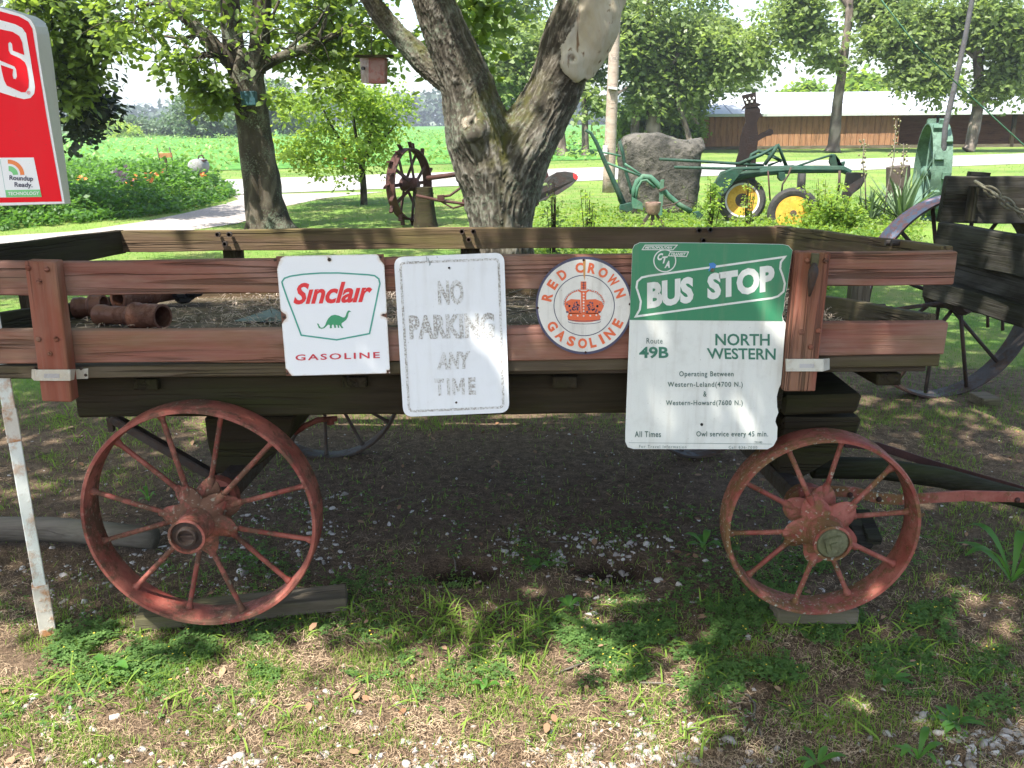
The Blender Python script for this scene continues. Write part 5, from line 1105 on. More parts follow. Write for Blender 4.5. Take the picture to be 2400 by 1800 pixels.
WHEELGREEN = paint_mat('gray_green_wheel', (.05, .105, .07), (.085, .15, .105), rust=(.035, .05, .035), rustamt=.5); cw2 = P(2183, 405, 14.2); steel_wheel('steel_wheel', cw2, (-.97, .24, 0), .74, .27, 10, WHEELGREEN, 'big pale green steel wheel with square lugs standing behind the black wagon', 'block', 18)
so_ = P(998, 490, 13.8); st = MB().lathe((so_.x, 13.6, 0), (0, 0, 1), [(.19, 0), (.17, .08), (.15, .25), (.13, .5), (.125, .58), (1e-3, .59)], 22, rfun=lambda a, r, h: r*(1+.06*math.sin(5*a)+.04*math.sin(11*a))).build('tree_stump', BARKS if 'BARKS' in globals() else DARK_WOOD, None, auto=True, origin=(so_.x, 13.6, 0)); tag(st, 'dark tree stump standing just behind the rusty lugged wheel', 'stump')
# ---------------------------------------------------------------- helper for traced implements
def rod(root, nm, pts, Y, r, mat, n=8, dY=None, sm=True):
    p, _ = pl(pts, Y, [1]*len(pts), dY); return MB().tube(p, r, n).build(nm, mat, root, smooth=sm)
def plate(root, nm, pts, Y, th, mat, dY=None, bev=.003):
    q = [P(x, y, Y+(dY[i] if dY else 0)) for i, (x, y) in enumerate(pts)]; return MB().prism(q, [p+Vector((0, th, 0)) for p in q]).build(nm, mat, root, bevel=bev)
# red iron sulky plow behind the big trunk
pw_ = empty('rusty_plow', P(1120, 480, 13.2), 'rusty red sulky plow behind the forked tree, its dark moldboard showing at right', 'plow')
rod(pw_, 'beam', [(1000, 418), (1060, 410), (1150, 398), (1240, 392)], 13.4, .035, RUST_IRON)
rod(pw_, 'lever', [(1025, 463), (1055, 458), (1080, 440), (1100, 430)], 13.2, .018, RUST_IRON); rod(pw_, 'frame_rod', [(975, 458), (1030, 470), (1090, 478), (1260, 480)], 13.2, .022, RUST_IRON); rod(pw_, 'frame_rod', [(1030, 470), (1062, 488), (1090, 480)], 13.2, .014, RUST_IRON)
plate(pw_, 'bracket', [(1024, 458), (1040, 457), (1042, 472), (1026, 472)], 13.15, .05, RUST_IRON); plate(pw_, 'furrow_wheel', [(1082, 470), (1100, 445), (1112, 470), (1108, 495), (1090, 495)], 13.2, .06, RUST_IRON)
rod(pw_, 'curved_standard', [(1262, 395), (1278, 405), (1284, 425), (1280, 440), (1275, 470)], 13.1, .035, RUST_IRON); rod(pw_, 'coulter', [(1245, 425), (1258, 440), (1262, 460), (1260, 480)], 13.3, .018, RUST_IRON)
MOLD = paint_mat('dark_moldboard_steel', (.008, .009, .008), (.018, .018, .016), rust=(.05, .02, .015), rustamt=.25, rough=.8)
plate(pw_, 'moldboard', [(1244, 472), (1262, 455), (1268, 440), (1262, 430), (1285, 415), (1305, 404), (1325, 402), (1345, 405), (1355, 413), (1354, 420), (1340, 435), (1310, 455), (1275, 470), (1250, 478)], 12.9, .05, MOLD, dY=[0, 0, .02, .05, .08, .1, .12, .12, .1, .08, .04, 0, 0, 0])
plate(pw_, 'painted_tip', [(1343, 407), (1351, 408), (1355, 415), (1351, 422), (1345, 418)], 12.88, .01, INKRED)
# pale green walking cultivator in front of the rock
cu_ = empty('green_cultivator', P(1480, 500, 14), 'green walking plow with curved beam and long handles in front of the rock', 'plow')
rod(cu_, 'handle', [(1372, 305), (1385, 312), (1398, 335), (1420, 385), (1445, 440), (1466, 490)], 14.0, [.022, .024, .028, .034, .04, .05], GREEN_METAL); rod(cu_, 'handle', [(1452, 330), (1460, 360), (1466, 400), (1478, 440), (1480, 455)], 14.5, .026, GREEN_METAL)
rod(cu_, 'brace', [(1410, 357), (1430, 360), (1455, 366)], 14.2, .014, GREEN_LIGHT); rod(cu_, 'brace', [(1418, 380), (1460, 396), (1500, 412)], 14.0, .018, GREEN_LIGHT); rod(cu_, 'brace', [(1464, 384), (1485, 398), (1508, 414)], 14.2, .018, GREEN_LIGHT)
rod(cu_, 'curved_beam', [(1484, 470), (1486, 445), (1494, 425), (1508, 414), (1524, 416), (1545, 436), (1568, 460), (1592, 480), (1620, 496)], 14.0, [.03, .04, .045, .045, .045, .045, .04, .04, .04], GREEN_LIGHT); rod(cu_, 'inner_arc', [(1490, 470), (1494, 440), (1504, 424), (1515, 422), (1535, 440)], 13.95, .02, GREEN_LIGHT)
plate(cu_, 'clamp_bar', [(1549, 422), (1557, 421), (1552, 505), (1543, 505)], 13.85, .05, GREEN_LIGHT); plate(cu_, 'clamp', [(1545, 445), (1562, 438), (1564, 443), (1547, 450)], 13.83, .08, DARK_IRON)
plate(cu_, 'plow_share', [(1455, 480), (1480, 475), (1484, 492), (1470, 497), (1452, 490)], 13.9, .10, GREEN_METAL); plate(cu_, 'plow_share', [(1482, 462), (1505, 475), (1508, 492), (1480, 488)], 13.9, .06, GREEN_LIGHT)
rod(cu_, 'chain_rod', [(1552, 484), (1580, 478), (1600, 468), (1626, 476)], 13.8, .010, DARK_IRON); plate(cu_, 'foot_plate', [(1625, 498), (1645, 494), (1650, 503), (1640, 515), (1630, 510)], 13.8, .08, GREEN_METAL)
vs_ = empty('iron_stand', P(1530, 515, 13.2), 'small rusty round iron cup on three short legs below the green plow', 'stand')
MB().lathe(P(1530, 502, 13.2), (0, 0, 1), [(.075, 0), (.10, .04), (.11, .12), (.115, .13), (.115, .17), (.08, .17), (.07, .05)], 20).build('cup', paint_mat('pale_rusty_cup', (.20, .12, .09), (.28, .20, .16), rustamt=.6), vs_, auto=True)
for dx in (-.12, 0, .12): MB().bar(P(1530, 502, 13.2)+Vector((dx*.3, 0, .02)), P(1530, 502, 13.2)+Vector((dx*1.6, 0, -.2)), .05, .04).build('leg', DARK_IRON, vs_)
# green two wheel plow
gp_ = empty('green_plow', P(1800, 520, 14), 'dark green pulled moldboard plow with yellow rimmed rubber tyres in the plants', 'plow')
rod(gp_, 'drawbar', [(1545, 373), (1640, 378), (1735, 384), (1790, 388)], 14.2, .022, GREEN_METAL); rod(gp_, 'drawbar', [(1580, 392), (1700, 395), (1830, 392), (1860, 390)], 13.9, .022, GREEN_METAL)
rod(gp_, 'main_beam', [(1700, 425), (1745, 410), (1790, 402), (1860, 397), (1975, 397), (1992, 405)], 13.9, [.05, .06, .065, .06, .055, .05], GREEN_METAL, sm=False)
plate(gp_, 'side_plate', [(1690, 408), (1712, 398), (1742, 398), (1700, 452), (1686, 462), (1668, 440)], 13.75, .08, GREEN_METAL); rod(gp_, 'frame_bar', [(1672, 440), (1690, 405), (1720, 396), (1780, 396)], 13.8, .02, GREEN_METAL)
rod(gp_, 'lift_arm', [(1732, 384), (1785, 362), (1824, 340), (1843, 390)], 14.1, .028, GREEN_METAL); rod(gp_, 'lift_arm', [(1792, 386), (1812, 358), (1822, 340)], 14.0, .03, GREEN_METAL); rod(gp_, 'arch', [(1755, 382), (1762, 362), (1778, 354), (1800, 360), (1832, 378)], 14.2, .026, GREEN_METAL)
rod(gp_, 'brace', [(1800, 388), (1835, 375), (1800, 366)], 14.1, .02, GREEN_METAL); rod(gp_, 'lift_rod', [(1862, 392), (1910, 375), (1950, 363)], 13.9, .016, GREEN_METAL)
plate(gp_, 'standard_head', [(1948, 362), (1958, 361), (1970, 376), (1966, 392), (1975, 380), (1982, 378), (1978, 392), (1950, 390), (1945, 380)], 13.9, .07, GREEN_METAL)
rod(gp_, 'crank', [(1854, 392), (1848, 410), (1834, 432), (1832, 450)], 13.7, .014, DARK_IRON); rod(gp_, 'jointer_shank', [(1800, 400), (1805, 470)], 13.7, .012, RUST_IRON); rod(gp_, 'shank', [(1968, 400), (1967, 425), (1964, 450)], 13.8, .02, DARK_IRON)
plate(gp_, 'moldboard', [(1985, 405), (2010, 404), (2034, 406), (2028, 422), (2018, 440), (1998, 455), (1985, 478), (1970, 470), (1980, 440)], 13.6, .05, MOLD, dY=[0, .1, .2, .15, .1, 0, 0, 0, 0])
plate(gp_, 'clamp_block', [(1826, 405), (1840, 404), (1842, 420), (1832, 425), (1826, 418)], 13.8, .12, GREEN_METAL)
def tyre(root, px, py, Y, Ro, Ri, wd, axis_, rimmat, ringmat=None, hole=1.0):
    C = P(px, py, Y); A = Vector(axis_).normalized(); w = wd/2
    MB().lathe(C, A, [(Ri, -w*.7), (Ri+.03, -w*.95), (Ro-.04, -w), (Ro, -w*.55), (Ro+.006, 0), (Ro, w*.55), (Ro-.04, w), (Ri+.03, w*.95), (Ri, w*.7)], 48, close=True).build('tyre', RUBBER, root, auto=True)
    if ringmat: MB().lathe(C, A, [(Ri+.001, w*.9), (Ri+.03, w*1.02), (Ri+.032, w*.9)], 48, close=True).build('white_ring', ringmat, root)
    r = MB().lathe(C, A, [(Ri+.004, w*.75), (Ri-.02, w*.72), (Ri-.035, w*.35), (Ri*.55, w*.28), (.07, w*.45), (.065, w*.6), (.04, w*.62), (.035, w*.3), (1e-4, w*.3)], 40).build('wheel_rim', rimmat, root, auto=True)
    MB().lathe(C, A, [(.055*hole, w*.6), (.05*hole, w*.75), (1e-4, w*.8)], 16).build('hub', DARK_IRON, root, auto=True)  # hub; enlarged, its dark disc paints a rim's shaded centre opening
tyre(gp_, 1859, 500, 13.5, .37, .25, .16, (-.25, -.95, .05), YELLOW_METAL); tyre(gp_, 1738, 470, 14.0, .36, .23, .16, (-.1, -.98, .15), YELLOW_METAL, WHITE_RING, 2.1)
tyre(gp_, 1878, 427, 15.0, .19, .11, .12, (.95, -.25, 0), GREEN_METAL)
# cut out metal man in a tall hat
fig = empty('metal_figure', P(1730, 440, 15.5), 'flat dark steel cut out of a man in a tall starred hat, arm held out', 'cut out figure')
zs = lambda L_: [(1640+x*.2803, 200+y*.2803) for x, y in L_]
FIGM = paint_mat('brown_black_steel', (.009, .005, .004), (.016, .008, .006), rust=(.02, .01, .008), rustamt=.4, rough=.5)
plate(fig, 'body', zs([(378, 205), (385, 180), (480, 172), (500, 190), (510, 215), (505, 225), (528, 262), (498, 268), (478, 310), (482, 350), (490, 415), (520, 395), (555, 382), (585, 362), (612, 372), (615, 400), (595, 420), (560, 425), (520, 445), (485, 468), (478, 540), (470, 640), (465, 800), (395, 800), (395, 640), (385, 700), (380, 800), (310, 800), (300, 640), (325, 560), (340, 430), (360, 360), (385, 310), (378, 260)]), 15.5, .012, FIGM, bev=0)
plate(fig, 'hat', zs([(350, 84), (470, 57), (474, 146), (490, 148), (517, 162), (490, 176), (380, 188), (350, 212), (358, 185), (378, 168)]), 15.49, .012, FIGM, bev=0)
def star(cx_, cy_, r): return [(cx_+(r if k % 2 == 0 else r*.42)*math.sin(math.pi*k/5), cy_-(r if k % 2 == 0 else r*.42)*math.cos(math.pi*k/5)) for k in range(10)]
for (x, y) in ((383, 120), (418, 110), (452, 106), (396, 142), (436, 134)): plate(fig, 'star', zs(star(x, y, 13)), 15.47, .008, SIGNW2, bev=0)
# plant stand sign, tank, marker post in the flower bed
sg = empty('iron_stand_sign', P(394, 400, 19), 'small rusty signboard between two iron prongs above the flower bed', 'sign')
rod(sg, 'prong', [(368, 346), (376, 385)], 19, .012, DARK_IRON); rod(sg, 'prong', [(397, 345), (406, 385)], 19, .012, DARK_IRON); plate(sg, 'board', [(371, 359), (402, 358), (404, 369), (373, 370)], 18.98, .03, paint_mat('rusty_orange_board', (.26, .12, .04), (.32, .18, .07), rustamt=.6)); rod(sg, 'post', [(387, 369), (392, 395), (396, 470)], 19.02, .03, DARK_WOOD)
tk = empty('gray_tank', P(466, 400, 20), 'rounded gray mailbox like tank with a small fitting on top, behind the orange flowers', 'tank')
MB().lathe(P(466, 390, 20)+Vector((0, -.3, 0)), (0, 1, 0), [(1e-3, 0), (.11, .01), (.16, .05), (.17, .5), (.12, .6), (1e-3, .62)], 26).build('body', paint_mat('gray_tank_paint', (.20, .21, .20), (.27, .28, .27), rustamt=.2), tk, auto=True)
plate(tk, 'saddle', [(457, 376), (478, 374), (480, 378), (458, 380)], 19.9, .2, RUST_IRON); rod(tk, 'fitting', [(464, 374), (466, 366), (474, 364), (478, 372)], 19.9, .014, RUST_IRON); rod(tk, 'post', [(466, 400), (467, 450)], 20, .05, DARK_WOOD)
mp = empty('marker_post', P(808, 395, 20.5), 'small white road marker with a red spot beside the young tree', 'marker'); rod(mp, 'post', [(808, 372), (809, 397)], 20.5, .03, WHITE_RING); plate(mp, 'red_disc', [(803, 366), (812, 365), (813, 374), (804, 375)], 20.45, .02, INKRED)
# ---------------------------------------------------------------- second wagon, black, at the right edge
bw_ = empty('black_wagon', P(2450, 800, 5.0), 'old black mossy wooden box wagon with iron wheels and a chain, at the right edge', 'wagon')
def slab(nm, corners, th, mat=BLACK_WOOD, up=None, bev=.006):
    q = [P(x, y, Y) for x, y, Y in corners]; nrm_ = (q[1]-q[0]).cross(q[3]-q[0]).normalized()
    if nrm_.y < 0: nrm_ = -nrm_
    if (q[1]-q[0]).length < (q[3]-q[0]).length*1.2: return board(nm, (q[3]+q[2])/2+nrm_*th/2, (q[0]+q[1])/2+nrm_*th/2, ((q[1]-q[0]).length+(q[2]-q[3]).length)/2, th, mat, bw_, up=(q[1]-q[0]), n=4)
    return board(nm, (q[0]+q[3])/2+nrm_*th/2, (q[1]+q[2])/2+nrm_*th/2, ((q[3]-q[0]).length+(q[2]-q[1]).length)/2, th, mat, bw_, n=14, warp=.005, bev=.005, ragged=.02)
BW = wood_mat('black_mossy_plank', (.010, .009, .007), (.026, .023, .019), (.15, .145, .13), .35, green=.4, greencol=(.024, .028, .006), dirt=.5)
slab('end_plank', [(2223, 414, 4.66), (2560, 418, 4.66), (2560, 530, 4.66), (2200, 520, 4.66)], .05, BW)
slab('side_plank', [(2196, 519, 4.6), (2560, 575, 3.6), (2560, 680, 3.6), (2186, 604, 4.6)], .05, BW); slab('side_plank', [(2235, 610, 4.63), (2560, 686, 3.63), (2560, 775, 3.63), (2230, 672, 4.63)], .05, wood_mat('flaking_gray_plank', (.015, .012, .010), (.045, .04, .035), (.17, .16, .15), .6, green=.3, greencol=(.05, .05, .02), dirt=.45))
slab('sill_beam', [(2164, 668, 4.7), (2560, 760, 3.65), (2560, 830, 3.65), (2166, 695, 4.7)], .12, BW)
slab('stake', [(2274, 400, 4.72), (2318, 401, 4.72), (2312, 440, 4.72), (2276, 436, 4.72)], .06, BW, bev=0); slab('stake', [(2282, 436, 4.6), (2293, 437, 4.6), (2285, 520, 4.6), (2267, 520, 4.6)], .05, BW)
# chain
def torus_link(c, u, v, a, b, r, mb, n=16, m_=6):
    c = Vector(c); w_ = u.cross(v).normalized(); pts = [c+u*(a*math.cos(2*math.pi*k/n))+v*(b*math.sin(2*math.pi*k/n)) for k in range(n)]; V = []; 
    for k in range(n):
        t = (pts[(k+1) % n]-pts[k-1]).normalized(); s_ = t.cross(w_)
        for j in range(m_): an = 2*math.pi*j/m_; V.append(pts[k]+s_*r*math.cos(an)+w_*r*math.sin(an))
    mb.add(V, [(k*m_+j, k*m_+(j+1) % m_, ((k+1) % n)*m_+(j+1) % m_, ((k+1) % n)*m_+j) for k in range(n) for j in range(m_)])
cpts = [P(2290, 428, 4.58), P(2325, 450, 4.56), P(2365, 480, 4.54), P(2405, 505, 4.5), P(2480, 560, 4.45), P(2560, 600, 4.4)]
d_tot = 0; lk = 0; ch = tag(bpy.data.objects.new('chain', None), 'rusty iron chain draped over the black wagon end plank', 'chain'); link(ch); ch.location = cpts[0]
for i in range(len(cpts)-1):
    a, b = cpts[i], cpts[i+1]; L_ = (b-a).length; k = 0
    while k*.062 < L_:
        c0 = a.lerp(b, min(1, (k*.062+.03)/L_)); u = (b-a).normalized(); v = Vector((0, -.2, 1)); v = (v-u*v.dot(u)).normalized() if lk % 2 else u.cross(v).normalized()
        mb = MB(); torus_link(c0, u, v, .043, .020, .0065, mb); mb.build('link', GRAY_METAL, ch, smooth=True); k += 1; lk += 1
def thin_wheel(C, A, Rr, nsp, mat, spm, wd, phase=0, nm='wheel'):
    C = Vector(C); A = Vector(A).normalized(); X, Yv, Z = frame(A); w = wd/2
    root = MB().lathe(C, A, [(Rr-.004, -w), (Rr-.004, w), (Rr-.014, w), (Rr-.014, -w)], 90, close=True).build(nm, DARK_IRON, bw_, auto=True); MB().lathe(C, A, [(Rr-.003, -w*.99), (Rr+.002, 0), (Rr-.003, w*.99)]+[(Rr-.0035, w*.98), (Rr-.0035, -w*.98)], 90, close=True).build('painted_band', mat, root, auto=True)
    for k in range(nsp):
        a = 2*math.pi*k/nsp+phase; d = X*math.cos(a)+Yv*math.sin(a); s_ = 1 if k % 2 else -1
        MB().tube([C+d*.06+Z*.07*s_, C+d*(Rr-.01)+Z*.015*s_], .011, 7).build('spoke', spm, root, smooth=True)
    MB().lathe(C, A, [(.05, -.16), (.075, -.12), (.06, 0), (.075, .12), (.05, .16), (1e-3, .165)], 18).build('hub', DARK_IRON, root, auto=True); return root
thin_wheel(P(2226, 698, 4.86), (.237, -.969, .0), .562, 14, BLUERED, DARK_IRON, .13, .1)
rod(bw_, 'axle', [(2255, 712), (2400, 740), (2560, 760)], 4.8, .035, DARK_IRON)
for x, y in ((2315, 745), (2350, 752)): rod(bw_, 'hook', [(x, y-20), (x, y+22)], 4.4, .008, DARK_IRON)
# ---------------------------------------------------------------- ground cover
def blades(B, L, W, az, lean, curv, seg=3, rng=RNG):
    n = len(B); t = np.linspace(0, 1, seg+1)[None, :, None]; H = np.c_[np.cos(az), np.sin(az), az*0][:, None, :]; U = np.array([0, 0, 1.0]); S_ = np.c_[-np.sin(az), np.cos(az), az*0][:, None, :]
    L = L[:, None, None]; lean = lean[:, None, None]; curv = curv[:, None, None]
    c = B[:, None, :]+U*L*(t*np.sqrt(np.clip(1-lean**2, .05, 1))-curv*t*t*.55)+H*L*(lean*t+curv*t*t*.5)
    w_ = W[:, None, None]*np.sqrt(np.clip(1-t**1.6, 0, 1))*.5+W[:, None, None]*.04
    tw = rng.normal(0, .5, (n, 1, 1)); S2 = S_*np.cos(tw)+U*np.sin(tw)
    V = np.stack([c-S2*w_, c+S2*w_], 2).reshape(-1, 3); k = 2*(seg+1); o = (np.arange(n)*k)[:, None, None]; q = np.array([[2*i, 2*i+1, 2*i+3, 2*i+2] for i in range(seg)])[None]
    return V, (o+q).reshape(-1, 4)
def sample(n, x0, x1, y0, y1, prob, seed):
    rg = np.random.default_rng(seed); out = []; tot = 0
    for _ in range(40):
        px = rg.uniform(x0, x1, n); py = rg.uniform(y0, y1, n); k = rg.random(n) < prob(px, py); px, py = px[k], py[k]
        d = _f[None]+((px-1200)/F)[:, None]*_r-((py-900)/F)[:, None]*_u; t = (0-CAM[2])/d[:, 2]; p = CAM+d*t[:, None]; out.append(p); tot += len(p)
        if tot >= n: break
    p = np.concatenate(out)[:n]; p[:, 2] = gz(p[:, 0], p[:, 1]); return p
def gsum(terms):
    def f(x, y):
        s = np.zeros(len(x))
        for (cx_, cy_, sx_, sy_, a) in terms: s = s+a*np.exp(-((x-cx_)/sx_)**2-((y-cy_)/sy_)**2)
        return s
    return f
def pn(x, y, fr, sd): return fbm(np.c_[x*fr/100, y*fr/100*1.8, x*0+sd], 3)
def strawmat(name, a, b, tr=None):
    s = Mt(name, .85, spec=.2); c = s.mix(s.attr('var'), a, b); s.col(c)
    if tr: s.translucent(s.mix(s.attr('var'), tr, tuple(min(1, x*1.3) for x in tr)), .35)
    return s.m
STRAW = strawmat('dry_straw', (.22, .145, .088), (.52, .39, .26))
GRASSM = strawmat('green_grass_blades', (.085, .15, .022), (.21, .30, .055), (.26, .44, .045))
LAWNM = strawmat('lawn_blades', (.05, .12, .02), (.14, .23, .045), (.22, .38, .05))
CLOVERM = strawmat('clover_leaves', (.06, .125, .035), (.125, .215, .06), (.20, .34, .06))
# litter threads
gl = np.clip
def p_straw(x, y): return gl(.45+.9*pn(x, y, .9, 1)+.25*(y > 1400)-.25*(y < 1350), .04, 1)
def strips(p, Lr, Wr, seed, flatness=.12):
    rg = np.random.default_rng(seed); n = len(p); L = rg.uniform(*Lr, n)*rg.uniform(.5, 1.2, n); az = rg.uniform(0, 6.28, n); el = np.abs(rg.normal(0, flatness, n))*1.6+.02
    d = np.c_[np.cos(az)*np.cos(el), np.sin(az)*np.cos(el), np.sin(el)]; s_ = np.c_[-np.sin(az), np.cos(az), rg.normal(0, .4, n)]; W = rg.uniform(*Wr, n)[:, None]; bend = rg.normal(0, .14, (n, 1))
    a = p+np.c_[p[:, :2]*0, rg.uniform(.001, .008, n)]; m_ = a+d*L[:, None]*.5+s_*bend*L[:, None]+np.array([0, 0, .002]); b = a+d*L[:, None]-np.c_[p[:, :2]*0, L*np.sin(el)*.5]
    V = np.stack([a-s_*W/2, a+s_*W/2, m_-s_*W/2, m_+s_*W/2, b-s_*W/2, b+s_*W/2], 1).reshape(-1, 3); o = (np.arange(n)*6)[:, None, None]; q = np.array([[0, 1, 3, 2], [2, 3, 5, 4]])[None]; return V, (o+q).reshape(-1, 4)
def stuff(name, V, Fc, var, rep, mat, label=None, parent=None):
    o = meshobj(name, V, Fc, mat, parent, attrs={'var': ('FACE', np.repeat(var, rep))}); return tag(o, label, None, None, 'stuff')
rg = np.random.default_rng(90)
p = sample(46000, -120, 2520, 985, 1880, p_straw, 91); V, Fc = strips(p, (.010, .038), (.0005, .0012), 92); v = gl(.5+.9*pn(*proj(p), 1.2, 7)+rg.normal(0, .2, len(p)), 0, 1); o = stuff('dead_grass', V, Fc, v, 2, STRAW, 'dry tan grass litter over the soil around the red wagon'); tag(o, None, 'dead grass')
p = sample(30000, -120, 2520, 985, 1880, lambda x, y: gl(.5+.8*pn(x, y, 1.1, 41), .1, 1), 191); V, Fc = strips(p, (.006, .028), (.0008, .0022), 192, .2); o = stuff('dark_litter', V, Fc, rg.random(len(p)), 2, strawmat('dark_litter', (.035, .022, .014), (.13, .085, .055)), 'fine dark brown litter over the soil around the red wagon'); tag(o, None, 'litter')
# short fine green grass of the foreground
pg = gsum([(250, 1540, 420, 110, .9), (900, 1500, 350, 90, .75), (100, 1750, 200, 80, .4), (1300, 1600, 400, 120, .45), (2000, 1600, 500, 200, .45), (450, 1050, 300, 70, .5), (1150, 995, 900, 25, .5), (2150, 1000, 350, 130, .75), (80, 1050, 250, 120, .6), (1200, 1250, 500, 100, .12), (650, 1720, 500, 80, .35), (2300, 1200, 200, 120, .6)])
def p_grass(x, y): return gl(pg(x, y)*gl(.45+2.2*pn(x, y, 1.5, 3), 0, 1.5)+.02, 0, 1)
p = sample(34000, -120, 2520, 960, 1880, p_grass, 93); n = len(p); V, Fc = blades(p, rg.uniform(.012, .042, n), rg.uniform(.0012, .0028, n), rg.uniform(0, 6.28, n), np.abs(rg.normal(0, .4, n)).clip(0, .9), rg.uniform(.1, .9, n), 2)
o = stuff('short_grass', V, Fc, rg.random(n), 2, GRASSM, 'short fine green grass in the foreground and beside the wheels'); tag(o, None, 'grass')
# crab grass tufts with wide arching blades
tp = []
def tuft(x, y, r, n_, L): tp.append((x, y, r, n_, L))
for a in ((1200, 1480, 70, 60, .10), (1250, 1465, 50, 40, .10), (1180, 1510, 60, 36, .09), (1050, 1440, 50, 40, .09), (1010, 1460, 60, 30, .08), (930, 1500, 60, 26, .07), (1060, 1530, 60, 30, .08), (1240, 1560, 60, 22, .07), (300, 1580, 80, 40, .08), (200, 1620, 90, 40, .08), (60, 1640, 80, 36, .09), (380, 1640, 70, 20, .08), (2060, 1530, 70, 44, .07), (2130, 1500, 60, 30, .07), (1480, 1560, 80, 30, .07), (1550, 1510, 60, 22, .06), (1650, 1560, 50, 22, .07), (480, 1690, 60, 12, .08), (640, 1700, 50, 14, .07), (840, 1620, 60, 16, .07), (1500, 1650, 60, 12, .08), (1620, 1740, 40, 10, .09), (880, 1480, 60, 20, .07), (820, 1440, 30, 14, .07), (2260, 1580, 40, 16, .07), (700, 1520, 60, 16, .06), (450, 1530, 70, 18, .06), (330, 1480, 60, 18, .05), (1900, 1690, 40, 10, .08), (600, 1010, 60, 30, .09), (520, 1000, 60, 30, .08), (330, 1000, 70, 36, .09), (200, 1040, 60, 24, .08), (160, 980, 60, 24, .09)): tuft(*a)
for a in ((420, 1478, 40, 26, .05), (500, 1486, 40, 30, .05), (580, 1476, 40, 26, .05), (660, 1470, 40, 26, .05), (740, 1462, 40, 24, .05), (820, 1450, 40, 20, .05), (1820, 1478, 40, 26, .05), (1890, 1482, 40, 26, .06), (1960, 1480, 40, 26, .05), (2030, 1474, 40, 24, .05)): tuft(*a)
for k in range(70): tuft(rg.uniform(0, 2400), rg.uniform(1400, 1790), 50, 6, rg.uniform(.04, .075))
B = []; L = []
for (x, y, r, n_, l_) in tp:
    c = G(x, y); s_ = r*c.y/F*1.0
    q = np.c_[c.x+rg.normal(0, s_*.55, n_), c.y+rg.normal(0, s_*.9, n_)]; B.append(np.c_[q, gz(q[:, 0], q[:, 1])]); L.append(rg.uniform(.5, 1.15, n_)*l_)
B = np.concatenate(B); L = np.concatenate(L); n = len(B); V, Fc = blades(B, L, rg.uniform(.0035, .0065, n), rg.uniform(0, 6.28, n), rg.uniform(.2, .8, n), rg.uniform(.4, 1.1, n), 5)
o = stuff('crab_grass', V, Fc, rg.uniform(.3, 1, n), 5, GRASSM, 'brighter tufts of wide bladed crab grass in front of the wagon'); tag(o, None, 'grass')
# clover
pc = gsum([(1900, 1480, 160, 25, .9), (560, 1480, 280, 18, .7), (2150, 1420, 260, 90, 1.0), (1950, 1560, 330, 60, .2), (1780, 1500, 220, 90, 1.0), (1850, 1580, 150, 60, .8), (2280, 1520, 180, 70, .9), (1450, 1500, 160, 70, .9), (1560, 1560, 120, 60, .7), (350, 1560, 330, 60, .8), (600, 1540, 200, 60, .6), (150, 1480, 160, 40, .4), (1050, 1560, 200, 60, .5), (850, 1390, 120, 50, .3), (1260, 1330, 60, 50, .3), (600, 1350, 180, 80, .25), (2050, 1350, 160, 80, .5), (1900, 1300, 200, 90, .4), (950, 1330, 140, 60, .3), (1200, 1200, 400, 100, .06), (2250, 1650, 200, 50, .3), (700, 1150, 200, 100, .12), (80, 1560, 150, 80, .5), (1500, 1250, 250, 100, .12)])
def p_clo(x, y): return gl(pc(x, y)*gl(.35+2.6*pn(x, y, 1.3, 13), 0, 1.5), 0, 1)
p = sample(15000, -100, 2500, 1000, 1850, p_clo, 95); n = len(p); h = rg.uniform(.006, .030, n)*gl(.7+pn(*proj(p), 1.0, 4), .3, 1.4); V = []; r_l = rg.uniform(.0045, .0085, n); az0 = rg.uniform(0, 6.28, n); til = rg.normal(0, .25, (n, 2))
tpl = np.array([(0, 0), (.55, .42), (1.0, .52), (1.25, .28), (1.08, 0), (1.25, -.28), (1.0, -.52), (.55, -.42)])
for k in range(3):
    a = az0+k*2.094; ca, sa = np.cos(a)[:, None], np.sin(a)[:, None]; lx = tpl[None, :, 0]*r_l[:, None]; ly = tpl[None, :, 1]*r_l[:, None]*1.0
    X_ = lx*ca-ly*sa; Y_ = lx*sa+ly*ca; Zz = X_*til[:, :1]+Y_*til[:, 1:]+.0012*np.abs(tpl[None, :, 1])*1.0; V.append(np.stack([p[:, :1]+X_, p[:, 1:2]+Y_, (p[:, 2]+h)[:, None]+Zz], 2))
V = np.stack(V, 1).reshape(-1, 3); Fc = np.arange(n*3*8).reshape(-1, 8); o = stuff('clover', V, Fc, gl(rg.random(n), 0, 1), 3, CLOVERM, 'patches of low three leaved clover around the front wheel and in the foreground'); tag(o, None, 'clover')
k = rg.random(n) < .012; fp = p[k]+np.c_[rg.normal(0, .004, (k.sum(), 2)), h[k]+.006]; mb = MB()
for q in fp: mb.lathe(q, (rg.normal(0, .3), rg.normal(0, .3), 1), [(.0005, 0), (.0028, .0015), (.0020, .0020), (1e-4, .001)], 5)
tag(mb.build('yellow_flowers', flat('yellow_petals', (.75, .55, .04), dirt=0), None), 'tiny yellow flowers dotted over the clover', 'flowers', kind='stuff')
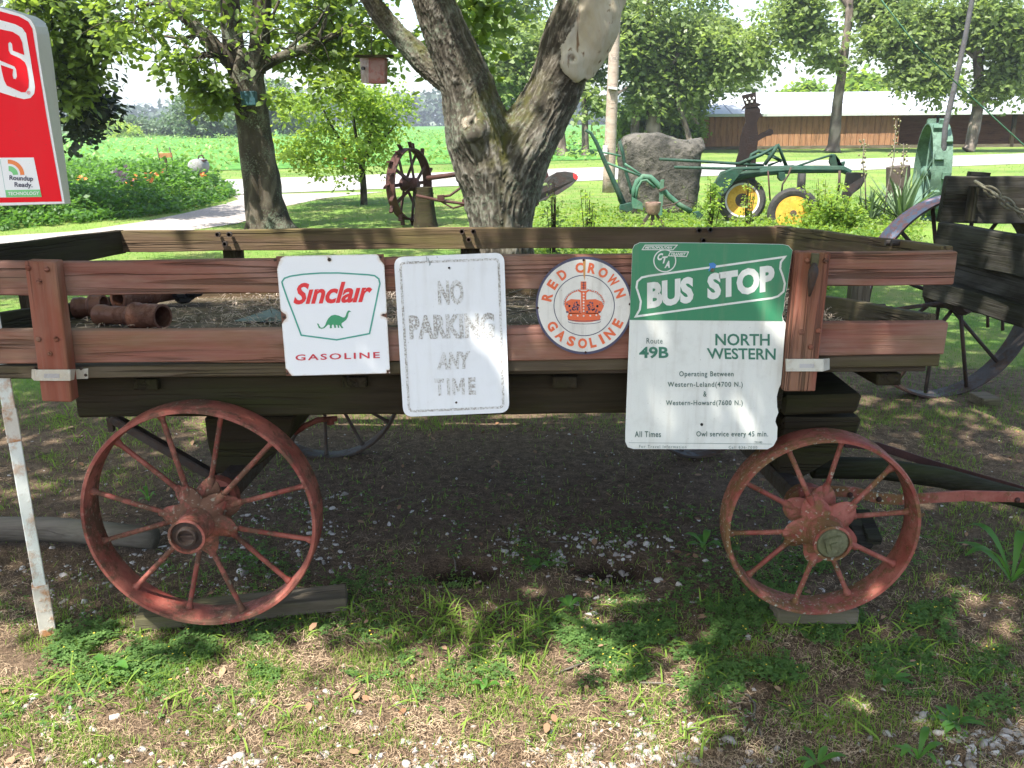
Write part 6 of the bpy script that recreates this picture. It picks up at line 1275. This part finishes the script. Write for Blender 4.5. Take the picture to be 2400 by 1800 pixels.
# crushed white stones
def stones(name, p, smin, smax, seed, mat, label, sub=2):
    rg = np.random.default_rng(seed); bm = bmesh.new(); bmesh.ops.create_icosphere(bm, subdivisions=sub, radius=1); T = np.array([v.co[:] for v in bm.verts]); Tf = np.array([[v.index for v in f.verts] for f in bm.faces]); bm.free()
    n = len(p); V = np.repeat(T[None], n, 0)
    for _ in range(9):
        nn = rg.normal(0, 1, (n, 1, 3)); nn /= np.linalg.norm(nn, axis=2, keepdims=True); dd = rg.uniform(.28, .72, (n, 1, 1)); pr = (V*nn).sum(2, keepdims=True)-dd; V = V-np.clip(pr, 0, None)*nn
    s_ = (smin+(smax-smin)*rg.random(n)**2.2)[:, None]*rg.uniform(.75, 1.75, (n, 3))*np.array([1, 1, .75]); V = V*s_[:, None, :]
    a = rg.uniform(0, 6.28, n); ca, sa = np.cos(a)[:, None], np.sin(a)[:, None]; V = np.stack([V[..., 0]*ca-V[..., 1]*sa, V[..., 0]*sa+V[..., 1]*ca, V[..., 2]], 2)+(p+np.c_[p[:, :2]*0, s_[:, 2]*.05])[:, None, :]
    Fc = (np.arange(n)*len(T))[:, None, None]+Tf[None]; o = stuff(name, V.reshape(-1, 3), Fc.reshape(-1, 3), rg.random(n), len(Tf), mat, label); return tag(o, None, 'gravel')
sm = Mt('white_limestone', .85, spec=.3); c_ = sm.mix(sm.attr('var'), (.22, .19, .17), (.52, .49, .47)); nn = sm.noise(sm.co((1, 1, 1)), 90, 4, .7); c_ = sm.mix(sm.math('MULTIPLY', sm.ramp(nn, [(.5, 0.0), (.72, 1.0)]), .5), c_, (.22, .17, .13)); sm.col(c_); sm.bump(nn, .4, .003)
ps = gsum([(100, 1710, 180, 70, .3), (350, 1800, 500, 35, .45), (1050, 1800, 420, 45, 1.0), (1500, 1760, 230, 55, .9), (700, 1680, 250, 40, .25), (2290, 1760, 150, 90, 1.0), (2190, 1690, 40, 30, .6), (1300, 1310, 120, 35, .9), (1400, 1270, 170, 28, .9), (1480, 1360, 90, 50, .8), (680, 1230, 200, 110, .40), (180, 1330, 260, 30, .4), (130, 1420, 140, 60, .35), (1780, 1690, 250, 40, .15), (520, 1350, 160, 60, .25), (1300, 1430, 250, 30, .15)])
p = sample(2000, -100, 2500, 1150, 1860, lambda x, y: gl(ps(x, y)*gl(.6+2.6*pn(x, y, 1.6, 23), 0, 1.6)+.004, 0, 1), 97); stones('gravel', p, .003, .0135, 98, sm.m, 'crushed white stones, thick along the bottom edge and at lower right')
p = sample(900, -100, 2500, 1000, 1450, lambda x, y: np.full(len(x), .5), 99); stones('scattered_stones', p, .003, .009, 100, sm.m, 'scattered small white stones on the dark soil under the wagon', 1)
# brown leaves and wood chips
LEAFBR = strawmat('dead_leaves', (.16, .08, .04), (.34, .22, .14))
p = sample(330, -50, 2450, 985, 1800, lambda x, y: .25+.5*(y < 1430), 101); D = rg.normal(0, 1, p.shape); D[:, 2] = .02; V, Fc, var = spray_leaves(p+np.array([0, 0, .012]), D, .01, 1, .030, True, droop=0, jitter=.25, flat_=2.0); o = leafobj('dead_leaves', V, Fc, var, LEAFBR, None); tag(o, 'brown dead leaves scattered on the dark ground under the wagon', 'leaves')
tw = MB()
for (a, b) in (((1300, 1580), (1402, 1545)), ((1735, 1620), (1770, 1650)), ((1768, 1640), (1765, 1690)), ((1765, 1690), (1785, 1730)), ((1215, 1490), (1130, 1525)), ((2180, 1530), (2205, 1495)), ((1060, 1300), (1068, 1340)), ((1190, 1020), (1250, 990)), ((900, 1180), (950, 1165)), ((1500, 1600), (1590, 1610)), ((60, 1080), (120, 1060)), ((1290, 1270), (1340, 1275))):
    p0, p1 = G(*a, .006), G(*b, .01); tw.tube([p0, (p0+p1)/2+Vector((.004, .003, .004)), p1], [.003, .0026, .0016], 6)
tag(tw.build('twigs', LOG_WOOD, None, smooth=True), 'thin bare twigs lying in the litter', 'twigs', kind='stuff')
# dug pits' dark rims: bark pieces
for (x, y, r, L_) in ((1035, 1370, 20, .07), (1085, 1365, 30, .06), (1030, 1300, 12, .08)): pass
# rosette weeds and larger single plants
WEED = leaf_mat('weed_leaves', (.045, .13, .02), (.09, .21, .04), (.20, .42, .05), .35)
def rosette(x, y, n_, Lf, wf, lab, up=.35, seed=0, cat='plant', grp=None):
    rg = np.random.default_rng(seed); c = G(x, y); c.z = gz(c.x, c.y)[0]; root = empty('weed', c, lab, cat, grp)
    for k in range(n_):
        a = 2*math.pi*k/n_+rg.normal(0, .25); L = Lf*rg.uniform(.7, 1.15); u = Vector((math.cos(a), math.sin(a), 0)); s_ = Vector((-math.sin(a), math.cos(a), 0)); e = up*rg.uniform(.6, 1.4); V = []; N = 7
        for i in range(N+1):
            t = i/N; w_ = wf*L*math.sin(math.pi*min(1, t*.86+.10))**.8*(.35+.65*min(1, t*1.8)); cc = c+u*L*t+Vector((0, 0, L*(e*t*1.6-e*t*t*1.1)+.003)); V += [cc+s_*w_+Vector((0, 0, w_*.3)), cc, cc-s_*w_+Vector((0, 0, w_*.3))]
        Fc = [q for i in range(N) for q in ((3*i, 3*i+1, 3*i+4, 3*i+3), (3*i+1, 3*i+2, 3*i+5, 3*i+4))]
        meshobj('leaf', np.array([tuple(v_) for v_ in V]), Fc, WEED, root, True, attrs={'var': ('POINT', np.full(len(V), rg.random()))})
rosette(2085, 1595, 8, .055, .16, 'flat rosette weed with rounded leaves below the small front wheel', seed=1)
rosette(2238, 1700, 9, .065, .15, 'rosette weed at the top edge of the gravel at lower right', seed=2)
rosette(2155, 1565, 6, .04, .2, 'small light green weed just right of the flat rosette', seed=3)
rosette(2370, 1370, 9, .17, .10, 'tall long leaved weed clump at the right edge below the tongue', up=1.1, seed=4)
rosette(1140, 1615, 4, .035, .28, 'broad leaved seedling with two large upright leaves in the middle foreground', up=.9, seed=5)
rosette(2150, 1790, 5, .08, .13, 'narrow upright leaved weed at the bottom right', up=1.0, seed=6)
rosette(1915, 1800, 6, .06, .15, 'bright weed at the bottom edge left of the gravel', up=.6, seed=7)
rosette(255, 1580, 2, .07, .22, 'single large dark leaf standing up in the left foreground', up=1.1, seed=8)
rosette(1650, 1285, 7, .07, .18, 'dark green weed under the bus stop sign left of the front wheel', up=.7, seed=9)
rosette(350, 1180, 6, .05, .16, 'sunlit weed seen through the spokes of the big rear wheel', up=1.3, seed=10)
rosette(600, 1320, 6, .05, .16, 'small weed behind the lower spokes of the big wheel', up=.8, seed=11)
rosette(1260, 1335, 6, .05, .2, 'small weed among the white stones in the middle shade', up=.6, seed=12)
rosette(1335, 1430, 5, .045, .25, 'round leaved sprout at the edge of the shade in the middle', up=.6, seed=13)
# lawn beyond the wagon
def p_lawn(x, y):
    return gl(.8+.9*pn(x, y, 1.0, 33), .15, 1)
p = sample(70000, -300, 2700, 345, 1010, p_lawn, 103); 
def indrive(p):
    x, y = proj(p); return inpoly(x, y, [(-700, 600), (-300, 577), (0, 554), (180, 543), (330, 521), (430, 501), (520, 480), (560, 468), (540, 456), (900, 440), (760, 465), (660, 486), (605, 508), (560, 524), (430, 543), (200, 556), (0, 575), (-300, 608), (-700, 640)])
q = (p[:, :2]-ra)@nr; p = p[((q < -.3) | ((q > 6.4) & (q < 11.5))) & ~indrive(p) & (p[:, 1] > 4.1+.5*fbm(np.c_[p[:, 0]*2, p[:, 1]*2, p[:, 0]*0], 2))]
n = len(p); sc_ = gl(p[:, 1]/11, .55, 3.0); V, Fc = blades(p, rg.uniform(.03, .06, n)*gl(sc_, .7, 1.3), rg.uniform(.003, .006, n)*sc_, rg.uniform(0, 6.28, n), np.abs(rg.normal(0, .35, n)).clip(0, .9), rg.uniform(.1, .8, n), 2)
o = stuff('lawn_grass', V, Fc, gl(.5+.8*fbm(p*.8, 3)+rg.normal(0, .2, n), 0, 1), 2, LAWNM, 'mown green lawn grass behind the wagon up to the road'); tag(o, None, 'grass')
# crop rows across the road
rg = np.random.default_rng(104); n = 42000; dd = 11.6+(rg.random(n)**1.8)*130; al = rg.uniform(-110, 60, n); dd = np.round(dd/.76)*.76+rg.normal(0, .10, n); c = ra+dr*al[:, None]+nr*dd[:, None]; c = np.c_[c, rg.uniform(.12, .38, n)]; c = c[(c[:, 0] < .12*c[:, 1])]; n = len(c); D = rg.normal(0, 1, c.shape)
V, Fc, var = spray_leaves(c, D, .2, 1, .26, False, rng=rg, var0=gl(.5+fbm(c*.06, 3)*1.2, 0, 1), flat_=2.2); o = leafobj('crop_plants', V, Fc, var, leaf_mat('crop_leaves', (.12, .20, .04), (.17, .27, .06), (.22, .36, .05), .25), None); tag(o, 'green bean rows covering the field beyond the road', 'crops')
# ground cover in the implement bed
def bedmask(x, y): return inpoly(x, y, [(1255, 700), (1250, 490), (1330, 478), (1450, 490), (1560, 492), (1680, 478), (1800, 478), (1990, 470), (2080, 478), (2180, 500), (2140, 600), (1900, 700)])
p = sample(5200, 1200, 2250, 465, 720, lambda x, y: bedmask(x, y)*.9, 105); n = len(p); hgt = gl(.10+.18*fbm(p*1.2, 3)+.04, .04, .4)*gl(.55+.45*sst(1500, 1850, proj(p)[0]), 0, 1)
c = p+np.c_[p[:, :2]*0, rg.random(n)*hgt]; D = rg.normal(0, 1, c.shape); D[:, 2] = np.abs(D[:, 2])*.6; LEAF_E = leaf_mat('yellow_green_cover', (.05, .12, .02), (.16, .24, .03), (.30, .42, .04), .4)
V, Fc, var = spray_leaves(c, D, .13, 6, .050, False, droop=.4, rng=rg, var0=gl(.5+fbm(c*1.3, 3)*1.2, 0, 1)); o = leafobj('bed_plants', V, Fc, var, LEAF_E, None); tag(o, 'leafy low plants filling the bed around the green implements', 'plants')
def bush(px, py, Y, rx, ry, n_, size, mat, lab, seed, nm='bushy_weed'):
    b = P(px, py, Y); root = empty(nm, (b.x, Y, 0), lab, 'plant'); z1 = P(px, py-ry, Y).z; stems = MB(); rg_ = np.random.default_rng(seed); C = []; D = []; rw = rx*Y/F
    for k in range(14):
        tx = rg_.normal(0, rw*.5); ty = rg_.normal(0, rw*.5); h_ = z1*rg_.uniform(.55, 1.0); a = Vector((b.x+tx*.4, Y+ty*.4, 0)); e = Vector((b.x+tx, Y+ty, h_)); stems.tube([a, a.lerp(e, .5), e], [.008, .006, .003], 5)
        for j in range(n_//14): t = rg_.uniform(.15, 1); C.append(tuple(a.lerp(e, t))); D.append((rg_.normal(), rg_.normal(), .25))
    st = stems.build('stems', DARK_WOOD, root); st['kind'] = 'stuff'; V, Fc, var = spray_leaves(np.array(C), np.array(D), .10, 4, size, False, droop=.6, rng=rg_, flat_=.8); leafobj('leaves', V, Fc, var, mat, root)
bush(1940, 480, 13.0, 40, 62, 240, .055, LEAF_B, 'tall bushy light green weed right of the yellow rimmed tyre', 1); bush(1960, 500, 12.6, 80, 45, 500, .06, LEAF_E, 'lower leafy weed below the dark moldboard of the green plow', 2)
bush(1668, 470, 13.2, 22, 60, 150, .06, LEAF_B, 'thin upright weed left of the green plow side plate', 3); bush(1755, 450, 13.2, 12, 30, 56, .05, LEAF_B, 'small weed growing in front of the white ringed tyre', 4); bush(1890, 520, 12.9, 20, 18, 70, .06, LEAF_B, 'weed in front of the yellow rim', 5)
bush(1380, 470, 11.5, 18, 28, 60, .06, LEAF_B, 'little weed left of the plow handle', 6, 'bushy_weed'); bush(1300, 440, 10, 26, 30, 50, .06, LEAF_A, 'sprig standing before the dark moldboard beside the forked trunk', 7)
# yucca and its tall stalks
def yucca(px, py, Y, n_, L, lab, seed):
    rg_ = np.random.default_rng(seed); b = P(px, py, Y); root = empty('yucca', (b.x, Y, 0), lab, 'yucca'); B = np.c_[b.x+rg_.normal(0, .05, n_), Y+rg_.normal(0, .05, n_), np.full(n_, b.z*.0+.05)]
    for k in range(n_):
        V, Fc = blades(B[k:k+1], np.array([L*rg_.uniform(.6, 1.1)]), np.array([.045]), np.array([rg_.uniform(0, 6.28)]), np.array([rg_.uniform(.05, .85)]), np.array([rg_.uniform(0, .35)]), 5, rg_)
        meshobj('leaf', V, Fc, YUC, root, True, attrs={'var': ('POINT', np.full(len(V), rg_.random()))})
YUC = leaf_mat('yucca_leaves', (.06, .10, .05), (.16, .23, .12), (.12, .2, .06), .2)
yucca(2110, 520, 13.2, 60, .85, 'spiky yucca clump with sword leaves left of the pale green wheel', 1); yucca(2040, 505, 13.5, 30, .6, 'smaller yucca clump left of the big one', 2)
PODM = flat('brown_green_pods', (.12, .11, .045))
for i, (pts, lb) in enumerate((([(2072, 500), (2080, 440), (2095, 370), (2100, 280)], 'tallest dry seed stalk rising from the yucca clump'), ([(2030, 500), (2028, 430), (2022, 380), (2026, 325)], 'thin seed stalk left of the tallest one'), ([(2105, 500), (2108, 440), (2118, 390), (2118, 335)], 'thin seed stalk right of the tallest one'))):
    s_ = empty('seed_stalk', P(pts[0][0], pts[0][1], 13.3), lb, 'plant stalk', 'seed stalks'); q, _ = pl(pts, 13.3, [1]*len(pts)); MB().tube(q, [.012, .010, .008, .004], 6).build('stem', LOG_WOOD, s_, smooth=True); mb = MB(); rg_ = np.random.default_rng(i)
    for k in range(26): t = rg_.uniform(.5, 1)*(len(q)-1); a = q[min(int(t), len(q)-2)].lerp(q[min(int(t), len(q)-2)+1], t-int(t)) if t < len(q)-1 else q[-1]; mb.sphere(a+Vector((rg_.normal(0, .035), rg_.normal(0, .04), rg_.normal(0, .02))), .014, 6, 4, (1, 1, 1.3))
    o = mb.build('seed_pods', PODM, s_, smooth=True); o['kind'] = 'stuff'
o = MB().cyl(P(2105, 470, 13.9), P(2105, 390, 13.9), .17, .17, 16).build('wooden_stub', BARK3, None, auto=True, origin=tuple(P(2105, 470, 13.9))); tag(o, 'short brown round post behind the yucca against the pale green wheel', 'post')
# flower bed at left
rg = np.random.default_rng(110)
bed = np.array([G(-420, 600)[:2], G(0, 540)[:2], G(230, 520)[:2], G(400, 500)[:2], G(500, 478)[:2], G(545, 460)[:2], (-6.6, 21.5), (-9, 22.5), (-16, 20)])
def inw(p, poly): return inpoly(p[:, 0], p[:, 1], [tuple(a) for a in poly])
c = np.c_[rg.uniform(-16, -5, 60000), rg.uniform(11, 23, 60000)]; c = c[inw(c, bed)][:9000]; n = len(c)
hh = gl(.62+.36*fbm(np.c_[c*.8, c[:, :1]*0], 3)+.2*fbm(np.c_[c*3, c[:, :1]*0], 2), .2, .85)
edge = np.ones(n)
for a in (.35, .7):
    for dx, dy in ((a, -a*.6), (a*.7, -a), (a, 0)): edge = edge-.13*(~inw(c+np.array([dx, dy]), bed))
z = hh*edge*(rg.random(n)**.55); c = np.c_[c, z]; D = rg.normal(0, 1, c.shape); D[:, 2] = np.abs(D[:, 2])*.7
V, Fc, var = spray_leaves(c, D, .28, 7, .095, False, droop=.7, rng=rg, var0=gl(.15+z*.75+fbm(c*1.2, 3)*.5, 0, 1), flat_=.8)  # leaf colour darkens towards the base, painting the shade low in the bed
fb = empty('flower_bed', (-8, 17, 0), 'big bushy flower bed left of the driveway with orange and pink blooms', 'flower bed'); leafobj('leaves', V, Fc, var, leaf_mat('bed_leaves', (.03, .085, .015), (.075, .16, .03), (.16, .34, .04), .38), fb)
p = G(300, 470); B = []; 
for (x, y) in ((385, 480), (470, 470), (300, 490), (230, 500), (430, 478), (180, 505), (330, 485)): w_ = G(x, y); B.append(np.c_[w_.x+rg.normal(0, .15, 26), w_.y+rg.normal(0, .15, 26), np.full(26, .05)])
B = np.concatenate(B); n = len(B); V, Fc = blades(B, rg.uniform(.35, .65, n), rg.uniform(.012, .02, n), rg.uniform(0, 6.28, n), rg.uniform(.1, .6, n), rg.uniform(.5, 1.2, n), 6); o = meshobj('long_leaves', V, Fc, GRASSM, fb, attrs={'var': ('FACE', np.repeat(rg.random(n), 6))}); o['kind'] = 'stuff'
def flower(c, s_, mb, petals=6):
    c = Vector(c); ax = Vector((rg.normal(0, .4), -.5+rg.normal(0, .3), .8)).normalized(); X, Yv, Z = frame(ax)
    for k in range(petals): a = 2*math.pi*k/petals; u = X*math.cos(a)+Yv*math.sin(a); v_ = Z.cross(u); mb.add([c, c+u*s_*.5+v_*s_*.22+Z*s_*.25, c+u*s_+Z*s_*.3, c+u*s_*.5-v_*s_*.22+Z*s_*.25], [(0, 1, 2, 3)])
OR = flat('orange_petals', (.75, .20, .03), dirt=0); PK = flat('pink_petals', (.45, .22, .36), dirt=0)
for (x, y) in ((376, 402), (310, 422), (345, 412), (362, 413), (362, 428), (352, 420), (479, 409), (320, 415), (175, 420), (190, 416), (366, 409), (300, 428), (475, 411)):
    Yf = 17.0; mb = MB(); c0 = P(x, y, Yf); 
    for k in range(2): flower(c0+Vector((rg.normal(0, .03), rg.normal(0, .03), rg.normal(0, .03))), .042, mb)
    mb.build('orange_flower', OR, fb)
mb = MB()
for k in range(40): flower(P(290+rg.normal(0, 12), 408+rg.normal(0, 9), 16.6), .04, mb, 5)
o = mb.build('pink_flowers', PK, fb); o['kind'] = 'stuff'
# ---------------------------------------------------------------- litter on the wagon bed
rg = np.random.default_rng(120); n = 9000; x = np.r_[rg.uniform(-1.66, 1.12, n//3), rg.normal(-.62, .30, n//3), rg.normal(.9, .25, n-2*(n//3))]; y = np.r_[rg.uniform(2.5, 4.0, n//3), rg.uniform(3.15, 4.0, n//3), rg.uniform(2.6, 3.9, n-2*(n//3))]; x = gl(x, -1.66, 1.12)
hp = .05*np.exp(-((x+.62)/.33)**2)*sst(3.0, 3.5, y)+.06*np.exp(-((x-.9)/.22)**2)*sst(2.6, 3.2, y); z = .845+SL*(y-2.4)+.002+hp*rg.random(n); V, Fc = strips(np.c_[x, y, z], (.02, .07), (.001, .003), 121, .3)
o = stuff('bed_litter', V, Fc, rg.random(n), 2, strawmat('pale_litter', (.20, .15, .12), (.46, .38, .32)), 'dry leaf and twig litter heaped on the wagon bed'); tag(o, None, 'litter')
mb = MB()
for k in range(46):
    x_ = rg.uniform(-1.1, 1.1); y_ = rg.uniform(2.7, 3.9); a = rg.uniform(0, 6.28); L_ = rg.uniform(.12, .42); z_ = .845+SL*(y_-2.4)+.012+rg.random()*.03
    p0 = Vector((x_, y_, z_)); p1 = p0+Vector((math.cos(a), math.sin(a)*.5, rg.uniform(-.02, .12)))*L_; p1.x = max(-1.66, min(1.12, p1.x)); p1.y = max(2.48, min(3.97, p1.y)); p1.z = max(p1.z, .845+SL*(p1.y-2.4)+.01); m_ = (p0+p1)/2+Vector((rg.normal(0, .02), rg.normal(0, .02), .015)); r = rg.uniform(.0015, .0035); mb.tube([p0, m_, p1], [r, r*.8, r*.4], 5)
tag(mb.build('bed_twigs', LOG_WOOD, None, smooth=True), 'bare branching twigs lying over the litter on the wagon bed', 'twigs', kind='stuff')

# ---------------------------------------------------------------- summer haze in the air
hz = bpy.data.materials.new('air_haze'); hz.use_nodes = True; hz.node_tree.nodes.clear(); pv = hz.node_tree.nodes.new('ShaderNodeVolumePrincipled'); ho = hz.node_tree.nodes.new('ShaderNodeOutputMaterial')
pv.inputs['Color'].default_value = (.86, .92, 1, 1); pv.inputs['Density'].default_value = .0007; pv.inputs['Anisotropy'].default_value = .3; hz.node_tree.links.new(pv.outputs[0], ho.inputs['Volume'])
o = MB().box((0, 700, 14), 720, 830, 15.5).build('haze', hz, None); tag(o, None, None, None, 'stuff')
